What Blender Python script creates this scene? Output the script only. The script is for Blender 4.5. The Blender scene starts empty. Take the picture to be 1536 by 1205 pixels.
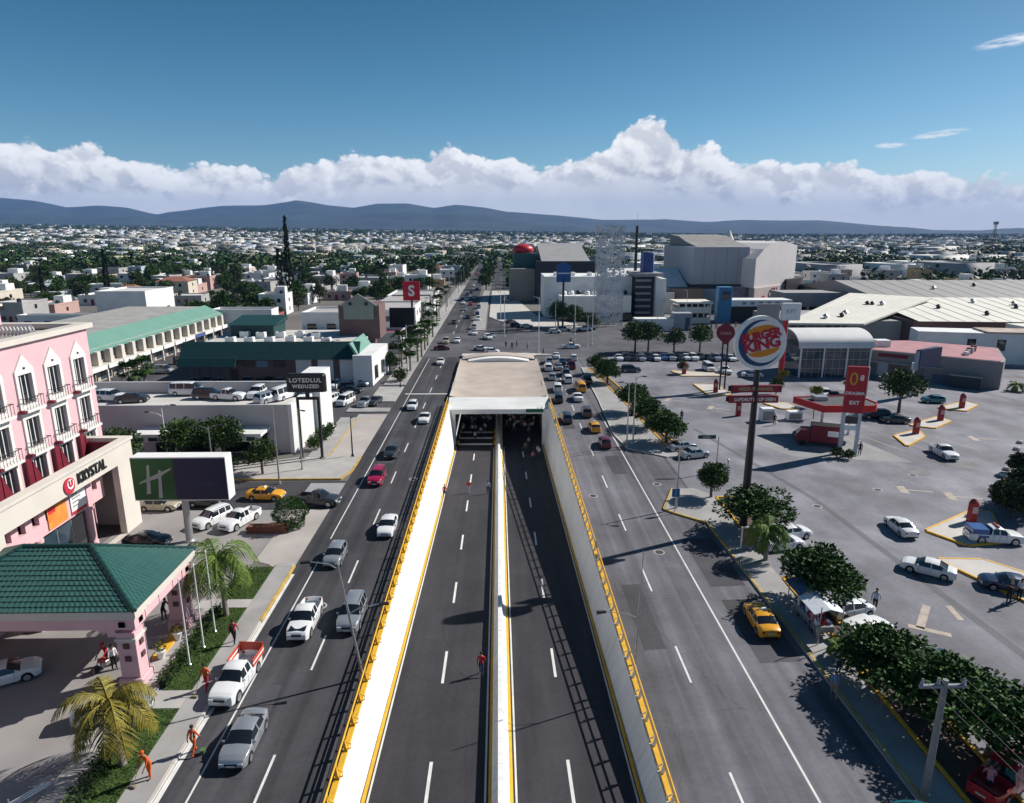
import bpy, math, random
import numpy as np
from mathutils import Vector, Matrix

S = bpy.context.scene
COL = S.collection
R = math.radians
rnd = random.Random(7)

# ------------------------------------------------------------------ camera
CAM_H = 25.0
TH = math.atan(252.5 / 1000.0)                       # pitch below the horizon
PS = math.atan(0.021 * math.cos(TH))                 # slight turn to the right of the road
FW = Vector((math.sin(PS) * math.cos(TH), math.cos(PS) * math.cos(TH), -math.sin(TH)))
cam_d = bpy.data.cameras.new('camera')
cam = bpy.data.objects.new('camera', cam_d)
COL.objects.link(cam)
cam.location = (0, 0, CAM_H)
cam.rotation_euler = FW.to_track_quat('-Z', 'Y').to_euler()
cam_d.sensor_width = 36.0
cam_d.lens = 36.0 * 1000.0 / 1536.0
cam_d.clip_start = 0.5
cam_d.clip_end = 80000.0
S.camera = cam

# ------------------------------------------------------------------ sky and sun
SUN_EL, SUN_AZ = R(37.5), math.atan2(0.915, 0.403)   # azimuth clockwise from +Y
W = bpy.data.worlds.new('World')
S.world = W
W.use_nodes = True
wn, wl = W.node_tree.nodes, W.node_tree.links
wn.clear()
wo = wn.new('ShaderNodeOutputWorld')
wb = wn.new('ShaderNodeBackground')
sky = wn.new('ShaderNodeTexSky')
sky.sky_type = 'NISHITA'
sky.sun_disc = False
sky.sun_elevation = SUN_EL
sky.sun_rotation = SUN_AZ
sky.altitude = 1600
sky.air_density = 1.0
sky.dust_density = 1.6
sky.ozone_density = 2.2
hs = wn.new('ShaderNodeHueSaturation')
hs.inputs['Hue'].default_value = 0.483
hs.inputs['Saturation'].default_value = 1.32
wl.new(sky.outputs[0], hs.inputs['Color'])
# clouds of the sky: a cumulus bank all round the horizon, its top following the photographed outline
def _in(node, i, v):
    if isinstance(v, (int, float)):
        node.inputs[i].default_value = v
    elif isinstance(v, tuple):
        node.inputs[i].default_value = v
    else:
        wl.new(v, node.inputs[i])


def wmath(op, a, b=0.0, c=None, clamp=False):
    n = wn.new('ShaderNodeMath')
    n.operation = op
    n.use_clamp = clamp
    _in(n, 0, a)
    _in(n, 1, b)
    if c is not None:
        _in(n, 2, c)
    return n.outputs[0]


def wstep(v, lo, hi):
    n = wn.new('ShaderNodeMapRange')
    n.interpolation_type = 'SMOOTHSTEP'
    _in(n, 0, v)
    _in(n, 1, lo)
    _in(n, 2, hi)
    return n.outputs[0]


def wvec(x, y, z):
    n = wn.new('ShaderNodeCombineXYZ')
    _in(n, 0, x)
    _in(n, 1, y)
    _in(n, 2, z)
    return n.outputs[0]


def wmixc(f, a, b):
    n = wn.new('ShaderNodeMix')
    n.data_type = 'RGBA'
    _in(n, 0, f)
    _in(n, 6, a)
    _in(n, 7, b)
    return n.outputs[2]


wtc = wn.new('ShaderNodeTexCoord')
wsp = wn.new('ShaderNodeSeparateXYZ')
wl.new(wtc.outputs['Generated'], wsp.inputs[0])
dx_, dy_, dz_ = wsp.outputs
az = wmath('ARCTAN2', dx_, dy_)
te = wmath('DIVIDE', dz_, wmath('SQRT', wmath('ADD', wmath('MULTIPLY', dx_, dx_), wmath('MULTIPLY', dy_, dy_))))
RT0 = Vector((math.cos(PS), -math.sin(PS), 0))
UP0 = RT0.cross(FW)


def sky_at(px, py):
    d = FW + RT0 * ((px - 768) / 1000.0) + UP0 * (-(py - 602.5) / 1000.0)
    return math.atan2(d.x, d.y), d.z / math.hypot(d.x, d.y)


def cloud_top(prof):
    "height of the cloud top along the horizon; mirrored round to the back of the sky"
    lo, hi = -0.80, 0.80
    fc = wn.new('ShaderNodeFloatCurve')
    cv = fc.mapping.curves[0]
    pts = [((sky_at(px, py)[0] - lo) / (hi - lo), sky_at(px, py)[1] * 4.0) for px, py in prof]
    pts = [p for p in pts if 0.0 <= p[0] <= 1.0]
    cv.points[0].location = (0.0, pts[0][1])
    cv.points[1].location = (1.0, pts[-1][1])
    for p in pts:
        q = cv.points.new(*p)
    fc.mapping.update()
    t = wmath('PINGPONG', wmath('DIVIDE', wmath('SUBTRACT', az, lo), hi - lo), 1.0)
    _in(fc, 1, t)
    return wmath('DIVIDE', fc.outputs[0], 4.0)


def billow(ox, oy, sc, seed):
    "cauliflower relief: fractal cells warped by noise, 0 to 1"
    x = wmath('ADD', az, ox)
    y = wmath('MULTIPLY', wmath('ADD', te, oy), 1.35)
    p = wvec(x, y, seed)
    nz_ = wn.new('ShaderNodeTexNoise')
    nz_.inputs['Scale'].default_value = sc * 0.9
    nz_.inputs['Detail'].default_value = 2
    wl.new(p, nz_.inputs['Vector'])
    wv_ = wn.new('ShaderNodeVectorMath')
    wv_.operation = 'MULTIPLY_ADD'
    wl.new(nz_.outputs['Color'], wv_.inputs[0])
    wv_.inputs[1].default_value = (0.55 / sc, 0.55 / sc, 0.3 / sc)
    wl.new(p, wv_.inputs[2])
    vo = wn.new('ShaderNodeTexVoronoi')
    vo.feature = 'F1'
    vo.normalize = False
    vo.inputs['Scale'].default_value = sc
    vo.inputs['Detail'].default_value = 3
    vo.inputs['Roughness'].default_value = 0.52
    vo.inputs['Lacunarity'].default_value = 2.25
    wl.new(wv_.outputs[0], vo.inputs['Vector'])
    return wmath('SUBTRACT', 1.0, wmath('MULTIPLY', vo.outputs['Distance'], 0.72))


def cloud_layer(under, prof, sc, seed, amp, soft, lit, shade, flat_):
    top = cloud_top(prof)
    b0 = billow(0.0, 0.0, sc, seed)
    b1 = billow(0.010, 0.009, sc, seed) if flat_ == 0.0 else wmath('MULTIPLY_ADD', b0, 0.55, 0.17)
    e = wmath('ADD', wmath('SUBTRACT', top, te), wmath('MULTIPLY', wmath('SUBTRACT', b0, 0.42), amp))
    alpha = wstep(e, 0.0, soft)
    side = wmath('MULTIPLY_ADD', wmath('SUBTRACT', b0, b1), 3.2, 0.46, clamp=True)
    crown = wmath('SUBTRACT', 1.0, wstep(e, 0.0, 0.06))           # near the top edge: sunlit
    k = wmath('MULTIPLY_ADD', crown, 0.38, wmath('MULTIPLY', side, 0.72), clamp=True)
    k = wmath('ADD', wmath('MULTIPLY', k, 1.0 - flat_), 0.62 * flat_, clamp=True)
    low = wmath('SUBTRACT', 1.0, wstep(te, 0.0, 0.055))          # thick air near the horizon evens it out
    col = wmixc(k, shade, lit)
    col = wmixc(wmath('MULTIPLY', low, 0.75), col, (11.6, 11.6, 11.8, 1))
    return wmixc(alpha, under, col)


wgr = wn.new('ShaderNodeMapRange')                         # paler air low down, deeper blue overhead
_in(wgr, 0, te)
_in(wgr, 1, 0.04)
_in(wgr, 2, 0.42)
_in(wgr, 3, 1.38)
_in(wgr, 4, 0.70)
wsc = wn.new('ShaderNodeVectorMath')
wsc.operation = 'SCALE'
wl.new(hs.outputs[0], wsc.inputs[0])
wl.new(wgr.outputs[0], wsc.inputs['Scale'])
base_sky = wsc.outputs[0]
TOP1 = [(-40, 214), (0, 206), (45, 202), (80, 214), (130, 208), (170, 220), (240, 234), (290, 228), (370, 232), (400, 242), (470, 238), (530, 220), (590, 218), (625, 228), (670, 224), (720, 230), (765, 222), (800, 232), (850, 228), (905, 226), (925, 195), (960, 177), (990, 176), (1010, 198), (1050, 212), (1075, 208), (1100, 232), (1150, 228), (1190, 240), (1230, 238), (1290, 250), (1400, 248), (1450, 262), (1580, 260)]
TOP2 = [(-40, 262), (60, 255), (150, 264), (230, 270), (300, 262), (400, 272), (480, 266), (560, 258), (640, 262), (700, 252), (780, 262), (860, 256), (930, 246), (1010, 252), (1080, 262), (1160, 266), (1240, 276), (1340, 280), (1420, 286), (1580, 290)]
c1 = cloud_layer(base_sky, TOP1, 17.0, 3.7, 0.042, 0.007, (14.6, 14.6, 14.6, 1), (7.4, 7.7, 8.6, 1), 0.0)
c2 = cloud_layer(c1, TOP2, 15.0, 9.1, 0.055, 0.022, (12.4, 12.6, 13.2, 1), (8.4, 8.7, 9.4, 1), 0.10)
# a few thin wisps high on the right
for (px, py, wx, wy, tilt_) in ((1535, 57, 0.052, 0.0075, 0.10), (1410, 201, 0.034, 0.0050, 0.10), (1335, 218, 0.020, 0.0045, 0.0)):
    a0, t0 = sky_at(px, py)
    ua = wmath('SUBTRACT', az, a0)
    va = wmath('SUBTRACT', wmath('SUBTRACT', te, t0), wmath('MULTIPLY', ua, tilt_))
    rr_ = wmath('ADD', wmath('POWER', wmath('DIVIDE', ua, wx), 2.0), wmath('POWER', wmath('DIVIDE', va, wy), 2.0))
    wnz = wn.new('ShaderNodeTexNoise')
    wnz.inputs['Scale'].default_value = 1.0
    wnz.inputs['Detail'].default_value = 6
    wl.new(wvec(wmath('MULTIPLY', az, 55.0), wmath('MULTIPLY', te, 260.0), 1.0), wnz.inputs['Vector'])
    m_ = wmath('MULTIPLY', wmath('SUBTRACT', 1.0, wstep(rr_, 0.0, 1.0)), wstep(wnz.outputs['Fac'], 0.30, 0.62))
    c2 = wmixc(wmath('MULTIPLY', m_, 0.9), c2, (13.0, 13.3, 13.8, 1))
wl.new(base_sky, wb.inputs['Color'])
wb.inputs['Strength'].default_value = 0.054
wb2 = wn.new('ShaderNodeBackground')                       # the cloudy lower sky; clear sky above it
wb2.inputs['Strength'].default_value = 0.054
wl.new(c2, wb2.inputs['Color'])
wms = wn.new('ShaderNodeMixShader')
wl.new(wmath('LESS_THAN', te, 0.37), wms.inputs[0])
wl.new(wb.outputs[0], wms.inputs[1])
wl.new(wb2.outputs[0], wms.inputs[2])
W.cycles.sampling_method = 'MANUAL'
W.cycles.sample_map_resolution = 256
wl.new(wms.outputs[0], wo.inputs['Surface'])

sun_d = bpy.data.lights.new('sun', 'SUN')
sun_d.energy = 4.6
sun_d.angle = R(0.5)
sun_d.color = (1.0, 0.955, 0.89)
sun = bpy.data.objects.new('sun', sun_d)
COL.objects.link(sun)
to_sun = Vector((math.sin(SUN_AZ) * math.cos(SUN_EL), math.cos(SUN_AZ) * math.cos(SUN_EL), math.sin(SUN_EL)))
sun.rotation_euler = to_sun.to_track_quat('Z', 'Y').to_euler()
sun.location = (60, 30, 80)

S.view_settings.view_transform = 'Standard'
S.view_settings.look = 'None'
S.view_settings.gamma = 1.0
S.view_settings.use_curve_mapping = False
S.view_settings.exposure = 0.45
S.render.engine = 'CYCLES'
S.cycles.use_denoising = True
S.cycles.max_bounces = 6
S.cycles.diffuse_bounces = 3
S.cycles.glossy_bounces = 3
S.cycles.transmission_bounces = 4
S.cycles.transparent_max_bounces = 8
S.cycles.volume_bounces = 0

# ------------------------------------------------------------------ helpers
RT = Vector((math.cos(PS), -math.sin(PS), 0))
UP = RT.cross(FW)


def ray(px, py):
    return FW + RT * ((px - 768) / 1000.0) + UP * (-(py - 602.5) / 1000.0)


def at(px, py, z=0.0):
    "spot on the level z that a picture point looks at"
    d = ray(px, py)
    t = (z - CAM_H) / d.z
    return (d.x * t, d.y * t)


T0 = 10.5                                              # where the ramp leaves street level


def floor_z(Y):
    "level of the sunken carriageway"
    if Y < T0:
        return 0.0
    return max(-6.0, -0.071 * (Y - T0))


def at_floor(px, py):
    z = -2.0
    for _ in range(30):
        x, y = at(px, py, z)
        z = 0.5 * z + 0.5 * floor_z(y)
    return (x, y, floor_z(y))


_M = {}


def mat(name, col, rough=0.6, var=0.10, scale=2.0, bump=0.0, metal=0.0, spec=0.4, island=0.0, coat=0.0, space='Object', detail=5.0):
    if name in _M:
        return _M[name]
    m = bpy.data.materials.new(name)
    m.use_nodes = True
    n, l = m.node_tree.nodes, m.node_tree.links
    b = n['Principled BSDF']
    b.inputs['Roughness'].default_value = rough
    b.inputs['Metallic'].default_value = metal
    b.inputs['Specular IOR Level'].default_value = spec
    if coat:
        b.inputs['Coat Weight'].default_value = coat
        b.inputs['Coat Roughness'].default_value = 0.06
    tc = n.new('ShaderNodeTexCoord')
    nz = n.new('ShaderNodeTexNoise')
    nz.inputs['Scale'].default_value = scale
    nz.inputs['Detail'].default_value = detail
    src = tc.outputs['Object']
    if space == 'World':
        g = n.new('ShaderNodeNewGeometry')
        src = g.outputs['Position']
    l.new(src, nz.inputs['Vector'])
    mr = n.new('ShaderNodeMapRange')
    mr.inputs['From Min'].default_value = 0.25
    mr.inputs['From Max'].default_value = 0.75
    mr.inputs['To Min'].default_value = 1.0 - var
    mr.inputs['To Max'].default_value = 1.0 + var
    l.new(nz.outputs['Fac'], mr.inputs['Value'])
    fac = mr.outputs['Result']
    if island:
        g2 = n.new('ShaderNodeNewGeometry')
        m2 = n.new('ShaderNodeMapRange')
        m2.inputs['To Min'].default_value = 1.0 - island
        m2.inputs['To Max'].default_value = 1.0 + island
        l.new(g2.outputs['Random Per Island'], m2.inputs['Value'])
        mu = n.new('ShaderNodeMath')
        mu.operation = 'MULTIPLY'
        l.new(fac, mu.inputs[0])
        l.new(m2.outputs['Result'], mu.inputs[1])
        fac = mu.outputs[0]
    vm = n.new('ShaderNodeVectorMath')
    vm.operation = 'SCALE'
    vm.inputs[0].default_value = (col[0], col[1], col[2])
    l.new(fac, vm.inputs['Scale'])
    l.new(vm.outputs[0], b.inputs['Base Color'])
    if bump:
        bp = n.new('ShaderNodeBump')
        bp.inputs['Strength'].default_value = bump
        bp.inputs['Distance'].default_value = 0.03
        n2 = n.new('ShaderNodeTexNoise')
        n2.inputs['Scale'].default_value = scale * 9
        n2.inputs['Detail'].default_value = 4
        l.new(src, n2.inputs['Vector'])
        l.new(n2.outputs['Fac'], bp.inputs['Height'])
        l.new(bp.outputs[0], b.inputs['Normal'])
    _M[name] = m
    return m


def asphalt(name, c, stain=0.36, tone=(1.0, 0.985, 1.11), streak=True):
    "asphalt with wheel-track streaks, patches, oil stains and fine cracks"
    if name in _M:
        return _M[name]
    m = bpy.data.materials.new(name)
    m.use_nodes = True
    n, l = m.node_tree.nodes, m.node_tree.links
    b = n['Principled BSDF']
    b.inputs['Roughness'].default_value = 0.82
    b.inputs['Specular IOR Level'].default_value = 0.25
    g = n.new('ShaderNodeNewGeometry')
    mp = n.new('ShaderNodeMapping')
    mp.inputs['Scale'].default_value = (1.1, 0.02, 1.0) if streak else (0.25, 0.16, 1.0)
    l.new(g.outputs['Position'], mp.inputs['Vector'])
    a = n.new('ShaderNodeTexNoise')
    a.inputs['Scale'].default_value = 1.0
    a.inputs['Detail'].default_value = 6
    l.new(mp.outputs[0], a.inputs['Vector'])
    p = n.new('ShaderNodeTexNoise')
    p.inputs['Scale'].default_value = 0.09
    p.inputs['Detail'].default_value = 7
    p.inputs['Roughness'].default_value = 0.6
    l.new(g.outputs['Position'], p.inputs['Vector'])
    f = n.new('ShaderNodeTexNoise')
    f.inputs['Scale'].default_value = 4.0
    f.inputs['Detail'].default_value = 6
    l.new(g.outputs['Position'], f.inputs['Vector'])
    o = n.new('ShaderNodeTexNoise')                    # oil stains
    o.inputs['Scale'].default_value = 0.55
    o.inputs['Detail'].default_value = 9
    o.inputs['Roughness'].default_value = 0.7
    l.new(g.outputs['Position'], o.inputs['Vector'])
    v = n.new('ShaderNodeTexVoronoi')
    v.feature = 'DISTANCE_TO_EDGE'
    v.inputs['Scale'].default_value = 0.085
    wv = n.new('ShaderNodeVectorMath')
    wv.operation = 'ADD'
    sc = n.new('ShaderNodeVectorMath')
    sc.operation = 'SCALE'
    sc.inputs['Scale'].default_value = 3.0
    l.new(p.outputs['Color'], sc.inputs[0])
    l.new(g.outputs['Position'], wv.inputs[0])
    l.new(sc.outputs[0], wv.inputs[1])
    l.new(wv.outputs[0], v.inputs['Vector'])
    cr = n.new('ShaderNodeMapRange')
    cr.inputs['From Min'].default_value = 0.0
    cr.inputs['From Max'].default_value = 0.0035
    cr.inputs['To Min'].default_value = 0.80
    cr.inputs['To Max'].default_value = 1.0
    l.new(v.outputs['Distance'], cr.inputs['Value'])

    def rng(o, lo, hi):
        q = n.new('ShaderNodeMapRange')
        q.inputs['From Min'].default_value = 0.3
        q.inputs['From Max'].default_value = 0.7
        q.inputs['To Min'].default_value = lo
        q.inputs['To Max'].default_value = hi
        l.new(o, q.inputs['Value'])
        return q.outputs['Result']

    def mul(x, y):
        q = n.new('ShaderNodeMath')
        q.operation = 'MULTIPLY'
        l.new(x, q.inputs[0])
        l.new(y, q.inputs[1])
        return q.outputs[0]
    k = mul(mul(rng(a.outputs['Fac'], 1 - stain, 1 + stain), rng(p.outputs['Fac'], 1 - stain, 1 + stain)),
            mul(mul(rng(f.outputs['Fac'], 0.92, 1.08), rng(o.outputs['Fac'], 1.0, 0.80)), cr.outputs['Result']))
    vm = n.new('ShaderNodeVectorMath')
    vm.operation = 'SCALE'
    vm.inputs[0].default_value = (c * tone[0], c * tone[1], c * tone[2])
    l.new(k, vm.inputs['Scale'])
    l.new(vm.outputs[0], b.inputs['Base Color'])
    _M[name] = m
    return m


class MB:
    "collects simple shapes and links them as ONE mesh"

    def __init__(s):
        s.v, s.f = [], []

    def add(s, vs, fs):
        o = len(s.v)
        s.v += [tuple(p) for p in vs]
        s.f += [tuple(i + o for i in q) for q in fs]
        return s

    def box(s, x0, x1, y0, y1, z0, z1):
        return s.add([(x0, y0, z0), (x1, y0, z0), (x1, y1, z0), (x0, y1, z0), (x0, y0, z1), (x1, y0, z1), (x1, y1, z1), (x0, y1, z1)],
                     [(3, 2, 1, 0), (4, 5, 6, 7), (0, 1, 5, 4), (1, 2, 6, 5), (2, 3, 7, 6), (3, 0, 4, 7)])

    def bev(s, x0, x1, y0, y1, z0, z1, b=0.03):
        "box with bevelled vertical and top edges"
        P = [(x0 + b, y0), (x1 - b, y0), (x1, y0 + b), (x1, y1 - b), (x1 - b, y1), (x0 + b, y1), (x0, y1 - b), (x0, y0 + b)]
        Q = [(min(max(x, x0 + b), x1 - b), min(max(y, y0 + b), y1 - b)) for x, y in P]
        vs = [(x, y, z0) for x, y in P] + [(x, y, z1 - b) for x, y in P] + [(x, y, z1) for x, y in Q]
        fs = [tuple(reversed(range(8)))] + [(i, (i + 1) % 8, 8 + (i + 1) % 8, 8 + i) for i in range(8)]
        fs += [(8 + i, 8 + (i + 1) % 8, 16 + (i + 1) % 8, 16 + i) for i in range(8)] + [tuple(range(16, 24))]
        return s.add(vs, fs)

    def prism(s, poly, z0, z1):
        n = len(poly)
        a = sum(poly[i][0] * poly[(i + 1) % n][1] - poly[(i + 1) % n][0] * poly[i][1] for i in range(n))
        if a < 0:
            poly = poly[::-1]
        vs = [(x, y, z0) for x, y in poly] + [(x, y, z1) for x, y in poly]
        fs = [tuple(reversed(range(n))), tuple(range(n, 2 * n))] + [(i, (i + 1) % n, n + (i + 1) % n, n + i) for i in range(n)]
        return s.add(vs, fs)

    def prism_x(s, poly, x0, x1):
        "poly of (y, z) swept along x"
        n = len(poly)
        vs = [(x0, y, z) for y, z in poly] + [(x1, y, z) for y, z in poly]
        fs = [tuple(range(n)), tuple(reversed(range(n, 2 * n)))] + [((i + 1) % n, i, n + i, n + (i + 1) % n) for i in range(n)]
        return s.add(vs, fs)

    def prism_y(s, poly, y0, y1):
        "poly of (x, z) swept along y"
        n = len(poly)
        vs = [(x, y0, z) for x, z in poly] + [(x, y1, z) for x, z in poly]
        fs = [tuple(reversed(range(n))), tuple(range(n, 2 * n))] + [(i, (i + 1) % n, n + (i + 1) % n, n + i) for i in range(n)]
        return s.add(vs, fs)

    def sheet(s, poly, z):
        n = len(poly)
        a = sum(poly[i][0] * poly[(i + 1) % n][1] - poly[(i + 1) % n][0] * poly[i][1] for i in range(n))
        if a < 0:
            poly = poly[::-1]
        return s.add([(x, y, z) for x, y in poly], [tuple(range(n))])

    def tube(s, path, r, n=8, cap=True):
        path = [Vector(p) for p in path]
        k = len(path)
        rs = r if isinstance(r, (list, tuple)) else [r] * k
        vs = []
        for i, p in enumerate(path):
            d = (path[min(i + 1, k - 1)] - path[max(i - 1, 0)]).normalized()
            u = d.cross(Vector((0, 0, 1)) if abs(d.z) < 0.95 else Vector((1, 0, 0))).normalized()
            w = d.cross(u)
            for j in range(n):
                a = 2 * math.pi * j / n
                vs.append(p + (u * math.cos(a) + w * math.sin(a)) * rs[i])
        fs = []
        for i in range(k - 1):
            for j in range(n):
                a, b = i * n + j, i * n + (j + 1) % n
                fs.append((a, a + n, b + n, b))
        if cap:
            fs.append(tuple(range(n)))
            fs.append(tuple(reversed(range((k - 1) * n, k * n))))
        return s.add(vs, fs)

    def lathe(s, prof, c=(0, 0, 0), n=12):
        k = len(prof)
        vs = [(c[0] + r * math.cos(2 * math.pi * j / n), c[1] + r * math.sin(2 * math.pi * j / n), c[2] + z) for r, z in prof for j in range(n)]
        fs = [(i * n + j, i * n + (j + 1) % n, (i + 1) * n + (j + 1) % n, (i + 1) * n + j) for i in range(k - 1) for j in range(n)]
        fs += [tuple(reversed(range(n))), tuple(range((k - 1) * n, k * n))]
        return s.add(vs, fs)

    def mesh(s, name, m=None, smooth=None):
        me = bpy.data.meshes.new(name)
        me.from_pydata(s.v, [], s.f)
        if m is not None:
            me.materials.append(m)
        if smooth is not None:
            me.polygons.foreach_set('use_smooth', [True] * len(me.polygons))
            me.set_sharp_from_angle(angle=R(smooth))
        me.update()
        return me

    def build(s, name, m, parent=None, smooth=None):
        return link(name, s.mesh(name, m, smooth), parent)


def link(name, me, parent=None, loc=(0, 0, 0), rz=0.0, scale=None):
    o = bpy.data.objects.new(name, me)
    COL.objects.link(o)
    o.location = loc
    if rz:
        o.rotation_euler = (0, 0, rz)
    if scale:
        o.scale = scale
    if parent is not None:
        o.parent = parent
    return o


def tag(o, label, cat, group=None):
    o['label'] = label
    o['category'] = cat
    if group:
        o['group'] = group
    return o


def thing(name, label, cat, loc=(0, 0, 0), rz=0.0, group=None):
    return tag(link(name, None, None, loc, rz), label, cat, group)


def kind(o, k):
    o['kind'] = k
    return o


def np_mesh(name, verts, faces, m, smooth=False):
    me = bpy.data.meshes.new(name)
    verts = np.asarray(verts, dtype=np.float32)
    faces = np.asarray(faces, dtype=np.int32)
    k = faces.shape[1]
    me.vertices.add(len(verts))
    me.vertices.foreach_set('co', verts.ravel())
    me.loops.add(faces.size)
    me.loops.foreach_set('vertex_index', faces.ravel())
    me.polygons.add(len(faces))
    me.polygons.foreach_set('loop_start', np.arange(0, faces.size, k, dtype=np.int32))
    me.polygons.foreach_set('loop_total', np.full(len(faces), k, dtype=np.int32))
    me.update(calc_edges=True)
    me.validate()
    if smooth:
        me.polygons.foreach_set('use_smooth', [True] * len(me.polygons))
    if m is not None:
        me.materials.append(m)
    return me


def text_mesh(name, body, size, m, bold=0.0, depth=0.02, shear=0.0, squeeze=1.0, spacing=1.0):
    "lettering as a flat solid in the XZ plane facing -Y, centred on its origin"
    cu = bpy.data.curves.new(name, 'FONT')
    cu.body = body
    cu.size = size
    cu.offset = bold
    cu.extrude = depth
    cu.shear = shear
    cu.align_x = 'CENTER'
    cu.align_y = 'CENTER'
    cu.space_character = spacing
    cu.resolution_u = 3
    o = bpy.data.objects.new(name, cu)
    COL.objects.link(o)
    dg = bpy.context.evaluated_depsgraph_get()
    me = bpy.data.meshes.new_from_object(o.evaluated_get(dg))
    bpy.data.objects.remove(o)
    bpy.data.curves.remove(cu)
    me.transform(Matrix.Rotation(R(90), 4, 'X') @ Matrix.Diagonal((squeeze, 1, 1, 1)))
    me.materials.clear()
    me.materials.append(m)
    me.name = name
    return me


# ------------------------------------------------------------------ common materials
WHITE = mat('white_paint', (0.78, 0.78, 0.77), 0.5, 0.06, 1.5)
WALLW = mat('white_wall', (0.72, 0.72, 0.71), 0.8, 0.10, 0.35, space='World')
CONC = mat('concrete', (0.40, 0.385, 0.37), 0.85, 0.16, 0.5, 0.15, space='World')
CONC_L = mat('pale_concrete', (0.52, 0.49, 0.455), 0.85, 0.14, 0.4, 0.15, space='World')
PAVE = mat('pavement_concrete', (0.33, 0.32, 0.315), 0.85, 0.18, 0.45, 0.2, space='World')
YEL = mat('yellow_paint', (0.72, 0.40, 0.03), 0.55, 0.16, 2.0)
LINE = mat('road_paint', (0.66, 0.66, 0.64), 0.7, 0.16, 1.2, space='World')
LINE_Y = mat('faded_arrow_paint', (0.42, 0.36, 0.30), 0.8, 0.25, 1.5, space='World')
GALV = mat('galvanised_steel', (0.42, 0.43, 0.44), 0.42, 0.1, 4.0, metal=0.7)
DARK = mat('black_steel', (0.018, 0.018, 0.02), 0.45, 0.2, 3.0)
GLASS = mat('dark_glass', (0.012, 0.016, 0.022), 0.06, 0.1, 1.0, spec=0.8)
GLASS_B = mat('blue_glass', (0.03, 0.05, 0.07), 0.08, 0.3, 0.6, spec=0.8)
RED = mat('red_paint', (0.50, 0.02, 0.03), 0.4, 0.08, 2.0)
MAROON = mat('maroon_paint', (0.17, 0.015, 0.03), 0.6, 0.15, 2.0)
GREEN_ROOF = mat('green_tile', (0.028, 0.098, 0.088), 0.55, 0.12, 2.0)
PINK = mat('pink_render', (0.67, 0.425, 0.455), 0.8, 0.07, 0.4, space='World')
BEIGE = mat('beige_render', (0.60, 0.56, 0.50), 0.8, 0.07, 0.4, space='World')
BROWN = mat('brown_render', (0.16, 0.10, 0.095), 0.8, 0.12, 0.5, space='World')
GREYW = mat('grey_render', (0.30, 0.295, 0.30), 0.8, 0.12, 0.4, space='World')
ASPH = asphalt('road_asphalt', 0.062)
ASPH_T = asphalt('new_asphalt', 0.046, 0.2, (1.04, 0.99, 1.13))
ASPH_L = asphalt('parking_asphalt', 0.222, 0.30, (1.0, 0.985, 1.12), streak=False)

# ------------------------------------------------------------------ setting: ground, roads, trench
def gh(x, y):
    "ground height: level town, rising slowly towards the hills"
    r = math.hypot(x, y)
    if r < 600:
        return 0.0
    k = 0.0015 + 0.0125 * max(0.0, min(1.0, (-x / max(r, 1) + 0.35) / 0.9))
    t = min(1.0, (r - 600) / 900.0)
    return k * (r - 600) * t


gx = sorted(set([-13000, -9000, -6500, -4500, -3200, -2200, -1500, -1000, -700, -450, -300, -150, -80, -40, -15.8, -7.75, 7.75, 19, 40, 80, 150, 300, 450, 700, 1000, 1500, 2200, 3200, 4500, 6500, 9000, 13000]))
gy = sorted(set([-13000, -7000, -3000, -1000, -300, -60, 20, 60, 97, 150, 200, 300, 450, 650, 900, 1200, 1600, 2200, 3000, 4000, 5500, 7500, 10000, 13000]))
mb = MB()
vs = [(x, y, gh(x, y) - 0.03) for y in gy for x in gx]
fs = []
nx = len(gx)
for j in range(len(gy) - 1):
    for i in range(nx - 1):
        if gx[i] >= -7.76 and gx[i + 1] <= 7.76 and gy[j] >= -60 and gy[j + 1] <= 97:
            continue
        fs.append((j * nx + i, j * nx + i + 1, (j + 1) * nx + i + 1, (j + 1) * nx + i))
mb.add(vs, fs)
EARTH = mat('town_ground', (0.15, 0.14, 0.13), 0.9, 0.35, 0.02, space='World', detail=9)
kind(mb.build('ground', EARTH), 'structure')


def flat(name, poly, z, m):
    return kind(MB().sheet(poly, z).build(name, m), 'structure')


def rect(x0, x1, y0, y1):
    return [(x0, y0), (x1, y0), (x1, y1), (x0, y1)]


flat('left_road', rect(-15.8, -7.75, -60, 640), 0.0, ASPH)
flat('right_road', rect(7.75, 19.05, -60, 136), 0.0, asphalt('right_road_asphalt', 0.14))
flat('crossroad', [(-15.7, 137), (130, 137), (150, 222), (150, 250), (95, 232), (60, 205), (22, 176), (-15.7, 170)], 0.004, asphalt('cross_asphalt', 0.11, 0.2, streak=False))
flat('far_right_road', rect(-3.2, 6.5, 165, 640), 0.002, asphalt('far_asphalt', 0.07))
flat('crossroad', rect(-7.75, 7.75, 97.2, 165), 0.0, asphalt('cross_asphalt', 0.11, 0.2, streak=False))
flat('car_park', [(19.1, 12), (140, 12), (140, 136.9), (19.1, 136.9)], -0.004, ASPH_L)
flat('side_street', rect(-140, -15.85, 58.3, 65.6), 0.004, asphalt('side_asphalt', 0.06, 0.2, streak=False))
flat('car_park', rect(-60, -15.85, 82, 131), -0.008, asphalt('left_lot_asphalt', 0.085, 0.25, streak=False))
flat('car_park', rect(-69, -60.05, 82, 160), -0.008, asphalt('left_lot_asphalt', 0.085, 0.25, streak=False))
flat('forecourt', rect(-33, -19.3, 12, 58.2), 0.0, mat('forecourt_concrete', (0.27, 0.255, 0.25), 0.85, 0.2, 0.25, 0.1, space='World'))
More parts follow.
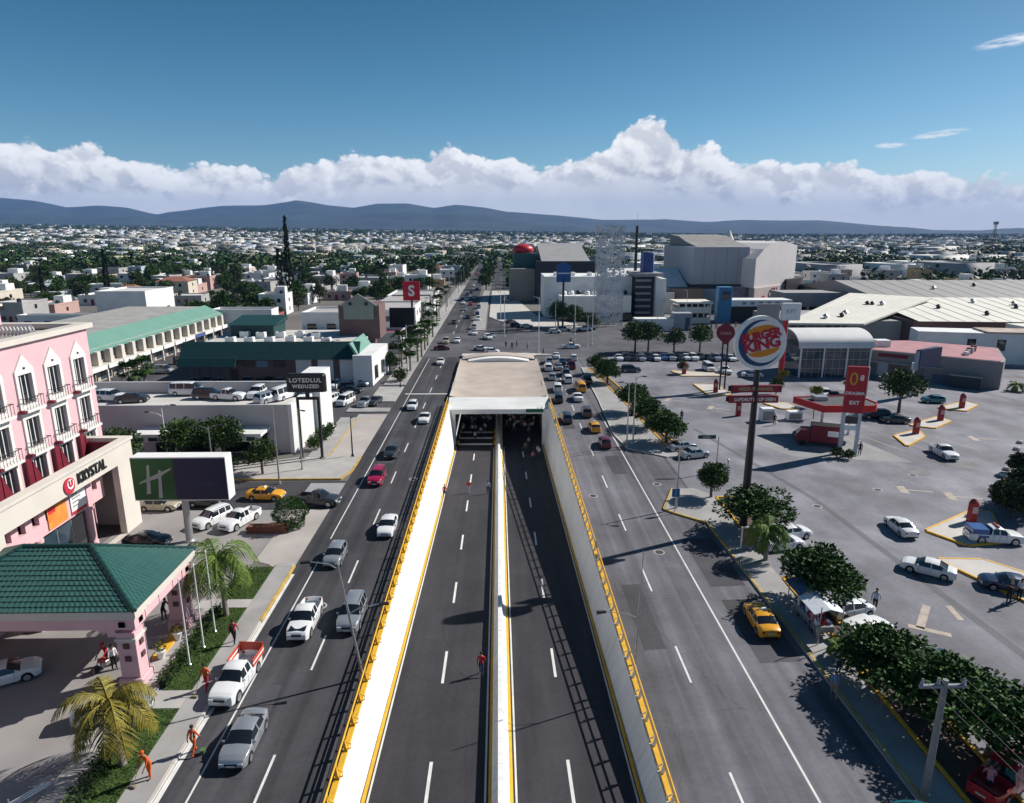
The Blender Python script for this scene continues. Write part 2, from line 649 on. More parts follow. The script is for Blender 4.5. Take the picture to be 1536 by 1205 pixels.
DRIVE = mat('drive_concrete', (0.40, 0.365, 0.345), 0.85, 0.16, 0.3, 0.1, space='World')
flat('driveway', [(-19.25, 48.2), (-18.0, 47.6), (-15.85, 45.6), (-15.82, 58.25), (-19.25, 58.25)], 0.003, DRIVE)

# trench: carriageway, battered walls, tunnel
ys = [-60, 0, T0] + [T0 + (95 - T0) * i / 24 for i in range(1, 25)] + [110, 165]
for sgn, nm in ((-1, 'sunken_road'), (1, 'sunken_road')):
    mb = MB()
    xa, xb = (-6.7, -0.45) if sgn < 0 else (0.45, 6.9)
    vs = []
    for y in ys:
        vs += [(xa, y, floor_z(y)), (xb, y, floor_z(y))]
    mb.add(vs, [(2 * i, 2 * i + 1, 2 * i + 3, 2 * i + 2) for i in range(len(ys) - 1)])
    kind(mb.build(nm, ASPH_T), 'structure')
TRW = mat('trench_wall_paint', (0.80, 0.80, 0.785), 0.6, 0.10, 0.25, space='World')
tn, tl = TRW.node_tree.nodes, TRW.node_tree.links          # rain streaks and soot down the wall
tg = tn.new('ShaderNodeNewGeometry')
tm_ = tn.new('ShaderNodeMapping')
tm_.inputs['Scale'].default_value = (0.15, 2.4, 0.18)
tl.new(tg.outputs['Position'], tm_.inputs['Vector'])
tz = tn.new('ShaderNodeTexNoise')
tz.inputs['Scale'].default_value = 1.0
tz.inputs['Detail'].default_value = 8
tz.inputs['Roughness'].default_value = 0.65
tl.new(tm_.outputs[0], tz.inputs['Vector'])
tr = tn.new('ShaderNodeMapRange')
tr.inputs['From Min'].default_value = 0.48
tr.inputs['From Max'].default_value = 0.72
tr.inputs['To Min'].default_value = 1.0
tr.inputs['To Max'].default_value = 0.80
tl.new(tz.outputs['Fac'], tr.inputs['Value'])
tv = tn.new('ShaderNodeVectorMath')
tv.operation = 'SCALE'
old = tn['Principled BSDF'].inputs['Base Color'].links[0].from_socket
tl.new(old, tv.inputs[0])
tl.new(tr.outputs[0], tv.inputs['Scale'])
tl.new(tv.outputs[0], tn['Principled BSDF'].inputs['Base Color'])
FT = {-1: 6.6, 1: 6.78}                                # distance of the wall foot from the median
for sgn in (-1, 1):
    t = thing('retaining_wall', 'white painted retaining wall of the sunken road, ' + ('sunlit, beside the pink hotel side' if sgn < 0 else 'shaded, beside the car park side'), 'wall', (0, 0, 0))
    yy = [-60, T0] + [T0 + (97 - T0) * i / 22 for i in range(1, 23)]
    for a, b in zip(yy[:-1], yy[1:]):                 # cast panel by panel, joints between
        za, zb = floor_z(a), floor_z(b)
        g = 0.012
        mb = MB()
        xt, xo = 7.45 * sgn, 7.75 * sgn
        xb = FT[sgn] * sgn
        vs = []
        for (y, z) in ((a + g, za), (b - g, zb)):
            zz = z - 0.02
            xm = xb + (xt - xb) * min(0.5, 0.32 / max(0.45, 0.2 - zz))
            vs += [(xb, y, zz), (xm, y, zz + max(0.04, (0.15 - zz) * 0.16)), (xt, y, 0.20), (xo, y, 0.20), (xo, y, zz - 0.3), (xb, y, zz - 0.3)]
        fs = [(i, (i + 1) % 6, 6 + (i + 1) % 6, 6 + i) for i in range(6)] + [(5, 4, 3, 2, 1, 0), (6, 7, 8, 9, 10, 11)]
        if sgn > 0:
            fs = [tuple(reversed(q)) for q in fs]
        mb.add(vs, fs).build('wall_panel', TRW, t)
    mb = MB()                                         # yellow kerb line at the foot
    v2 = []
    for y in yy[1:]:
        z = floor_z(y)
        v2 += [(FT[sgn] * sgn, y, z + 0.10), ((FT[sgn] - .16) * sgn, y, z + 0.10), ((FT[sgn] - .16) * sgn, y, z - 0.02)]
    f2 = []
    for i in range(len(yy) - 2):
        k = 3 * i
        f2 += [(k, k + 1, k + 4, k + 3), (k + 1, k + 2, k + 5, k + 4)]
    mb.add(v2, f2).build('kerb', YEL, t)
    kb = MB()
    kb.box(min(7.52 * sgn, 7.78 * sgn), max(7.52 * sgn, 7.78 * sgn), -60, 97, 0.204, 0.34)
    kb.build('coping', YEL, t)

# median barrier
t = thing('median_barrier', 'long white concrete median barrier with yellow base in the sunken road', 'barrier')
yy = [0, T0] + [T0 + (95 - T0) * i / 20 for i in range(1, 21)] + [118]
prof = [(-0.42, -0.05), (-0.42, 0.12), (-0.22, 0.34), (-0.13, 0.95), (0.13, 0.95), (0.22, 0.34), (0.42, 0.12), (0.42, -0.05)]
for a, b in zip(yy[:-1], yy[1:]):
    mb = MB()
    vs = [(x, y + e, floor_z(y) + z) for y, e in ((a, 0.01), (b, -0.01)) for x, z in prof]
    n = len(prof)
    mb.add(vs, [((i + 1) % n, i, n + i, n + (i + 1) % n) for i in range(n)] + [tuple(range(n)), tuple(reversed(range(n, 2 * n)))])
    mb.build('barrier_block', TRW, t)
for sg in (-1, 1):
    mb = MB()
    vs = []
    for y in yy:
        z = floor_z(y)
        vs += [(0.425 * sg, y, z + 0.115), (0.60 * sg, y, z + 0.09), (0.60 * sg, y, z - 0.02)]
    fs = []
    for i in range(len(yy) - 1):
        k = 3 * i
        fs += [(k, k + 1, k + 4, k + 3), (k + 1, k + 2, k + 5, k + 4)]
    mb.add(vs, fs).build('kerb', YEL, t)

# tunnel: roof slab, side walls, portal beam
t = thing('tunnel_portal', 'white tunnel portal with sloping lintel over the sunken road', 'tunnel', (0, 97, 0))
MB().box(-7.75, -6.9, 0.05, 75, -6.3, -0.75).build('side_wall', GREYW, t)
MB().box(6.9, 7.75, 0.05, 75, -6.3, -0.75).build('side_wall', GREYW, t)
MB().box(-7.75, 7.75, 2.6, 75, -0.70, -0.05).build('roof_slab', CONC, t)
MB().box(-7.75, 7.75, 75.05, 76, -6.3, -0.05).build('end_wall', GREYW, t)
MB().prism_x([(-1.2, -0.95), (-1.19, -0.33), (2.4, 0.58), (2.55, 0.58), (2.55, -0.95)], -7.6, 7.6).build('lintel', TRW, t)
MB().prism_x([(-1.35, -1.05), (-1.35, -0.35), (-1.22, -0.30), (-1.22, -1.05)], -7.65, 7.65).build('fascia_beam', TRW, t)
MB().box(-7.55, -6.5, -1.3, 0.0, -6.1, -1.06).build('jamb', TRW, t)
MB().box(6.5, 7.55, -1.3, 0.0, -6.1, -1.06).build('jamb', TRW, t)
sg = MB().box(4.0, 6.6, -1.48, -1.40, -0.80, -0.28).build('height_sign', mat('sign_green', (0.01, 0.14, 0.07), 0.5), t)
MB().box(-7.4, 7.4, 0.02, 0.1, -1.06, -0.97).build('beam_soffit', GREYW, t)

# sunken plaza above the tunnel: sloping pale banks and a lens-shaped vault
t = thing('tunnel_plaza', 'pale concrete dished plaza above the tunnel with a white lens-shaped vault', 'plaza', (0, 99.8, 0))
nU, nV = 24, 40
vs, fs = [], []
for j in range(nV + 1):
    v = j / nV
    y = v * 30
    for i in range(nU + 1):
        u = i / nU * 2 - 1
        x = u * 7.6
        z = 0.06 + 0.42 * abs(u) ** 6 * (1 - 0.5 * v) + 0.30 * (1 - v) ** 3 + 0.30 * max(0, v - 0.55) * math.cos(u * 1.5) - 0.40 * (1 - u * u) * math.exp(-((v - 0.62 + 0.12 * u * u) / 0.10) ** 2) * 0.12 + 0.22 * (0.5 + 0.5 * math.tanh((v - 0.48 + 0.10 * u * u) * 26)) + 0.20 * (0.5 + 0.5 * math.tanh((v - 0.76 + 0.14 * u * u) * 26))
        vs.append((x, y, z))
for j in range(nV):
    for i in range(nU):
        k = j * (nU + 1) + i
        fs.append((k, k + 1, k + nU + 2, k + nU + 1))
SAND = mat('sand_concrete', (0.47, 0.40, 0.345), 0.85, 0.14, 0.3, 0.1, space='World')
MB().add(vs, fs).build('dished_paving', SAND, t, 40)
for sg_ in (-1, 1):
    MB().box(min(7.3 * sg_, 7.7 * sg_), max(7.3 * sg_, 7.7 * sg_), 0, 32, 0.02, 0.52).build('side_parapet', SAND, t)
arc = [(x, 0.35 + 1.15 * math.cos(x / 7.4 * 1.3)) for x in [(-7.2 + 14.4 * i / 16) for i in range(17)]]
MB().prism_y([(-7.2, 0.2)] + arc + [(7.2, 0.2)], 31.0, 34.5).build('arched_bank', SAND, t)
lens = [(-6 + 12 * i / 16, 0.66 + 0.72 * math.cos((-1 + 2 * i / 16) * 1.5)) for i in range(17)]
lens += [(6 - 12 * i / 16, 0.64 - 0.22 * math.cos((-1 + 2 * i / 16) * 1.5)) for i in range(1, 16)]
MB().prism_y(lens, 28.6, 30.9).build('lens_vault', TRW, t)
MB().box(-7.6, 7.6, 36, 38.5, 0.0, 0.5).build('low_wall', CONC_L, t)

# road markings
def dashes(x, y0, y1, step, ln, w, z, kindname='lane_line'):
    mb = MB()
    y = y0
    while y < y1:
        b = y + ln
        if z is None:
            mb.add([(x - w, y, floor_z(y) + 0.006), (x + w, y, floor_z(y) + 0.006), (x + w, b, floor_z(b) + 0.006), (x - w, b, floor_z(b) + 0.006)], [(0, 1, 2, 3)])
        else:
            mb.sheet(rect(x - w, x + w, y, b), z)
        y += step
    return kind(mb.build(kindname, LINE), 'structure')


dashes(-11.15, 4.2, 133, 10.1, 3.5, 0.065, 0.006)
dashes(10.95, 2.7, 133, 10.07, 3.5, 0.065, 0.006)
dashes(-3.55, 4.3, 94, 10.4, 3.6, 0.085, None)
dashes(3.45, 4.2, 94, 10.6, 3.3, 0.085, None)
for x, y0, y1, w in [(-14.25, -40, 48, 0.05), (-14.25, 52, 136, 0.05), (14.45, -40, 92, 0.06), (-15.62, -40, 46, 0.12)]:
    kind(MB().sheet(rect(x - w, x + w, y0, y1), 0.006).build('edge_line', LINE), 'structure')
for x in (-6.32, -0.75, 0.75, 6.50):
    mb = MB()
    q = [T0 + (95 - T0) * i / 10 for i in range(11)]
    vs = []
    for y in q:
        vs += [(x - 0.05, y, floor_z(y) + 0.007), (x + 0.05, y, floor_z(y) + 0.007)]
    mb.add(vs, [(2 * i, 2 * i + 1, 2 * i + 3, 2 * i + 2) for i in range(10)])
    kind(mb.build('edge_line', LINE), 'structure')
dashes(-11.6, 170, 420, 12, 4, 0.08, 0.006)
dashes(1.6, 175, 420, 12, 4, 0.08, 0.008)
flat('stop_line', rect(-15, -8.2, 104, 104.5), 0.006, LINE)

# pavements with kerbs
def pavement(name, poly, m=PAVE, h=0.13, kerb_edges=(), kerb_m=None, kw=0.16):
    o = kind(MB().prism(poly, -0.02, h).build(name, m), 'structure')
    for (a, b) in kerb_edges:
        A, B = Vector(a + (0,)), Vector(b + (0,))
        d = (B - A).normalized()
        nrm = Vector((-d.y, d.x, 0))
        L = (B - A).length
        k = max(1, int(L / 2.2))
        for i in range(k):                            # kerb stones
            p, q = A + d * (L * i / k + 0.012), A + d * (L * (i + 1) / k - 0.012)
            c = [p - nrm * kw * 0.5, q - nrm * kw * 0.5, q + nrm * kw * 0.5, p + nrm * kw * 0.5]
            MB().prism([(v.x, v.y) for v in c], -0.02, h + 0.02).build('kerb_stone', kerb_m or CONC_L, o)
    return o


KY = mat('worn_yellow_kerb', (0.50, 0.33, 0.08), 0.7, 0.35, 1.3, space='World')
pavement('left_pavement', rect(-17.3, -15.85, -20, 47.0), kerb_edges=[((-15.85, 20), (-15.85, 39.5))])
pavement('left_pavement', rect(-17.3, -16.05, 47.02, 47.6), kerb_edges=[((-15.86, 39.6), (-15.86, 47.2))], kerb_m=KY)
GRASS = mat('lawn', (0.055, 0.10, 0.022), 0.9, 0.35, 1.5, 0.6, space='World')
for a, b in ((18, 31.2), (32.7, 41.2), (42.3, 47.0)):
    kind(MB().prism(rect(-18.9, -17.32, a, b), -0.02, 0.11).build('lawn_strip', GRASS), 'structure')
pavement('left_walk', rect(-19.25, -17.32, 31.22, 32.68), CONC)
pavement('left_walk', rect(-19.25, -17.32, 41.22, 42.28), CONC)
pavement('planter_walk', rect(-20.9, -19.3, 20, 47.2), CONC)
# hotel edge lawn and kerb
kind(MB().prism([(-31.2, 46.8), (-30.6, 47.2), (-29.8, 52.8), (-31.2, 51.8)], -0.02, 0.1).build('lawn_strip', GRASS), 'structure')
kind(MB().prism([(-30.5, 47.0), (-30.2, 47.0), (-29.3, 53.3), (-29.6, 53.3)], -0.02, 0.14).build('drive_kerb', CONC_L), 'structure')
# pavement along white building
pavement('corner_pavement', [(-30, 66), (-16.6, 66), (-15.9, 68.5), (-15.9, 73.0), (-22.8, 73.0), (-30, 70)], CONC,
         kerb_edges=[((-30, 66.0), (-16.6, 66.0)), ((-16.6, 66.0), (-15.9, 68.6)), ((-15.9, 68.6), (-15.9, 73.0))], kerb_m=KY)
pavement('building_pavement', [(-22.0, 73.05), (-20.0, 73.05), (-20.0, 90.0), (-22.0, 90.0)], PAVE)
flat('driveway', [(-19.95, 73.05), (-15.85, 73.05), (-15.85, 92), (-19.95, 92)], 0.004, DRIVE)
for x in (-19.8,):
    flat('yellow_bay_line', rect(x, x + 0.2, 73.3, 89.5), 0.012, KY)
    flat('yellow_bay_line', rect(-19.6, -16.2, 89.3, 89.5), 0.012, KY)
pavement('building_pavement', rect(-22, -15.9, 93.0, 95.2), PAVE)
pavement('building_pavement', rect(-19.9, -15.85, 99, 109), CONC)
pavement('avenue_pavement', rect(-19.5, -15.85, 110.5, 330), PAVE)
flat('street_apron', rect(-19.4, -15.85, 59, 65), 0.009, mat('apron_concrete', (0.30, 0.30, 0.31), 0.85, 0.15, 0.3, space='World'))

# right pavement, planted strip
pavement('right_pavement', [(15.4, 57.4), (16.2, 56.6), (18.4, 54.4), (19.1, 12), (20.9, 12), (20.9, 60.5), (19.6, 62.5), (17.4, 62.5)], PAVE,
         kerb_edges=[((19.15, 24), (18.45, 54.4)), ((18.45, 54.4), (16.1, 56.5)), ((16.1, 56.5), (15.3, 57.5)), ((15.3, 57.5), (17.4, 62.6))], kerb_m=KY)
pavement('right_pavement', [(14.7, 81), (15.4, 75.6), (19.4, 72.3), (21.0, 72.5), (19.6, 84), (18.8, 100), (16.9, 125), (15.9, 125), (15.4, 100)], PAVE,
         kerb_edges=[((14.65, 81), (15.35, 75.5)), ((15.35, 75.5), (19.4, 72.2)), ((15.35, 100), (14.65, 81)), ((15.85, 125), (15.35, 100))], kerb_m=CONC_L)
SOIL = mat('planter_soil', (0.10, 0.075, 0.06), 0.95, 0.3, 2.0, 0.5, space='World')
for poly in ([(21.0, 14), (23.6, 14), (23.6, 33.6), (21.0, 33.6)], [(21.0, 37), (22.4, 37), (22.4, 44.5), (21.0, 44.5)], [(21.0, 50), (23.2, 50), (23.0, 60.2), (21.0, 60.2)],
             [(20.3, 74.2), (22.2, 73.8), (20.6, 84), (19.7, 84)], [(19.6, 85), (21.5, 85), (20.0, 100), (18.9, 100)], [(18.7, 102), (20.6, 102), (19.0, 124), (17.0, 124)]):
    o = kind(MB().prism(poly, -0.02, 0.10).build('planting_bed', SOIL), 'structure')
    n = len(poly)
    for i in range(n):
        A, B = Vector(poly[i] + (0,)), Vector(poly[(i + 1) % n] + (0,))
        d = (B - A).normalized()
        nr = Vector((-d.y, d.x, 0))
        k = max(1, int((B - A).length / 3.0))
        for j in range(k):
            p, q = A + (B - A) * (j / k) + d * 0.01, A + (B - A) * ((j + 1) / k) - d * 0.01
            MB().prism([(v.x, v.y) for v in (p - nr * 0.02, q - nr * 0.02, q + nr * 0.17, p + nr * 0.17)], -0.02, 0.2).build('kerb_stone', YEL, o)

# roundabout side: white plaza beyond the crossroad
pavement('white_plaza', [(0, 196), (-2.8, 205), (-2.8, 300), (4.5, 300), (7, 260), (12, 206), (26, 180), (24, 176.5), (8, 183)], CONC_L, 0.15)
pavement('median_strip', [(-7.4, 176), (-3.6, 176), (-3.8, 300), (-6.4, 300)], PAVE, 0.14)
pavement('traffic_island', [(6, 137.5), (12, 139), (6, 141.0), (-6, 140.6), (-6, 138)], CONC_L, 0.14)

# car park islands: triangular, yellow edged
for poly in ([(49.3, 75.8), (53.8, 79.6), (54.6, 82.4), (50.2, 80.0)], [(55.0, 84.6), (57.4, 83.2), (61.9, 86.6), (61.2, 88.6)], [(64.6, 93.5), (67.4, 91.7), (71.6, 95.2), (71.0, 97.2)],
             [(36.9, 52.4), (38.5, 49.6), (41.9, 50.1), (45.2, 56.0), (43.6, 56.4)], [(34.5, 47.2), (37.8, 38.2), (60, 22), (60, 24.5), (41.5, 42.5), (38.0, 47.0)], [(33.2, 110.2), (33.4, 101.6), (36.9, 102.3), (37.0, 109.4)],
             [(32.2, 121.5), (33.0, 116.8), (41.0, 116.7), (40.5, 119.0)], [(40.0, 97), (41.4, 93.5), (44.0, 93.5), (43.5, 97)]):
    o = pavement('parking_island', poly, CONC_L, 0.14)
    n = len(poly)
    cx, cy = sum(p[0] for p in poly) / n, sum(p[1] for p in poly) / n
    for i in range(n):
        A, B = Vector(poly[i] + (0,)), Vector(poly[(i + 1) % n] + (0,))
        d = (B - A).normalized()
        nr = Vector((-d.y, d.x, 0))
        if nr.dot(Vector((cx, cy, 0)) - A) < 0:
            nr = -nr
        MB().prism([(v.x, v.y) for v in (A + d * 0.08, B - d * 0.08, B - d * 0.08 - nr * 0.18, A + d * 0.08 - nr * 0.18)], -0.02, 0.16).build('kerb_stone', YEL, o)
# painted arrows (blunt T shaped) and bay lines
def arrow(x, y, rz, s=1.0):
    c, q = math.cos(rz), math.sin(rz)
    tr = lambda p: (x + s * (p[0] * c - p[1] * q), y + s * (p[0] * q + p[1] * c))
    mb = MB()
    mb.sheet([tr(p) for p in ((-0.12, -2.4), (0.12, -2.4), (0.12, 0.0), (-0.12, 0.0))], 0.003)
    mb.sheet([tr(p) for p in ((-1.1, 0.0), (1.1, 0.0), (0.85, 0.75), (-0.85, 0.75))], 0.003)
    kind(mb.build('painted_arrow', LINE_Y), 'structure')


for px, py, a in ((1360, 735, 75), (1432, 745, 75), (1465, 658, 80), (1005, 600, 60), (1070, 612, 60)):
    x, y = at(px, py)
    arrow(x, y, R(a))
x, y = at(1385, 925)
mb = MB()
for dx, dy, ln, w, a in ((0, 0, 3.4, 0.5, 0.9), (-0.6, -1.6, 2.4, 0.45, -0.5), (2.4, 0.4, 1.8, 0.4, 1.4)):
    c, q = math.cos(a), math.sin(a)
    mb.sheet([(x + dx + c * p - q * r, y + dy + q * p + c * r) for p, r in ((-ln / 2, -w / 2), (ln / 2, -w / 2), (ln / 2, w / 2), (-ln / 2, w / 2))], 0.003)
kind(mb.build('painted_arrow', LINE_Y), 'structure')
for i in range(5):
    x0 = 45 + i * 3.0
    flat('bay_line', [(x0, 74), (x0 + 0.14, 74), (x0 - 1.6, 79.5), (x0 - 1.74, 79.5)], 0.003, LINE_Y)
for i in range(8):
    flat('bay_line', [(42 + i * 3.2, 101), (42.14 + i * 3.2, 101), (40.5 + i * 3.2, 107), (40.36 + i * 3.2, 107)], 0.003, LINE_Y)
flat('pale_apron', [(30, 80), (44.6, 80), (46.5, 70.0), (34, 72.5)], 0.0, mat('apron_pale', (0.26, 0.26, 0.265), 0.85, 0.2, 0.3, space='World'))
flat('lane_cut', [(33, 12), (33.7, 12), (30.8, 60), (26, 84), (25.4, 84), (30.2, 60)], 0.0, asphalt('patched_asphalt', 0.15, 0.2, streak=False))
for px, py, s in ((1443, 697, 1.6), (1378, 708, 1.2)):
    x, y = at(px, py)
    kind(MB().lathe([(s, 0.0), (s, 0.004)], (x, y, -0.001), 20).build('worn_patch', mat('worn_patch', (0.19, 0.19, 0.195), 0.9, 0.25, 0.8, space='World')), 'structure')

# wear on the roads: patches, manhole covers, drain grates
pt = asphalt('patch_dark', 0.075, 0.2, streak=False)
for x, y, w, l in ((-9.2, 52, .8, 3.5), (-13.0, 31, .6, 2.2), (-12.8, 76, .9, 5), (9.6, 40, .7, 4), (16.7, 47.5, 1.3, 4), (13.0, 70, .8, 3), (9.3, 88, .8, 4), (16.9, 38.2, 1.3, 3.6), (-9.4, 95, .8, 5)):
    flat('tarmac_patch', [(x - w, y - l), (x + w, y - l * .96), (x + w * .97, y + l), (x - w * 1.03, y + l * .98)], 0.0035, pt)
for i, (x, y) in enumerate(((-12.4, 41.5), (-9.0, 66), (12.9, 49), (9.2, 61), (16.2, 64), (30, 58), (44, 66), (38, 62), (-24, 45), (55, 60))):
    T = thing('manhole_cover', ['round iron manhole cover in the kerb lane near the red-shirted pedestrian', 'round iron manhole cover in the left roadway beside the railing', 'round iron manhole cover in the right roadway', 'round iron manhole cover beside the right railing', 'round iron manhole cover near the gap in the right pavement', 'round iron manhole cover in the car park near the burger sign', 'round iron manhole cover in the middle of the car park', 'second round iron manhole cover in the middle of the car park', 'round iron manhole cover on the hotel forecourt', 'round iron manhole cover by the painted car park arrows'][i], 'manhole', (x, y, .004))
    MB().lathe([(.34, 0), (.34, .006), (.30, .010)], n=16).build('cover', mat('iron_cover', (.05, .048, .045), .6, .3, 6), T)
    MB().lathe([(.46, 0), (.46, .004)], n=16).build('collar', CONC, T)

# ------------------------------------------------------------------ vehicles
TYRE = mat('tyre_rubber', (0.012, 0.012, 0.013), 0.8, 0.1, 5)
RIM = mat('wheel_rim', (0.45, 0.46, 0.47), 0.35, 0.1, 5, metal=0.7)
LAMP_F = mat('headlight_glass', (0.62, 0.64, 0.66), 0.12, 0.1, 5, spec=0.8)
LAMP_R = mat('taillight_glass', (0.35, 0.01, 0.01), 0.2, 0.1, 5, spec=0.7)
TRIM = mat('black_trim', (0.015, 0.015, 0.016), 0.5, 0.1, 5)
PLATE = mat('number_plate', (0.6, 0.6, 0.58), 0.5, 0.05, 5)
PAINT = {}
for nm, c, mt in (('white', (0.74, 0.75, 0.76), 0), ('silver', (0.42, 0.44, 0.47), .55), ('grey', (0.16, 0.17, 0.19), .4), ('dark grey', (0.045, 0.05, 0.058), .3),
                  ('black', (0.010, 0.011, 0.013), 0), ('red', (0.42, 0.015, 0.02), 0), ('crimson', (0.40, 0.012, 0.07), .2), ('maroon', (0.14, 0.012, 0.02), 0),
                  ('yellow', (0.72, 0.33, 0.012), 0), ('beige', (0.50, 0.44, 0.33), .3), ('navy', (0.015, 0.03, 0.075), .2), ('teal', (0.02, 0.17, 0.22), .3), ('brown', (0.10, 0.06, 0.05), .2), ('blue', (0.03, 0.10, 0.30), .2)):
    PAINT[nm] = mat('car_paint_' + nm.replace(' ', '_'), c, 0.32, 0.03, 1.0, metal=mt, spec=0.5, coat=0.7)

SPEC = {
    'sedan': dict(L=4.55, W=1.80, top=[(-.5, .62), (-.492, .92), (-.46, 1.02), (-.335, 1.07), (-.19, 1.40), (-.04, 1.46), (.07, 1.42), (.235, 1.02), (.40, .92), (.465, .80), (.495, .66), (.5, .5)],
                  ws=(.07, .235), rw=(-.335, -.19), sw=[(-.255, -.065), (-.045, .165)], belt=.93, wh=(-.30, .305), r=.32),
    'hatch': dict(L=3.95, W=1.70, top=[(-.5, .62), (-.492, .95), (-.475, 1.08), (-.375, 1.43), (-.2, 1.50), (.0, 1.50), (.09, 1.44), (.26, 1.03), (.41, .94), (.47, .80), (.495, .66), (.5, .5)],
                  ws=(.09, .26), rw=(-.475, -.375), sw=[(-.36, -.12), (-.095, .19)], belt=.96, wh=(-.31, .31), r=.30),
    'suv': dict(L=4.65, W=1.86, top=[(-.5, .70), (-.495, 1.02), (-.485, 1.14), (-.44, 1.62), (-.3, 1.70), (0, 1.72), (.08, 1.67), (.225, 1.12), (.41, 1.03), (.47, .92), (.495, .75), (.5, .55)],
                ws=(.08, .225), rw=(-.485, -.44), sw=[(-.425, -.275), (-.255, -.075), (-.055, .155)], belt=1.05, wh=(-.295, .30), r=.36),
    'pickup': dict(L=5.3, W=1.86, top=[(-.5, .80), (-.495, 1.06), (-.14, 1.06), (-.135, 1.06), (-.105, 1.68), (-.03, 1.76), (.06, 1.73), (.10, 1.66), (.215, 1.14), (.41, 1.06), (.47, .95), (.495, .78), (.5, .6)],
                   ws=(.10, .215), rw=(-.135, -.105), sw=[(-.095, .01), (.03, .155)], belt=1.07, wh=(-.29, .31), r=.38, bed=(-.485, -.15)),
    'van': dict(L=5.0, W=1.90, top=[(-.5, .75), (-.497, 1.2), (-.485, 1.85), (-.42, 2.02), (-.1, 2.06), (.18, 2.04), (.25, 1.95), (.40, 1.22), (.47, 1.02), (.495, .8), (.5, .55)],
                ws=(.25, .40), rw=(-.497, -.485), sw=[(-.46, -.26), (-.24, -.02), (0.0, .30)], belt=1.15, wh=(-.30, .33), r=.34),
}
_car = {}


def interp(tab, t):
    if t <= tab[0][0]:
        return tab[0][1]
    for (a, u), (b, v) in zip(tab[:-1], tab[1:]):
        if t <= b:
            return u + (v - u) * (t - a) / max(b - a, 1e-6)
    return tab[-1][1]


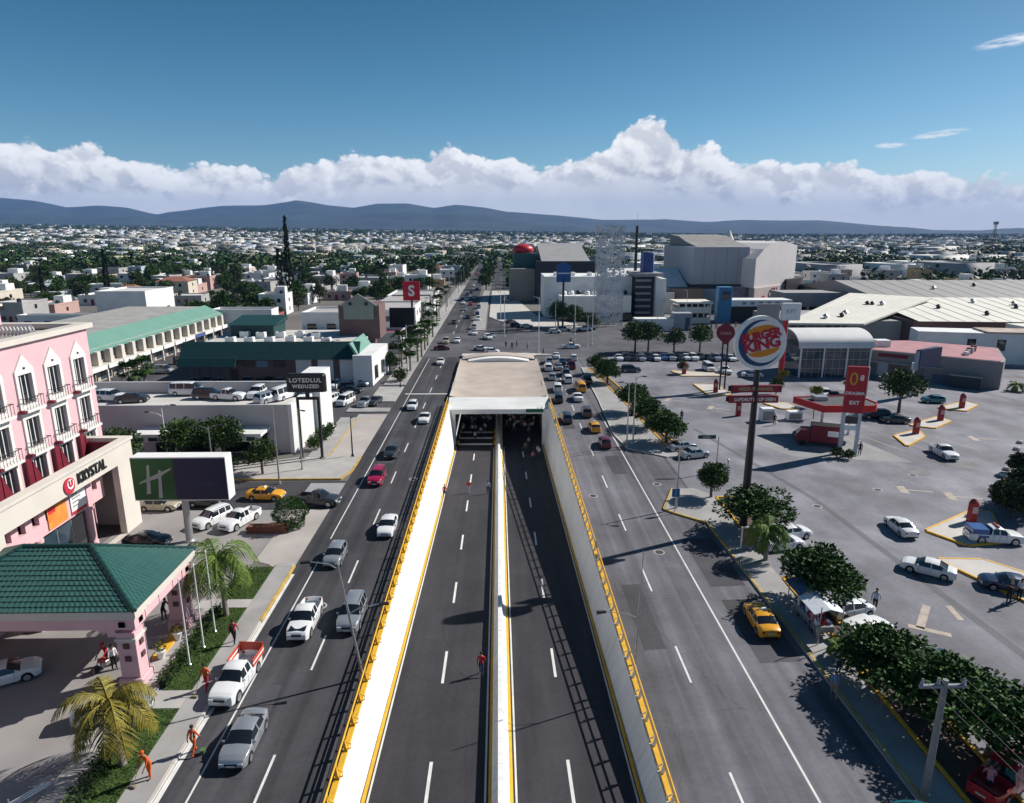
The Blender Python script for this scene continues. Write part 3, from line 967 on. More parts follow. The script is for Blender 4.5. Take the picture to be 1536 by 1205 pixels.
def car_parts(kd):
    if kd in _car:
        return _car[kd]
    s = SPEC[kd]
    L, Wd, r, belt = s['L'], s['W'] / 2, s['r'], s['belt']
    st = set(a for a, _ in s['top'])
    for a, b in s['sw'] + [s['ws'], s['rw']]:
        st |= {a, b}
    for w in s['wh']:
        for k in range(-4, 5):
            st.add(w + k / 4 * (r + .05) / L)
    if 'bed' in s:
        st |= set(s['bed'])
        st |= {s['bed'][0] + .004, s['bed'][1] - .004}
    st |= {(-.5 + i / 26) for i in range(27)}
    st = sorted(st)
    q = [st[0]]
    for a in st[1:]:
        if a - q[-1] > .0019:
            q.append(a)
    st = q
    rings = []
    for t in st:
        y = t * L
        zt = interp(s['top'], t)
        e = max(0, (abs(t) - .30) / .20)
        w = Wd * (1 - .20 * e ** 2.4)
        zb = .20 + .10 * max(0, (abs(t) - .44) / .06)
        for wc in s['wh']:
            d = abs(y - wc * L)
            if d < r + .05:
                zb = max(zb, r + math.sqrt(max(0, (r + .05) ** 2 - d * d)) * .98)
        zbelt = min(belt, zt - .04)
        zb = min(zb, zbelt - .06)
        gh_ = max(0.0, zt - belt - .06)
        inset = min(1.0, gh_ / .5)
        bed = 'bed' in s and s['bed'][0] < t < s['bed'][1]
        ring = [(0, zb), (w * .86, zb), (w * .985, zb + .05), (w, zb + (zbelt - zb) * .5), (w * .975, zbelt - .02)]
        if bed:
            ring += [(w * .94, zt), (w * .86, zt), (w * .845, .66), (0, .66)]
        else:
            wr = w * (.93 - .17 * inset)
            wl_ = w * .945
            ring += [(wl_, zbelt + .015), (wr, max(zbelt + .02, zt - .055 - .02 * inset)), (wr * .80, zt), (0, zt + .022 + .035 * (1 - inset))]
        rings.append([(x, y, z) for x, z in ring])
    K = len(rings[0])
    groups = {'body': MB(), 'windshield': MB(), 'rear_window': MB(), 'side_window': MB(), 'side_window2': MB()}
    for i in range(len(st) - 1):
        tm = (st[i] + st[i + 1]) / 2
        for k in range(K - 1):
            g = 'body'
            if k in (6, 7) and s['ws'][0] < tm < s['ws'][1]:
                g = 'windshield'
            elif k in (6, 7) and s['rw'][0] < tm < s['rw'][1]:
                g = 'rear_window'
            elif k == 5 and any(a < tm < b for a, b in s['sw']):
                g = 'side_window'
            A, B, C, D = rings[i][k], rings[i][k + 1], rings[i + 1][k + 1], rings[i + 1][k]
            groups[g].add([A, D, C, B], [(0, 1, 2, 3)])
            mir = [(-p[0], p[1], p[2]) for p in (A, B, C, D)]
            groups[g if g != 'side_window' else 'side_window2'].add(mir, [(0, 1, 2, 3)])
    for i in (0, -1):
        rg = rings[i]
        poly = rg[:] + [(-p[0], p[1], p[2]) for p in rg[-2:0:-1]]
        groups['body'].add(poly, [tuple(range(len(poly)))] if i == -1 else [tuple(reversed(range(len(poly))))])
    out = []

    def weld(mb, nm, m, ang):
        me = mb.mesh(nm, m)
        import bmesh
        bm = bmesh.new()
        bm.from_mesh(me)
        bmesh.ops.remove_doubles(bm, verts=bm.verts, dist=.0008)
        bmesh.ops.recalc_face_normals(bm, faces=bm.faces)
        bm.to_mesh(me)
        bm.free()
        me.polygons.foreach_set('use_smooth', [True] * len(me.polygons))
        me.set_sharp_from_angle(angle=R(ang))
        return me
    out.append(('body', weld(groups['body'], kd + '_body', PAINT['white'], 38), 'paint'))
    for g in ('windshield', 'rear_window', 'side_window', 'side_window2'):
        out.append((g.rstrip('2'), weld(groups[g], kd + '_' + g, GLASS, 30), None))
    n = 14
    ty = MB()
    pr = [(r - .11, -.10), (r - .02, -.10), (r, -.06), (r, .06), (r - .02, .10), (r - .11, .10)]
    ty.lathe(pr, n=n)
    ty.v = [(z, x, y) for x, y, z in ty.v]
    rm = MB().lathe([(r - .10, -.106), (r - .13, -.112), (.05, -.108)], n=n)
    rm.v = [(z, x, y) for x, y, z in rm.v]
    rm2 = MB()
    rm2.v = [(-x, y, z) for x, y, z in rm.v]
    rm2.f = rm.f
    tm_, r1, r2 = ty.mesh(kd + '_tyre', TYRE, 40), rm.mesh(kd + '_rim', RIM, 40), rm2.mesh(kd + '_rim', RIM, 40)
    wheels = []
    for w in s['wh']:
        for sg in (-1, 1):
            wheels.append(((sg * (Wd - .095), w * L, r), tm_, r1 if sg < 0 else r2))
    # lamps, bumpers, grille, plates, mirrors
    zf = interp(s['top'], .47) - .14
    zr = interp(s['top'], -.47) - .20 if kd in ('sedan',) else belt - .12

    def blk(x0, x1, y0, y1, z0, z1, nm, m):
        return (nm, MB().bev(x0, x1, y0, y1, z0, z1, .02).mesh(kd + '_' + nm, m), None)
    xf = Wd * .80
    for sg in (-1, 1):
        a, b = sorted((sg * Wd * .44, sg * xf))
        out.append(blk(a, b, L * .462, L * .5 + .008, zf - .11, zf + .02, 'headlight', LAMP_F))
        a, b = sorted((sg * Wd * .54, sg * xf * 1.0))
        out.append(blk(a, b, -L * .5 - .012, -L * .47, zr - .10, zr + .06, 'taillight', LAMP_R))
        a, b = sorted((sg * Wd * .96, sg * (Wd + .16)))
        ym = (s['ws'][1] - .06) * L
        out.append((('mirror'), MB().bev(a, b, ym - .06, ym + .06, belt - .02, belt + .13, .03).mesh(kd + '_mirror', PAINT['white']), 'paint'))
    out.append(blk(-Wd * .42, Wd * .42, L * .488, L * .5 + .014, zf - .15, zf - .0, 'grille', TRIM))
    out.append(blk(-Wd * .74, Wd * .74, L * .485, L * .5 + .016, .28, .42, 'lower_grille', TRIM))
    out.append(blk(-Wd * .70, Wd * .70, -L * .5 - .014, -L * .488, .30, .42, 'rear_bumper_trim', TRIM))
    out.append(blk(-.26, .26, L * .5 + .017, L * .5 + .028, .43, .55, 'number_plate', PLATE))
    out.append(blk(-.26, .26, -L * .5 - .03, -L * .5 - .015, .62, .74, 'number_plate', PLATE))
    # door seams and handles on both flanks
    yb = [s['sw'][0][0] * L, s['sw'][-1][1] * L - .05, (s['sw'][-1][0] + s['sw'][-2][1]) / 2 * L]
    for sg in (-1, 1):
        for yq in yb:
            a, b = sorted((sg * (Wd - .012), sg * (Wd + .003)))
            out.append(('door_seam', MB().box(a, b, yq - .008, yq + .008, .38, belt - .05).mesh(kd + '_door_seam', TRIM), None))
    for sg in (-1, 1):
        for yq in (yb[2] + .12, yb[0] + .14):
            a, b = sorted((sg * (Wd - .01), sg * (Wd + .022)))
            out.append(blk(a, b, yq - .07, yq + .07, belt - .17, belt - .135, 'door_handle', RIM))
    # underside
    out.append(('underbody', MB().box(-Wd * .84, Wd * .84, -L * .46, L * .46, .21, .34).mesh(kd + '_underbody', TRIM), None))
    if kd == 'suv':
        for sg in (-1, 1):
            out.append(('roof_rail', MB().tube([(sg * Wd * .66, -L * .40, 1.68), (sg * Wd * .67, -L * .1, 1.755), (sg * Wd * .66, L * .05, 1.70)], .022, 6).mesh('roof_rail', TRIM), None))
    _car[kd] = (out, wheels)
    return _car[kd]


CAR_S = 0.80


def car(kd, colour, x, y, hd, label, group=None, z=0.0, detail=2, taxi=False):
    "heading hd in degrees: 0 drives away along +Y, 180 towards the viewer"
    nm = {'sedan': 'sedan_car', 'hatch': 'hatchback_car', 'suv': 'suv_car', 'pickup': 'pickup_truck', 'van': 'passenger_van'}[kd]
    cat = {'pickup': 'pickup', 'van': 'van'}.get(kd, 'car')
    if taxi:
        cat = 'taxi'
    t = thing(nm, label, cat, (x, y, z), R(-hd), group)
    t.scale = (CAR_S,) * 3
    parts, wheels = car_parts(kd)
    keep = {0: ('body', 'windshield', 'rear_window', 'side_window', 'underbody'), 1: ('body', 'windshield', 'rear_window', 'side_window', 'headlight', 'taillight', 'underbody')}
    for pn, me, kk in parts:
        if detail < 2 and pn not in keep[detail]:
            continue
        o = link(pn, me, t)
        if kk == 'paint':
            o.material_slots[0].link = 'OBJECT'
            o.material_slots[0].material = PAINT[colour]
    for loc, ty, rm in wheels:
        w = link('wheel', ty, t, loc)
        if detail > 0:
            link('rim', rm, w)
    if taxi:
        s = SPEC[kd]
        MB().bev(-.28, .28, -.10, .10, interp(s['top'], 0) + .015, interp(s['top'], 0) + .17, .03).build('roof_sign', WHITE, t)
    return t


def carp(kd, colour, px, py, hd, label, group=None, z=0.0, **k):
    x, y = at(px, py, z)
    return car(kd, colour, x, y, hd, label, group, z, **k)


# left roadway, driving towards the viewer
carp('sedan', 'silver', 368, 1118, 180, 'silver sedan in the kerb lane beside the orange-clad workers')
ft = carp('pickup', 'white', 356, 1028, 184, 'white pickup with orange-red and white striped boards parked by the kerb')
for sg in (-1, 1):
    MB().bev(sg * .93 - .03, sg * .93 + .03, -2.6, -.72, .95, 1.55, .01).build('bed_board', mat('orange_board', (0.55, 0.07, 0.03), .5), ft)
    MB().box(sg * .93 - .036, sg * .93 + .036, -2.6, -.72, 1.20, 1.33).build('reflective_stripe', WHITE, ft)
MB().bev(-.9, .9, -2.66, -2.60, .95, 1.75, .01).build('rear_board', mat('orange_board', (0.55, 0.07, 0.03), .5), ft)
ft = carp('pickup', 'white', 459, 938, 180, 'white pickup with black bonnet driving beside a silver people carrier')
MB().bev(-.66, .66, 1.22, 2.38, 1.02, 1.10, .03).build('bonnet_panel', PAINT['black'], ft)
carp('suv', 'silver', 529, 930, 180, 'silver people carrier with roof bars beside the yellow railing')
carp('hatch', 'silver', 504, 840, 181, 'pale silver crossover with dark roof bars following the white pickup')
carp('sedan', 'white', 582, 796, 180, 'white sedan running close to the yellow railing past the round bush', detail=2)
carp('suv', 'crimson', 566, 722, 180, 'bright crimson sport utility car in the left roadway')
carp('sedan', 'dark grey', 588, 683, 180, 'dark grey sedan just behind the crimson car', detail=1)
G1 = 'small cars in the left roadway beside the tunnel plaza'
carp('sedan', 'white', 637, 632, 180, 'white sedan in the railing lane next to the tunnel portal', G1, detail=1)
carp('hatch', 'white', 619, 613, 180, 'white hatchback in the kerb lane next to the tunnel portal', G1, detail=1)
carp('sedan', 'white', 661, 546, 180, 'white sedan alone beside the tunnel plaza', G1, detail=1)
carp('sedan', 'maroon', 663, 525, 92, 'dark maroon car turning across the left roadway', G1, detail=1)
carp('hatch', 'white', 686, 514, 180, 'white hatchback stopped behind the dark maroon car', G1, detail=1)
carp('suv', 'beige', 669, 515, 180, 'beige car stopped behind the dark maroon car', G1, detail=1)
for px, py, hd, c, k in ((722, 526, 120, 'white', 'sedan'), (738, 530, 100, 'white', 'hatch'), (732, 509, 160, 'white', 'suv'), (737, 506, 170, 'silver', 'sedan')):
    carp(k, c, px, py, hd, 'pale car waiting askew at the crossing behind the tunnel plaza', 'cars waiting behind the plaza', detail=0)
far_cols = ['white', 'silver', 'dark grey', 'black', 'white', 'navy', 'silver', 'grey', 'red', 'white']
k = 0
for (px, py) in ((712, 502), (711, 494), (681, 486), (702, 478), (717, 481), (716, 473), (697, 466), (718, 463), (706, 458), (695, 456), (700, 450), (712, 448), (707, 440), (716, 436), (710, 430), (701, 443), (720, 424), (714, 420), (718, 415)):
    x, y = at(px, py)
    carp(['sedan', 'suv', 'hatch'][k % 3], far_cols[k % 10], px, py, 180 if x < -4 else 0, far_cols[k % 10] + ' ' + ['sedan', 'tall car', 'hatchback'][k % 3] + ' in the far traffic beyond the crossing', 'far traffic on the avenue', detail=0)
    k += 1
for i in range(12):
    y = 400 + i * 19 + rnd.uniform(-8, 8)
    x = rnd.choice((-13.5, -10, -1.5, 2.0, 4.6))
    c = far_cols[rnd.randrange(10)]
    car('sedan', c, x, y, 180 if x < -4 else 0, 'tiny ' + c + ' car on the far avenue', 'far traffic on the avenue', z=gh(x, y), detail=0)

# hotel drive and side street
carp('sedan', 'black', 222, 818, 92, 'black sedan parked on the hotel drive behind the green canopy')
carp('suv', 'white', 319, 785, 205, 'white sport utility car parked at the low brick planter')
carp('pickup', 'white', 361, 786, 200, 'white pickup parked next to the low brick planter')
carp('sedan', 'yellow', 399, 748, 95, 'orange-yellow taxi sedan waiting in the side street', taxi=True)
carp('pickup', 'dark grey', 478, 756, 102, 'dark grey pickup nosing out of the side street')
carp('sedan', 'beige', 240, 764, 92, 'beige sedan in the side street behind the hotel corner')
carp('suv', 'silver', 172, 1075, 75, 'silver car half hidden behind the yellowing palm')
carp('sedan', 'white', 8, 1022, 60, 'white car under the green hotel canopy')
carp('hatch', 'black', 690 - 380, 758, 95, 'black hatchback in the side street behind the hotel sign', detail=1)

# lots behind the white building
GL = 'cars in the lot behind the white building'
for px, py, hd, c, kd, lb in ((502, 582, 180, 'white', 'suv', 'white car by the white doors of the green-roofed building'), (541, 578, 120, 'silver', 'sedan', 'silver car by the white corner wall of the green-roofed building'),
                              (527, 589, 100, 'black', 'sedan', 'black car behind the white delivery van'), (519, 606, 195, 'white', 'van', 'white delivery van in the lot beside the lamp'),
                              (496, 604, 200, 'white', 'suv', 'white car tucked beside the white delivery van'), (549, 608, 190, 'silver', 'pickup', 'silver pickup by the yellow kerb of the lamp'), (563, 606, 190, 'dark grey', 'sedan', 'dark sedan beside the silver pickup'),
                              (243, 560, 95, 'silver', 'van', 'silver minivan in front of the arcade of shops'), (277, 546, 95, 'maroon', 'van', 'dark red van in front of the arcade of shops'), (305, 558, 120, 'navy', 'sedan', 'dark blue car at the corner of the green-roofed building')):
    carp(kd, c, px, py, hd, lb, GL, detail=1)
for i, px in enumerate((292, 312, 331, 372, 389, 404, 420)):
    c = ['white', 'white', 'white', 'white', 'silver', 'black', 'white'][i]
    carp('suv' if i % 2 else 'hatch', c, px, 577, 175, c + ' car parked in a row in front of the green-roofed building', 'row of cars at the green-roofed building', detail=1)

# right roadway, driving away
carp('sedan', 'yellow', 1141, 938, 2, 'orange-yellow taxi sedan parked at the right kerb in tree shade', taxi=True)
GR = 'queue of cars in the right roadway'
for px, py, c, kd, lb in ((849, 632, 'dark grey', 'suv', 'dark grey car last in the railing lane of the queue'), (880, 623, 'brown', 'suv', 'dark brown tall car between a white car and an orange taxi'),
                          (891, 646, 'yellow', 'hatch', 'orange-yellow taxi behind the dark brown tall car'), (907, 669, 'maroon', 'hatch', 'maroon hatchback last in the queue'), (837, 602, 'black', 'suv', 'black car in the railing lane of the queue'),
                          (866, 600, 'white', 'sedan', 'white sedan just ahead of the dark brown tall car'), (836, 586, 'white', 'suv', 'white tall car in the railing lane of the queue'), (870, 586, 'yellow', 'van', 'orange-yellow boxy taxi behind the black pickup'),
                          (880, 574, 'black', 'pickup', 'black pickup at the kerb near the front of the queue'), (851, 573, 'white', 'suv', 'white car in the middle lane of the queue'), (828, 569, 'silver', 'hatch', 'silver hatchback near the front of the queue'),
                          (848, 563, 'dark grey', 'suv', 'dark grey tall car near the front of the queue'), (822, 555, 'white', 'suv', 'white car level with the lens-shaped vault'), (838, 554, 'silver', 'sedan', 'silver sedan level with the lens-shaped vault'),
                          (857, 552, 'maroon', 'pickup', 'dark red pickup level with the lens-shaped vault'), (823, 545, 'silver', 'suv', 'silver car at the head of the queue by the railing'), (844, 546, 'navy', 'sedan', 'dark blue sedan at the head of the queue'),
                          (834, 537, 'white', 'sedan', 'white sedan leading the queue'), (860, 540, 'white', 'hatch', 'white hatchback leading the queue')):
    carp(kd, c, px, py, rnd.uniform(-4, 6), lb, GR, detail=1, taxi=(c == 'yellow'))
carp('pickup', 'white', 856, 523, 85, 'white patrol pickup crossing in front of the queue', GR, detail=1)

# car park
carp('pickup', 'white', 1414, 684, 185, 'white pickup driving between the triangular islands')
carp('sedan', 'white', 1350, 797, 3, 'white sedan driving away in the open car park')
carp('sedan', 'white', 1391, 860, -52, 'white sedan turning past the tip of the yellow-edged island')
carp('sedan', 'navy', 1512, 884, -68, 'dark blue sedan parked over the yellow-edged island')
ft = carp('pickup', 'white', 1489, 812, 100, 'white patrol pickup with blue stripes parked by the conifer')
MB().box(-.94, .94, -1.9, -.9, .70, .95).build('blue_stripe', PAINT['blue'], ft)
MB().bev(-.55, .55, -.1, .15, 1.78, 1.90, .03).build('light_bar', PAINT['red'], ft)
MB().bev(-.9, .9, -2.5, -.9, 1.07, 1.6, .03).build('cargo_box', PAINT['blue'], ft)
carp('hatch', 'teal', 1399, 604, -80, 'teal hatchback at the far end of the car park')
carp('suv', 'black', 1313, 628, -80, 'black car in the shade of the round tree')
carp('sedan', 'dark grey', 1342, 634, -80, 'dark grey sedan in the shade of the round tree')
carp('pickup', 'dark grey', 1250, 600, 190, 'dark grey pickup behind the red canopy')
carp('suv', 'white', 1238, 596, 190, 'white car behind the red canopy', detail=1)
carp('sedan', 'black', 1266, 603, 190, 'black sedan behind the red canopy', detail=1)
carp('van', 'white', 1062, 556, 180, 'white van parked by the small kiosk tree')
carp('pickup', 'white', 1087, 560, 180, 'white pickup parked by the small kiosk tree')
carp('sedan', 'white', 1128, 566, 100, 'white sedan parked behind the round burger sign', detail=1)
carp('suv', 'dark grey', 946, 558, 95, 'dark grey car parked under the kerbside trees', detail=1)
carp('sedan', 'black', 914, 560, 100, 'black sedan parked under the kerbside trees', detail=1)
GT = 'cars parked under the kerbside trees'
carp('sedan', 'silver', 1041, 686, 75, 'pale patrol car at the yellow kerb nose of the planted strip')
carp('sedan', 'silver', 1022, 675, 70, 'silver sedan beside the pale patrol car')
carp('sedan', 'white', 1184, 806, 78, 'white sedan half hidden by the feathery palm')
carp('sedan', 'white', 1172, 822, 78, 'white sedan behind the feathery palm by the frame of plants')
carp('hatch', 'white', 1275, 922, 75, 'white hatchback nearest the vendor stall')
carp('suv', 'white', 1297, 955, 68, 'white sport utility car between two white cars by the vendor stall')
carp('sedan', 'white', 1328, 980, 68, 'white sedan beyond the sport utility car, by the big trees')
carp('sedan', 'white', 1362, 1002, 68, 'white car with black tail behind the big trees')
carp('pickup', 'black', 1392, 1010, 70, 'black pickup behind the big trees')
carp('pickup', 'red', 1502, 1178, 60, 'red pickup with a cluttered open bed under the big tree')
for i in range(17):
    px = 928 + i * 11.2
    c = ['white', 'dark grey', 'black', 'silver', 'navy', 'white', 'blue', 'silver', 'black', 'white'][i % 10]
    carp(['sedan', 'suv', 'hatch'][i % 3], c, px, 540 + rnd.uniform(-1, 1), 180, c + ' ' + ['sedan', 'tall car', 'hatchback'][i % 3] + ' in the row under the three round trees', 'row of cars under the round trees', detail=0)
# street beyond, cars near the round plaza
for px, py, hd, c, kd in ((765, 485, 60, 'dark grey', 'sedan'), (775, 491, 90, 'black', 'suv'), (790, 492, 90, 'silver', 'sedan'), (832, 500, 90, 'white', 'hatch'), (846, 497, 90, 'silver', 'suv'), (876, 496, 95, 'white', 'pickup'), (884, 495, 95, 'blue', 'sedan'),
                          (760, 452, 20, 'white', 'van'), (768, 448, 15, 'silver', 'suv'), (756, 455, 10, 'black', 'sedan'), (1018, 490, 80, 'white', 'sedan'), (980, 494, 80, 'silver', 'hatch')):
    carp(kd, c, px, py, hd, c + ' ' + {'sedan': 'sedan', 'suv': 'tall car', 'hatch': 'hatchback', 'pickup': 'pickup', 'van': 'van'}[kd] + ' near the round plaza beyond the crossing', 'cars around the plaza beyond', detail=0)
# mall car park
n = 0
for row in range(5):
    for i in range(11):
        if rnd.random() < .22:
            continue
        x, y = 78 + i * 3.1 + row * 5, 176 + row * 8.5 + i * .5
        c = ['white', 'silver', 'white', 'grey', 'black', 'white', 'red', 'white'][rnd.randrange(8)]
        car(['sedan', 'suv', 'hatch'][n % 3], c, x, y, rnd.choice((0, 180)) + 15, c + ' ' + ['sedan', 'tall car', 'hatchback'][n % 3] + ' in the mall parking rows', 'cars in the mall car park', detail=0)
        n += 1
for i in range(9):
    x, y = 92 + i * 3.1, 104 - i * 2.2
    c = ['white', 'silver', 'black', 'white'][i % 4]
    car('sedan', c, x, y, 40, c + ' car at the end of the flat grey restaurant', 'cars beyond the flat restaurant', detail=0)

# ------------------------------------------------------------------ buildings
def wall_with_openings(mb, x, y0, y1, z0, z1, holes, th, face=1):
    "wall in the plane X = x between y0..y1, with rectangular holes (ya, yb, za, zb); th thick inwards"
    ysn = sorted({y0, y1} | {h[0] for h in holes} | {h[1] for h in holes})
    zsn = sorted({z0, z1} | {h[2] for h in holes} | {h[3] for h in holes})
    xa, xb = (x - th, x) if face > 0 else (x, x + th)
    for i in range(len(ysn) - 1):
        run = None
        for j in range(len(zsn) - 1):
            cy, cz = (ysn[i] + ysn[i + 1]) / 2, (zsn[j] + zsn[j + 1]) / 2
            solid = not any(h[0] < cy < h[1] and h[2] < cz < h[3] for h in holes)
            if solid and run is None:
                run = zsn[j]
            if run is not None and (not solid or j == len(zsn) - 2):
                mb.box(xa, xb, ysn[i], ysn[i + 1], run, zsn[j + 1] if solid else zsn[j])
                run = None
    return mb


# --- pink hotel
HX, HY0, HY1, HZ = -35.8, 22.0, 57.9, 17.1
T = thing('pink_hotel', 'pink four-storey hotel with white pointed window surrounds and beige entrance arcade', 'hotel', (-31.9, 40, 0))
ox, oy = 31.9, -40.0                                   # world to local


def hb(mb, nm, m, par=None, smooth=None):
    mb.v = [(x + ox, y + oy, z) for x, y, z in mb.v]
    return mb.build(nm, m, par or T, smooth)


cols = [56.05 - 3.28 * i for i in range(10)]
rows = [13.75, 10.40, 7.30]
hb(MB().box(-60, HX - 0.02, HY0, HY1 - .02, 0, HZ - .35), 'inner_block', PINK)
holes = [(c - .72, c + .72, z - 1.25, z + 1.05) for c in cols for z in rows]
hb(wall_with_openings(MB(), HX + .30, HY0, HY1, 5.5, HZ, holes, .30), 'wall', PINK)
hb(MB().box(-60, HX - .0, HY1 - .01, HY1 + .28, 0, HZ), 'end_wall', PINK)
hb(MB().box(HX - .4, HX + .62, HY0, HY1 + .5, HZ + .002, HZ + .42).box(-60, HX - .41, HY1 - .4, HY1 + .5, HZ + .003, HZ + .42), 'cornice', BEIGE)
hb(MB().box(-59, HX - .5, HY0, HY1 - .5, HZ - .34, HZ - .1), 'flat_roof', mat('roof_felt', (0.28, 0.28, 0.27), .9, .2, .4, space='World'))
pent = hb(MB().box(-58, -41.6, 49, 56.6, HZ - .09, HZ + 2.0), 'penthouse', PINK)
hb(MB().box(-58.2, -41.4, 48.8, 56.8, HZ + 2.01, HZ + 2.2), 'coping', BEIGE, pent)
scr = hb(MB().box(-41.3, HX - 2.2, 54.6, 54.9, HZ - .09, HZ + .7), 'roof_screen', GALV)
for i in range(14):
    hb(MB().tube([(-41.2 + i * .3, 53.8, HZ - .1), (-41.2 + i * .3 + .2, 53.8, HZ + .4), (-41.1 + i * .3, 53.8, HZ + .65)], .05, 6), 'roof_pipe', WHITE)
SURR = mat('white_surround', (0.70, 0.69, 0.66), .7, .06, .8)
for c in cols:
    for ri, z in enumerate(rows):
        fx = HX + .30
        top = z + 1.05
        # surround, one per window, pointed over the top row
        sm = MB()
        if ri == 0:
            out = [(c - 1.02, z - 1.5), (c + 1.02, z - 1.5), (c + 1.02, z + 1.35), (c, z + 2.55), (c - 1.02, z + 1.35)]
        else:
            out = [(c - 1.02, z - 1.5), (c + 1.02, z - 1.5), (c + 1.02, z + 1.62), (c - 1.02, z + 1.62)]
        # frame pieces round the opening
        sm.box(fx + .004, fx + .12, c - 1.02, c - .72, z - 1.5, z + 1.05).box(fx + .004, fx + .12, c + .72, c + 1.02, z - 1.5, z + 1.05)
        sm.box(fx + .004, fx + .12, c - .719, c + .719, z - 1.5, z - 1.25)
        hd = [(y, zz) for y, zz in out if zz > z] + [(c - 1.02, z + 1.051), (c + 1.02, z + 1.051)]
        hd = [(c - 1.02, z + 1.051), (c + 1.02, z + 1.051)] + [(y, zz) for y, zz in out if zz > z]
        sm.prism_x(hd[::-1], fx + .12, fx + .004)
        s_o = hb(sm, 'window_surround', SURR)
        hb(MB().box(fx + .122, fx + .14, c - .12, c + .12, z + 1.42, z + 1.58), 'rosette', DARK, s_o)
        f_o = hb(MB().box(fx - .14, fx - .08, c - .72, c - .64, z - 1.25, z + 1.05).box(fx - .14, fx - .08, c + .64, c + .72, z - 1.25, z + 1.05).box(fx - .14, fx - .08, c - .639, c + .639, z + .97, z + 1.05)
                 .box(fx - .14, fx - .08, c - .639, c + .639, z - 1.25, z - 1.17).box(fx - .14, fx - .08, c - .27, c - .20, z - 1.169, z + .969).box(fx - .14, fx - .08, c + .20, c + .27, z - 1.169, z + .969), 'window_frame', SURR)
        for a, b in ((c - .64, c - .27), (c - .20, c + .20), (c + .27, c + .64)):
            hb(MB().box(fx - .13, fx - .115, a, b, z - 1.17, z + .97), 'pane', GLASS, f_o)
        if ri < 2:
            bl = hb(MB().box(fx + .01, fx + .62, c - 1.05, c + 1.05, z - 1.72, z - 1.52), 'balcony_slab', SURR)
            br = MB()
            for k in range(7):
                yk = c - .96 + k * .32
                br.box(fx + .54, fx + .57, yk - .012, yk + .012, z - 1.52, z - .70)
            br.box(fx + .525, fx + .585, c - 1.0, c + 1.0, z - .70, z - .65)
            for yk in (c - .99, c + .97):
                br.box(fx + .13, fx + .52, yk, yk + .02, z - .70, z - .66).box(fx + .3, fx + .32, yk, yk + .02, z - 1.52, z - .70)
            hb(br, 'balcony_railing', DARK, bl)
            hb(MB().box(fx + .1, fx + .5, c - 1.25, c - 1.06, z - 1.75, z - 1.5), 'bracket', MAROON, bl)
# arcade: beige frame with posts, pink upper band with cut-outs, shop glass, banners
AX = -31.9
hb(wall_with_openings(MB(), AX, 22, 55.8, 0, 7.75, [(40.2, 53.4, .02, 6.15), (24, 38.2, .02, 6.15)], .55), 'arcade_frame', BEIGE)
hb(MB().box(AX - .65, AX + .12, 22, 55.95, 7.752, 8.0).box(HX + .32, AX - .66, 55.25, 55.95, 7.752, 8.0), 'arcade_coping', BEIGE)
hb(MB().box(HX + .32, AX - .56, 55.2, 55.8, 0, 7.75), 'arcade_end', BEIGE)
hb(MB().box(HX + .31, AX - .57, 22, 55.19, 5.9, 6.1), 'terrace_floor', MAROON)
hb(MB().box(AX - .78, AX - .66, 22, 55.2, 6.11, 7.6).box(HX + .4, AX - .8, 55.0, 55.19, 6.11, 7.7), 'terrace_parapet_inner', MAROON)
for c in cols:                                         # red curtains beside terrace windows
    hb(MB().box(HX + .42, HX + .62, c - 1.75, c - 1.2, 6.11, 8.6), 'terrace_shutter', MAROON)
    hb(MB().prism_x([(c - 1.15, 6.11), (c + .1, 6.11), (c - .5, 7.0), (c - 1.15, 8.4)][::-1], HX + .66, HX + .50), 'awning_drape', MAROON)
bandx = AX - 1.3
cut = []
yk = 24.6
while yk < 52.5:
    cut.append((yk, yk + .72, 4.55, 5.35))
    yk += 1.42
hb(wall_with_openings(MB(), bandx, 23, 53.2, 3.55, 5.75, cut, .35), 'upper_band', PINK)
for k in range(20):
    hb(MB().box(bandx - .34, bandx - .02, 23.3 + k * 1.42, 23.85 + k * 1.42, 5.752, 6.05 + .0), 'merlon', PINK)
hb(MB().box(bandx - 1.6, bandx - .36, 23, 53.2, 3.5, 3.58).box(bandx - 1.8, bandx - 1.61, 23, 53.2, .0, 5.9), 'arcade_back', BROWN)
for yk in (41.0, 44.9, 51.0, 33, 37, 28):
    hb(MB().lathe([(.42, 0), (.42, .5), (.34, .55), (.34, 3.2), (.42, 3.3), (.42, 3.54)], (bandx - .18, yk, 0), 14), 'column', PINK)
for a, b in ((41.5, 44.4), (45.4, 50.5), (33.5, 36.5)):
    gl = hb(MB().box(bandx - .25, bandx - .22, a, b, .35, 3.3), 'shop_glass', GLASS_B)
    for k in range(1, 3):
        yy_ = a + (b - a) * k / 3
        hb(MB().box(bandx - .28, bandx - .20, yy_ - .03, yy_ + .03, .35, 3.3), 'mullion', GALV, gl)
    hb(MB().box(bandx - .5, bandx + .1, a - .1, b + .1, 0, .34), 'plinth', PINK, gl)
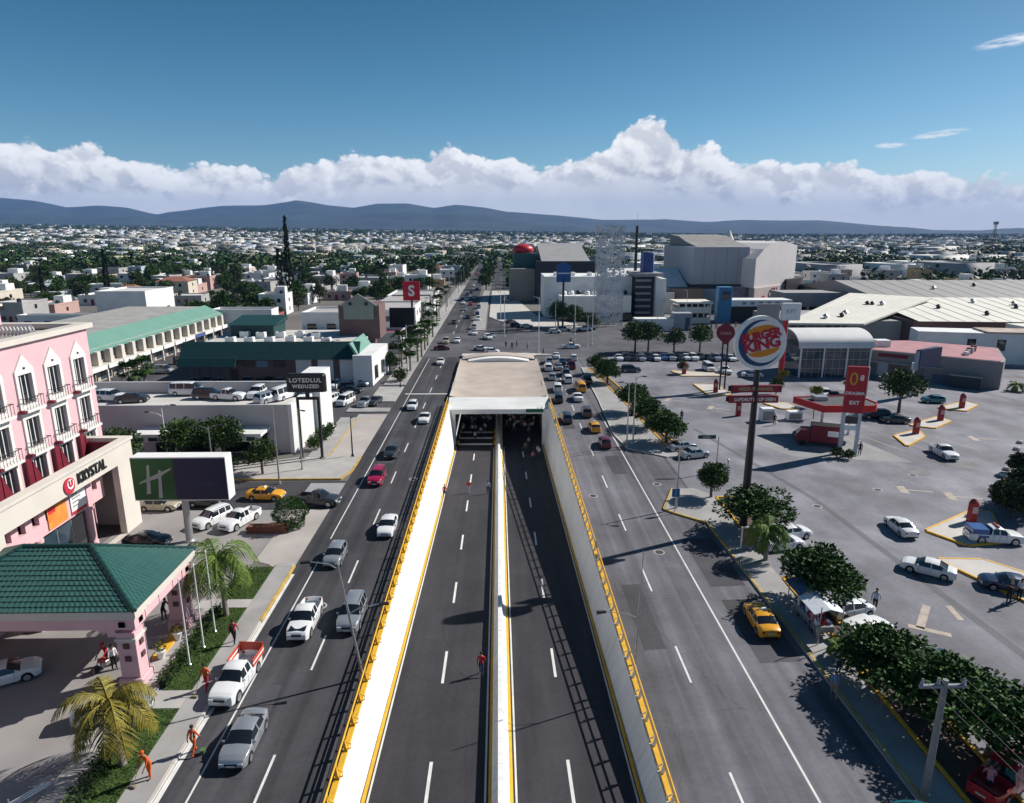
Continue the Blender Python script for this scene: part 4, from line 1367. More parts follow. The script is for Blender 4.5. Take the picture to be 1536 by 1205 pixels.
# banners
bn = hb(MB().box(bandx + .05, bandx + .09, 46.0, 48.2, 3.75, 6.0), 'orange_banner', mat('banner_orange', (0.80, 0.25, 0.05), .5, .45, 1.1))
hb(MB().box(bandx + .092, bandx + .10, 46.1, 46.9, 4.9, 5.8), 'banner_figure', mat('banner_red', (0.6, .03, .03), .5, .2, 2), bn)
bn = hb(MB().box(bandx + .05, bandx + .09, 48.7, 50.6, 3.75, 5.95), 'white_banner', WHITE)
hb(MB().box(bandx + .092, bandx + .10, 48.7, 50.6, 3.75, 4.0), 'banner_stripe', RED, bn)
for k in range(5):
    hb(MB().box(bandx + .092, bandx + .098, 48.9, 49.6 + .18 * (k % 3), 4.3 + k * .32, 4.42 + k * .32), 'print_line', mat('print_grey', (.25, .25, .27), .6), bn)
# raised lettering and emblem on the frame
tm = text_mesh('raised_lettering', 'KRYSTAL', 1.15, DARK, .02, .05, squeeze=.8)
tm.transform(Matrix.Rotation(R(90), 4, 'Z'))
o_ = link('raised_lettering', tm, T, (AX + .06 + ox, 49.9 + oy, 6.95))
em = MB()
pts = []
for k in range(24):
    a = 2 * math.pi * k / 24
    pts.append((.62 * math.cos(a), .62 * math.sin(a) * (1 - .12 * math.sin(a))))
em.prism_x(pts[::-1], .10, .0)
o_ = em.build('emblem', mat('emblem_red', (0.5, 0.03, 0.06), .5), T)
o_.location = (AX + .01 + ox, 47.0 + oy, 6.9)
o2 = MB().prism_x([(p[0] * .62 + .08, p[1] * .62 + .1) for p in pts][::-1], .14, .101).build('emblem_white', WHITE, o_)
tm = text_mesh('emblem_letter', 'U', .62, mat('emblem_red', (0.5, 0.03, 0.06), .5), .04, .02)
tm.transform(Matrix.Rotation(R(90), 4, 'Z'))
link('emblem_letter', tm, o_, (.165, .06, .1))

# --- porte-cochere with green tiled hip roof
PX0, PX1, PY0, PY1, PZ = -32.2, -19.9, 32.8, 40.3, 5.0
T = thing('entrance_canopy', 'pink hotel porch on square pillars with a green tiled hipped roof', 'canopy', (-26, 36.5, 0))
ox, oy = 26, -36.5
for (px_, py_) in ((PX1 - .95, PY0 + .9), (PX1 - .95, PY1 - .9), (PX0 + 2.0, PY0 + .9), (PX0 + 2.0, PY1 - .9)):
    p = hb(MB().box(px_ - .52, px_ + .52, py_ - .52, py_ + .52, .62, 3.45), 'pillar', PINK, T)
    hb(MB().bev(px_ - .68, px_ + .68, py_ - .68, py_ + .68, 0, .6, .05), 'pillar_base', PINK, p)
    hb(MB().bev(px_ - .6, px_ + .6, py_ - .6, py_ + .6, 2.95, 3.12, .03), 'moulding', BEIGE, p)
    for dz in (1.7, 2.5, 3.9):
        hb(MB().box(px_ - .16, px_ + .16, py_ - .605, py_ - .53, dz, dz + .3) if dz < 3 else MB().box(px_ - .16, px_ + .16, PY0 + .20, PY0 + .26, dz, dz + .3), 'inset_square', mat('inset_dark', (.10, .05, .055), .7), p)
        hb(MB().box(px_ + .53, px_ + .605, py_ - .16, py_ + .16, dz, dz + .3) if dz < 3 else MB().box(PX1 - .245, PX1 - .20, py_ - .16, py_ + .16, dz, dz + .3), 'inset_square', mat('inset_dark', (.10, .05, .055), .7), p)
# beams with stepped corbels
bm_ = MB()
for y in (PY0 + .28, PY1 - 1.5):
    bm_.box(PX0 + .3, PX1 - .26, y, y + 1.2, 3.72, 4.45)
for x in (PX1 - 1.45, PX0 + .8):
    bm_.box(x, x + 1.15, PY0 + 1.5, PY1 - 1.52, 3.75, 4.45)
hb(bm_, 'beam', PINK)
for (px_, s) in ((PX1 - .95, -1), (PX0 + 2.0, 1)):
    for y in (PY0 + .9, PY1 - .9):
        for k in range(3):
            a, b = sorted((px_ + s * (.53 + .45 * k), px_ + s * (.97 + .45 * k)))
            hb(MB().box(a, b, y - .5, y + .5, 3.46 - .0 + .09 * k - .25 + .16 * k, 3.72), 'corbel', PINK)
hb(MB().box(PX0 + .1, PX1 - .1, PY0 + .1, PY1 - .1, 4.452, 4.62).box(PX0, PX1, PY0, PY1, 4.622, 4.98), 'fascia', BEIGE)
hb(MB().box(PX0 + .4, PX1 - 1.5, PY0 + 1.5, PY1 - 1.5, 4.3, 4.44), 'soffit', mat('soffit_cream', (.5, .45, .4), .8))
# hip roof: four pitches with overlapping tile courses
cx, cy, rid = (PX0 + PX1) / 2 + 0.0, (PY0 + PY1) / 2, 2.1
ra, rb = Vector((PX0 + 4.2, cy, PZ + rid)), Vector((PX1 - 4.2, cy, PZ + rid))
c00, c10, c11, c01 = Vector((PX0, PY0, PZ)), Vector((PX1, PY0, PZ)), Vector((PX1, PY1, PZ)), Vector((PX0, PY1, PZ))


def tiled(A, B, C, D, nm, ncourse=13, wav=.30):
    "courses from eave A-B up to ridge D-C, each course a wavy raised strip"
    mb = MB()
    nrm = (B - A).cross(D - A).normalized()
    if nrm.z < 0:
        nrm = -nrm
    for i in range(ncourse):
        v0, v1 = i / ncourse, (i + 1.25) / ncourse
        v1 = min(v1, 1.0)
        l0, r0 = A.lerp(D, v0), B.lerp(C, v0)
        l1, r1 = A.lerp(D, v1), B.lerp(C, v1)
        k = max(2, int((r0 - l0).length / wav)) * 2
        vs, fs = [], []
        for j in range(k + 1):
            u = j / k
            h = .055 if j % 2 else .015
            p0, p1 = l0.lerp(r0, u), l1.lerp(r1, u)
            vs += [p0 + nrm * (.004), p0 + nrm * (.05 + h), p1 + nrm * (.008 + h * .6)]
        for j in range(k):
            a = 3 * j
            fs += [(a, a + 3, a + 4, a + 1), (a + 1, a + 4, a + 5, a + 2)]
        mb.add(vs, fs)
    o = hb(mb, nm, GREEN_ROOF)
    o['kind'] = 'stuff'
    return o


tiled(c00, c10, rb, ra, 'roof_tiles')
tiled(c10, c11, rb, rb, 'roof_tiles')
tiled(c11, c01, ra, rb, 'roof_tiles')
tiled(c01, c00, ra, ra, 'roof_tiles')
mb = MB()
for a, b in ((c10, rb), (c11, rb), (c00, ra), (c01, ra), (ra, rb)):
    k = 14
    for i in range(k):
        p, q = a.lerp(b, i / k), a.lerp(b, (i + 1.12) / k)
        mb.tube([p + Vector((0, 0, .05)), q + Vector((0, 0, .05))], [.15, .12], 8)
o = hb(mb, 'ridge_tiles', mat('dark_green_tile', (.008, .05, .045), .5, .1))
o['kind'] = 'stuff'

# --- white building with roof parking
T = thing('white_building', 'low white building with a roof car park beside the black pole sign', 'building', (-40, 85, 0))
ox, oy = 40, -85
hb(MB().box(-62, -24.4, 75.0, 82.4, 0, 5.58), 'wall', mat('shade_wall', (0.50, 0.49, 0.50), .85, .1, .3, space='World'))  # faces away from the sun: shade put into a greyer white
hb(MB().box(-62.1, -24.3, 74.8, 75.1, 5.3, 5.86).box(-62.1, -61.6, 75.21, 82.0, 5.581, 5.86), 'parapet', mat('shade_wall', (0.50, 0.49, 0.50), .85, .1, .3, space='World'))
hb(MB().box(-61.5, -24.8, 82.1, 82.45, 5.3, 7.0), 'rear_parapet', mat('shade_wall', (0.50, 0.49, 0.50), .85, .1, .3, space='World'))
hb(MB().box(-61.5, -24.45, 75.15, 82.05, 5.581, 5.61), 'roof_deck', mat('pale_deck', (0.55, 0.53, 0.50), .85, .15, .3, space='World'))
hb(MB().prism([(-24.35, 74.75), (-23.9, 74.75), (-22.9, 80.6), (-22.9, 84.5), (-24.35, 84.5)], 0, 5.9), 'side_wall', WALLW)
hb(MB().prism([(-22.85, 80.6), (-22.1, 80.6), (-21.8, 85.0), (-24.4, 85.0), (-24.4, 80.6)], 0, 8.3), 'tower', WALLW)
aw = hb(MB().box(-41, -26.5, 71.6, 74.79, 3.0, 3.3), 'porch_roof', WALLW)
hb(MB().box(-41, -26.5, 71.55, 71.6, 2.45, 3.35), 'porch_fascia', WALLW, aw)
for k in range(9):
    hb(MB().box(-40.5 + k * 1.55, -39.5 + k * 1.55, 71.5, 71.54, 2.55, 3.0), 'porch_window', GLASS_B, aw)
for k in range(4):
    hb(MB().box(-40.6 + k * 4.4, -40.1 + k * 4.4, 71.7, 72.2, 0, 2.99), 'porch_post', WALLW)
hb(MB().box(-40, -27, 74.9, 74.98, .2, 2.9), 'shop_front', GLASS)
for k in range(8):
    hb(MB().box(-39.9 + k * 1.8, -39.75 + k * 1.8, 74.8, 74.89, .2, 2.9), 'mullion', DARK)
for i, (x, y, c, kd, hd) in enumerate(((-50.5, 79.2, 'white', 'van', 95), (-46.2, 78.3, 'white', 'suv', 100), (-43.3, 77.4, 'dark grey', 'sedan', 80), (-35.0, 79, 'black', 'suv', 95), (-32.5, 78.5, 'white', 'pickup', 100), (-29.5, 79.8, 'white', 'suv', 180),
                                       (-25.9, 79, 'white', 'van', 20), (-55.5, 77.5, 'silver', 'hatch', 130), (-58.5, 80, 'white', 'hatch', 60), (-38.5, 81.0, 'white', 'van', 90), (-57, 78.0, 'white', 'pickup', 140), (-27.2, 77.2, 'silver', 'suv', 30))):
    car(kd, c, x, y, hd, c + ' ' + {'sedan': 'sedan', 'suv': 'tall car', 'hatch': 'hatchback', 'pickup': 'pickup', 'van': 'van'}[kd] + ' parked on the white building roof', 'cars on the roof car park', z=5.61, detail=1)

# --- arcade of shops with green roof (behind the hotel)
T = thing('shop_arcade', 'long two-storey shop row with pale green roof and stubby balcony piers', 'building', (-72, 130, 0))
ox, oy = 72, -130
LT = mat('pale_green_roof', (0.14, 0.29, 0.235), .6, .08, .4, space='World')
hb(MB().box(-92, -69.4, 100, 168, 0, 5.8), 'wall', mat('cream_wall', (.46, .42, .37), .8, .12, .4, space='World'))
hb(MB().prism_y([(-73.2, 7.6), (-68.9, 5.5), (-68.9, 5.2), (-73.2, 5.85)], 99.5, 168.5), 'green_roof', LT)
hb(MB().box(-92.2, -73.25, 99.5, 168.5, 5.81, 7.3), 'roof_block', mat('roof_felt2', (0.34, 0.33, 0.31), .9, .2, .3, space='World'))
for k in range(18):
    y = 102 + k * 3.75
    hb(MB().bev(-69.35, -68.2, y, y + 1.0, 3.0, 5.4, .04), 'balcony_pier', BEIGE)
    hb(MB().box(-69.38, -69.3, y + 1.2, y + 3.4, 3.6, 5.0), 'window', GLASS)
hb(MB().box(-69.39, -67.6, 99.6, 168.4, 2.75, 2.99), 'balcony_slab', BEIGE)
for k in range(14):
    y = 100.2 + k * 4.9
    hb(MB().box(-67.58, -67.45, y, y + 4.4, 2.3, 3.05), 'sign_board', [WHITE, WHITE, mat('shop_blue', (.08, .11, .28), .5), WHITE][k % 4 if k > 8 else 0])
    hb(MB().box(-69.38, -69.3, y + .4, y + 3.6, .2, 2.2), 'shop_window', GLASS_B)
    hb(MB().box(-68.0, -67.7, y - .2, y + .1, 0, 2.74), 'post', BEIGE)

# --- green roofed brown building with white doors
T = thing('restaurant_building', 'brown single-storey building with dark green mansard roof and white panels', 'building', (-38, 120, 0))
ox, oy = 38, -120
hb(MB().box(-52.5, -24.5, 112, 134, 0, 5.6), 'wall', BROWN)
hb(MB().prism_x([(110.9, 4.4), (111.9, 4.5), (113.6, 7.0), (113.4, 7.1)], -53.6, -23.6).prism_x([(110.0, 3.4), (110.6, 3.3), (111.6, 4.75), (111.0, 4.75)], -53.6, -44), 'green_mansard', mat('dark_mansard', (.012, .052, .052), .55, .15, 1.5))
hb(MB().prism_y([(-23.6, 4.4), (-23.2, 4.5), (-24.9, 7.1), (-25.2, 7.0)], 111.0, 123), 'green_gable', LT)
hb(MB().box(-52.4, -24.6, 113.6, 133.9, 5.61, 6.2), 'flat_roof', mat('pale_deck', (0.55, 0.53, 0.50), .85, .15, .3, space='World'))
for k in range(3):
    hb(MB().box(-34.4 + k * 3.7, -31.8 + k * 3.7, 111.86, 111.98, .2, 4.2), 'white_panel', WALLW)
for k, x in enumerate((-43.4, -41, -38.2)):
    hb(MB().box(x, x + 1.9, 111.88, 111.98, 3.0, 4.1), 'window', [GLASS, mat('blue_panel', (.12, .25, .32), .5), GLASS][k])
hb(MB().box(-45.4, -44.3, 111.88, 111.98, 0, 2.6), 'door', DARK)
for k in range(4):
    hb(MB().box(-52.2 + k * 1.7, -50.7 + k * 1.7, 111.86, 111.98, .4, 3.1), 'window', GLASS_B)
hb(MB().prism([(-24.4, 110.2), (-21.2, 110.2), (-20.6, 123), (-24.4, 123)], 0, 5.2), 'white_corner', WALLW)
hb(MB().box(-20.95, -20.7, 112, 113, 1.0, 3.2).box(-20.85, -20.5, 117, 118, 1.0, 3.2), 'window', GLASS)
hb(MB().box(-30, -22.4, 126, 133, 5.6, 12.0), 'tower', BROWN)
hb(MB().prism_y([(-29.0, 9.3), (-23.4, 9.3), (-23.4, 11.8), (-22.6, 11.8), (-26.2, 14.1), (-29.8, 11.8), (-29.0, 11.8)], 125.7, 125.98), 'gable_panel', mat('sage_panel', (.26, .29, .25), .8, .08, .5))
hb(MB().box(-28, -27.4, 125.62, 125.69, 11.9, 12.5).box(-25, -24.4, 125.62, 125.69, 11.9, 12.5), 'gable_lamp', DARK)
for i in range(11):
    x, y = -48 + (i % 6) * 3.4, 117 + (i // 6) * 6 + rnd.uniform(-1, 1)
    u = hb(MB().bev(x, x + 1.6, y, y + 1.2, 6.21, 7.3, .04), 'roof_unit', WHITE)
    hb(MB().lathe([(.45, 0), (.45, .05)], (x + .8, y + .6, 7.3), 12), 'fan_grille', DARK, u)
hb(MB().box(-50, -42, 125, 132, 6.21, 8.4).prism_x([(124.5, 8.41), (132.5, 8.41), (132.5, 9.4)], -50.4, -41.6), 'roof_house', mat('dark_mansard', (.012, .052, .052), .55, .15, 1.5))

# --- vaulted glass hall and grey flat restaurant
T = thing('vaulted_hall', 'glass hall with a white barrel vault roof and rose gable', 'building', (62, 118, 0))
ox, oy = -62, -118
arc = [(-4.6 * math.cos(math.pi * k / 14), 5.6 + 2.6 * math.sin(math.pi * k / 14)) for k in range(15)]
vb = MB()
x0, x1, yc = 52.8, 66.2, 118
vs = [(x, yc + y * 1.12 + 2.0, z + dz) for x in (x0, x1) for dz in (0, -.25) for y, z in arc]
n = 15
fs = []
for j in range(n - 1):
    fs += [(j, j + 1, 2 * n + j + 1, 2 * n + j), (n + j + 1, n + j, 3 * n + j, 3 * n + j + 1)]
fs += [(n - 1, n + n - 1, 3 * n + n - 1, 2 * n + n - 1), (0, n, 3 * n, 2 * n)]
vb.add(vs, fs)
for e in (0, 2 * n):
    vb.add([vs[e + j] for j in range(n)] + [vs[e + n + j] for j in range(n)], [(j, j + 1, n + j + 1, n + j) for j in range(n - 1)])
hb(vb, 'barrel_vault', mat('vault_white', (.66, .66, .65), .6, .08, .5, space='World'), smooth=50)
hb(MB().prism_x([(yc + y * 1.10 + 2.0, z - .3) for y, z in arc], x1 - .3, x1 + .05), 'rose_gable', mat('rose_gable', (.30, .22, .23), .8, .12, .6))
for sgn, r in ((0, 1.8), (3.4, 1.35)):
    pts = [(yc + .4 + sgn + math.cos(a) * r, 5.5 + math.sin(a) * r * 1.1) for a in [math.pi * k / 10 for k in range(11)]]
    inn = [(yc + .4 + sgn + math.cos(a) * (r - .28), 5.5 + math.sin(a) * (r * 1.1 - .28)) for a in [math.pi * k / 10 for k in range(10, -1, -1)]]
    hb(MB().prism_x((pts + inn)[::-1], x1 + .06, x1 + .16), 'gable_arch', WALLW)
hb(MB().box(53.6, 66.0, 115.6, 124.5, .0, 5.3), 'glass_front', GLASS_B)
for k in range(4):
    hb(MB().box(53.4 + k * 4.15, 53.65 + k * 4.15, 115.3, 115.55, 0, 5.5), 'white_post', WHITE)
for k in range(10):
    hb(MB().box(54.6 + k * 1.2, 54.66 + k * 1.2, 115.52, 115.58, .1, 5.3), 'mullion', GALV)
for z in (1.6, 3.2, 4.7):
    hb(MB().box(53.66, 66.0, 115.50, 115.57, z, z + .06), 'transom', GALV)
T = thing('flat_restaurant', 'long grey flat-roofed restaurant with rose roof deck beside the vaulted hall', 'building', (82, 114, 0))
ox, oy = -82, -114
fp = [(66.3, 118.2), (82.3, 105.2), (84.4, 107.6), (91.5, 119), (80, 128), (66.3, 128)]
hb(MB().prism(fp, 0, 4.6), 'wall', mat('warm_grey_render', (0.255, 0.24, 0.24), .8, .1, .4, space='World'))
cen = Vector((78, 118))
hb(MB().prism([tuple(Vector(p) + (cen - Vector(p)) * .04) for p in fp], 4.61, 4.68), 'roof_deck', mat('rose_roof', (.40, .20, .22), .85, .2, .4, space='World'))
d = (Vector(fp[1]) - Vector(fp[0])).normalized()
nr = Vector((-d.y, d.x)) * -1
for a, b, z0, z1, nm, m, th in ((1.2, 12.5, 2.55, 2.75, 'canopy_slab', GREYW, .9), (2.5, 4.1, .3, 2.4, 'shop_window', mat('pale_window', (.45, .48, .5), .3), .06), (4.3, 7.4, .3, 2.4, 'shop_window', GLASS, .06), (8.0, 9.6, .2, 2.4, 'door', GLASS_B, .06),
                                (2.4, 7.0, 3.6, 4.2, 'name_board', MAROON, .12), (11, 17.5, .0, 1.5, 'blue_dado', mat('dado_blue', (.10, .12, .17), .7), .08)):
    p, q = Vector(fp[0]) + d * a, Vector(fp[0]) + d * b
    c4 = [p + nr * .005, q + nr * .005, q + nr * th, p + nr * th]
    hb(MB().prism([tuple(v) for v in c4], z0, z1), nm, m)
hb(MB().bev(69.5, 72.2, 120, 122, 4.69, 5.9, .05), 'roof_unit', WHITE)
for k in range(6):
    hb(MB().bev(83 + k * .8 - 3, 83.6 + k * .8 - 3, 111 + k * .8, 111.8 + k * .8, 4.69, 5.3 + .2 * (k % 3), .04), 'roof_unit', [WHITE, GALV, MAROON][k % 3])
T = thing('bin_store', 'small dark steel bin store against the grey restaurant wall', 'bin', (77.8, 107.0, 0), R(-39))
MB().bev(-2.2, 2.2, -1.0, .6, 0, 2.0, .04).build('body', mat('bin_dark', (.03, .045, .05), .6), T)
MB().box(-2.3, 2.3, -1.1, .7, 2.01, 2.1).build('lid', GALV, T)
MB().box(2.21, 2.26, -.9, .5, .1, 1.9).build('door', GREYW, T)

# --- white roofed warehouses behind
CRM = mat('cream_roof', (.70, .67, .60), .7, .08, .3, space='World')
T = thing('hipped_warehouse', 'warehouse with a broad cream sheet roof and dark open sides', 'building', (95, 165, 0))
ox, oy = -95, -165
hb(MB().box(66, 92, 150, 172, 0, 5.6), 'wall', GREYW)
hb(MB().add([(63.5, 146.5, 5.7), (80, 144, 5.8), (110, 168, 9.2), (96, 182, 9.2), (63.5, 146.5, 5.3), (80, 144, 5.4), (110, 168, 8.8), (96, 182, 8.8)], [(0, 1, 2, 3), (7, 6, 5, 4), (0, 4, 5, 1), (1, 5, 6, 2), (2, 6, 7, 3), (3, 7, 4, 0)]), 'cream_roof', CRM)
for k in range(7):
    hb(MB().box(66.5 + k * 2.0, 67.7 + k * 2.0, 149.85, 149.98, .5, 4.6), 'window', GLASS)
T = thing('long_warehouse', 'wide warehouse with cream sheet roof and white lower annexe', 'building', (125, 155, 0))
ox, oy = -125, -155
hb(MB().box(92.1, 152, 146, 172, 0, 6.2), 'wall', BROWN)
hb(MB().add([(92.1, 144, 6.3), (150, 139, 6.3), (158, 172, 8.6), (96, 176, 8.6), (92.1, 144, 6.25), (150, 139, 6.25), (158, 172, 8.5), (96, 176, 8.5)], [(0, 1, 2, 3), (7, 6, 5, 4), (0, 4, 5, 1), (1, 5, 6, 2), (2, 6, 7, 3), (3, 7, 4, 0)]), 'cream_roof', CRM)
hb(MB().box(108, 150, 133, 139.5, 0, 6.4), 'annexe', CRM)
T = thing('white_annexe', 'white two-storey block with five dark windows and rusty sheet roof', 'building', (110, 128, 0))
ox, oy = -110, -128
hb(MB().prism([(84, 131), (118, 122), (123, 129), (86, 137)], 0, 6.0), 'wall', WALLW)
rm_ = mat('rusty_sheet', (.42, .33, .28), .7, .45, .5, space='World')
hb(MB().prism([(95.5, 127.5), (121, 121), (124, 127.5), (97, 134)], 6.01, 6.35), 'rusty_roof', rm_)
d = Vector((34, -9)).normalized()
nr = Vector((d.y, -d.x))
for k in range(5):
    p = Vector((92, 131 - 9 * 8 / 34)) + d * (5.2 * k + .6)
    w_ = hb(MB().prism([tuple(p - nr * .05), tuple(p + d * 1.5 - nr * .05), tuple(p + d * 1.5 + nr * .06), tuple(p + nr * .06)], 2.6, 4.8), 'window', GLASS)
T = thing('grey_roof_shed', 'big shed with a plain mid grey roof behind the cream warehouses', 'building', (150, 205, 0))
ox, oy = -150, -205
hb(MB().box(108, 215, 186, 240, 0, 7), 'wall', GREYW)
hb(MB().prism_x([(185, 7.01), (213, 10.5), (241, 7.01)], 107, 216), 'grey_roof', mat('grey_sheet', (.30, .285, .28), .7, .08, .2, space='World'))

def roof_ribs(A, B, C, D, n, nm='roof_seam', m=None):
    "standing seams from edge A-B up to edge D-C, plus a few vents"
    A, B, C, D = [Vector(p) for p in (A, B, C, D)]
    for i in range(1, n):
        p, q = A.lerp(B, i / n), D.lerp(C, i / n)
        up_ = Vector((0, 0, .02))
        hb(MB().tube([p + up_, q + up_], .045, 4), nm, m or GREYW)
    for k in range(6):
        p = A.lerp(B, rnd.uniform(.1, .9)).lerp(D.lerp(C, rnd.uniform(.1, .9)), rnd.uniform(.15, .85))
        hb(MB().lathe([(.45, -.3), (.45, .5), (.75, .55), (.2, 1.0)], tuple(p), 10), 'roof_vent', DARK if k % 2 else GALV)


T, (ox, oy) = [o for o in COL.objects if o.name == 'hipped_warehouse'][0], (-95, -165)
roof_ribs((63.5, 146.5, 5.7), (80, 144, 5.8), (110, 168, 9.2), (96, 182, 9.2), 11, m=CRM)
T, (ox, oy) = [o for o in COL.objects if o.name == 'long_warehouse'][0], (-125, -155)
roof_ribs((92.1, 144, 6.3), (150, 139, 6.3), (158, 172, 8.6), (96, 176, 8.6), 18, m=CRM)
T, (ox, oy) = [o for o in COL.objects if o.name == 'grey_roof_shed'][0], (-150, -205)
roof_ribs((107, 185, 7.0), (216, 185, 7.0), (216, 213, 10.5), (107, 213, 10.5), 22, m=mat('grey_sheet', (.30, .285, .28), .7, .08, .2, space='World'))
# --- big mall / cinema block
T = thing('cinema_block', 'tall windowless cinema block with grey cladding, white side and curved top', 'building', (88, 228, 0))
ox, oy = -88, -228
CLAD = mat('grey_cladding', (.36, .37, .40), .6, .06, .2, space='World')
PALE = mat('pale_cladding', (.66, .62, .61), .7, .05, .2, space='World')
hb(MB().box(64, 82.4, 222, 262, 8.6, 20.6), 'grey_box', CLAD)
for k in range(1, 5):
    hb(MB().box(64 + k * 3.68 - .04, 64 + k * 3.68 + .04, 221.93, 222.0, 8.6, 20.6), 'cladding_joint', GREYW)
wv = []
A_, B_ = Vector((82.45, 216)), Vector((105, 238))
tops = [17.0, 20.0, 21.8, 22.4, 22.2, 21.6, 20.8]
for k, tz_ in enumerate(tops):
    p = A_.lerp(B_, k / 6)
    q = p + Vector((-9, 24)) * (1 - .35 * k / 6)
    wv += [(p.x, p.y, 7.8), (p.x, p.y, tz_), (q.x, q.y, tz_), (q.x, q.y, 7.8)]
wf = [(0, 3, 2, 1), (24, 25, 26, 27)]
for k in range(6):
    e = 4 * k
    wf += [(e, e + 4, e + 5, e + 1)[::-1], (e + 1, e + 5, e + 6, e + 2)[::-1], (e + 2, e + 6, e + 7, e + 3)[::-1]]
hb(MB().add(wv, wf), 'white_box', PALE)
hb(MB().prism_x([(226, 20.61), (262, 20.61), (262, 24.5), (250, 24), (240, 22.2)], 66, 84), 'roof_hump', mat('hump_grey', (.25, .24, .23), .8, .2, .3, space='World'))
hb(MB().box(63.9, 82.3, 221.5, 261, 7.2, 8.59), 'dark_band', DARK)
hb(MB().prism([(82.46, 215.2), (106.5, 238.6), (98, 261), (82.46, 261)], 0, 7.79), 'rose_base', mat('rose_base', (.55, .45, .43), .8, .06, .3, space='World'))
hb(MB().prism([(99, 230.0), (107.5, 237.8), (112, 246), (104, 250)], 0, 9.6), 'dark_porch', mat('plum_cladding', (.035, .025, .028), .6))
hb(MB().box(64, 82.3, 221, 260, 0, 7.19), 'lower_wall', CLAD)
hb(MB().box(56.5, 66.5, 216, 250, 0, 7.6), 'brown_wing', mat('brown_cladding', (.20, .15, .12), .8, .08, .4, space='World'))
hb(MB().box(38, 56.4, 214, 250, 0, 6.6), 'grey_wing', CLAD)
hb(MB().prism_x([(222, 6.61), (240, 6.61), (240, 13)], 38, 63.5), 'white_pitch', WALLW)
hb(MB().box(76.5, 82.0, 220.4, 220.95, 4.4, 8.0), 'poster', mat('cinema_poster', (.30, .24, .30), .5, .7, .35))
lt = text_mesh('lettering', 'CU', 3.2, MAROON, .05, .1)
link('lettering', lt, T, (92.5 + ox, 224.4 + oy, 6.0), R(44))
lt = text_mesh('lettering', 'C', 3.6, RED, .08, .1)
link('lettering', lt, T, (86.8 + ox, 218.9 + oy, 3.6), R(44))
T = thing('mall_entrance', 'low grey mall entrance building with columns in front of the cinema block', 'building', (95, 206, 0))
ox, oy = -95, -206
hb(MB().box(87, 106, 203, 213.5, 3.2, 7.4), 'upper_wall', GREYW)
hb(MB().box(88, 105, 205, 213.4, 0, 3.19), 'glass_front', GLASS_B)
for k in range(6):
    hb(MB().box(87.2 + k * 3.7, 87.7 + k * 3.7, 203.1, 203.6, 0, 3.19), 'column', BEIGE)

# --- dark office group left of the plaza, white showroom, service station
T = thing('dark_arch_building', 'dark blue building with a big square arch beside the avenue', 'building', (14, 262, 0))
ox, oy = -14, -262
NAVY = mat('navy_cladding', (.02, .026, .04), .5, .15, .5)
hb(MB().box(14, 18.5, 250, 285, 0, 15).box(33, 36, 250, 285, 0, 15).box(18.51, 32.99, 250, 285, 10.8, 14.99), 'arch_frame', NAVY)
hb(MB().box(18.6, 32.9, 258, 284, 0, 10.7), 'recessed_wall', CONC_L)
hb(MB().prism_x([(251, 15.01), (284, 15.01), (284, 21)], 16, 34), 'vault_roof', GREYW)
hb(MB().box(4.5, 13.9, 255, 280, 0, 12), 'side_block', mat('taupe_wall', (.25, .23, .21), .8, .1, .4, space='World'))
hb(MB().box(6, 16, 262, 280, 12.01, 17.5), 'green_block', mat('green_block', (.03, .09, .09), .6, .2, .5))
rd = hb(MB().lathe([(3.6, 0), (4.2, 1.0), (4.0, 2.1), (2.6, 3.0), (.5, 3.4)], (9.8, 268, 17.51), 16), 'red_dome', RED, smooth=50)
T = thing('white_showroom', 'white two-tier showroom with rounded roof tanks behind the plaza trees', 'building', (28, 205, 0))
ox, oy = -28, -205
hb(MB().box(18, 39, 196, 203.9, 0, 7.2), 'lower_block', WALLW)
hb(MB().box(14, 40.5, 204, 222, 0, 12.3), 'upper_block', WALLW)
hb(MB().box(17.9, 39.2, 195.4, 195.95, 0, 2.4), 'dark_base', GLASS)
for k in range(9):
    hb(MB().lathe([(.0, 0), (.8, .02), (.85, .7), (.6, 1.1), (.1, 1.2)], (19.5 + k * 2.3, 199.5 + (k % 3), 7.21), 10), 'roof_tank', [WHITE, WHITE, DARK][k % 3], smooth=60)
for k in range(4):
    hb(MB().bev(17 + k * 5.2, 18.4 + k * 5.2, 207, 209, 12.31, 13.4, .1), 'roof_unit', WHITE)
T = thing('striped_office', 'dark office block with pale balcony bands beside the lattice tower', 'building', (44, 206, 0))
ox, oy = -44, -206
hb(MB().box(41.2, 46.4, 200, 214, 0, 12.5), 'wall', NAVY)
for k in range(6):
    hb(MB().box(40.8, 45.4, 199.5, 199.95, 1.6 + k * 1.9, 2.2 + k * 1.9), 'balcony_band', GREYW)
hb(MB().box(40.6, 49, 199.4, 214.5, 12.51, 13.5), 'roof_slab', GREYW)
hb(MB().bev(43.6, 46.8, 203, 208, 13.51, 19.5, .3), 'blue_tank', mat('blue_tank', (.04, .07, .22), .6), smooth=40)
hb(MB().box(46.5, 49.5, 198, 212, 0, 12), 'white_side', WALLW)
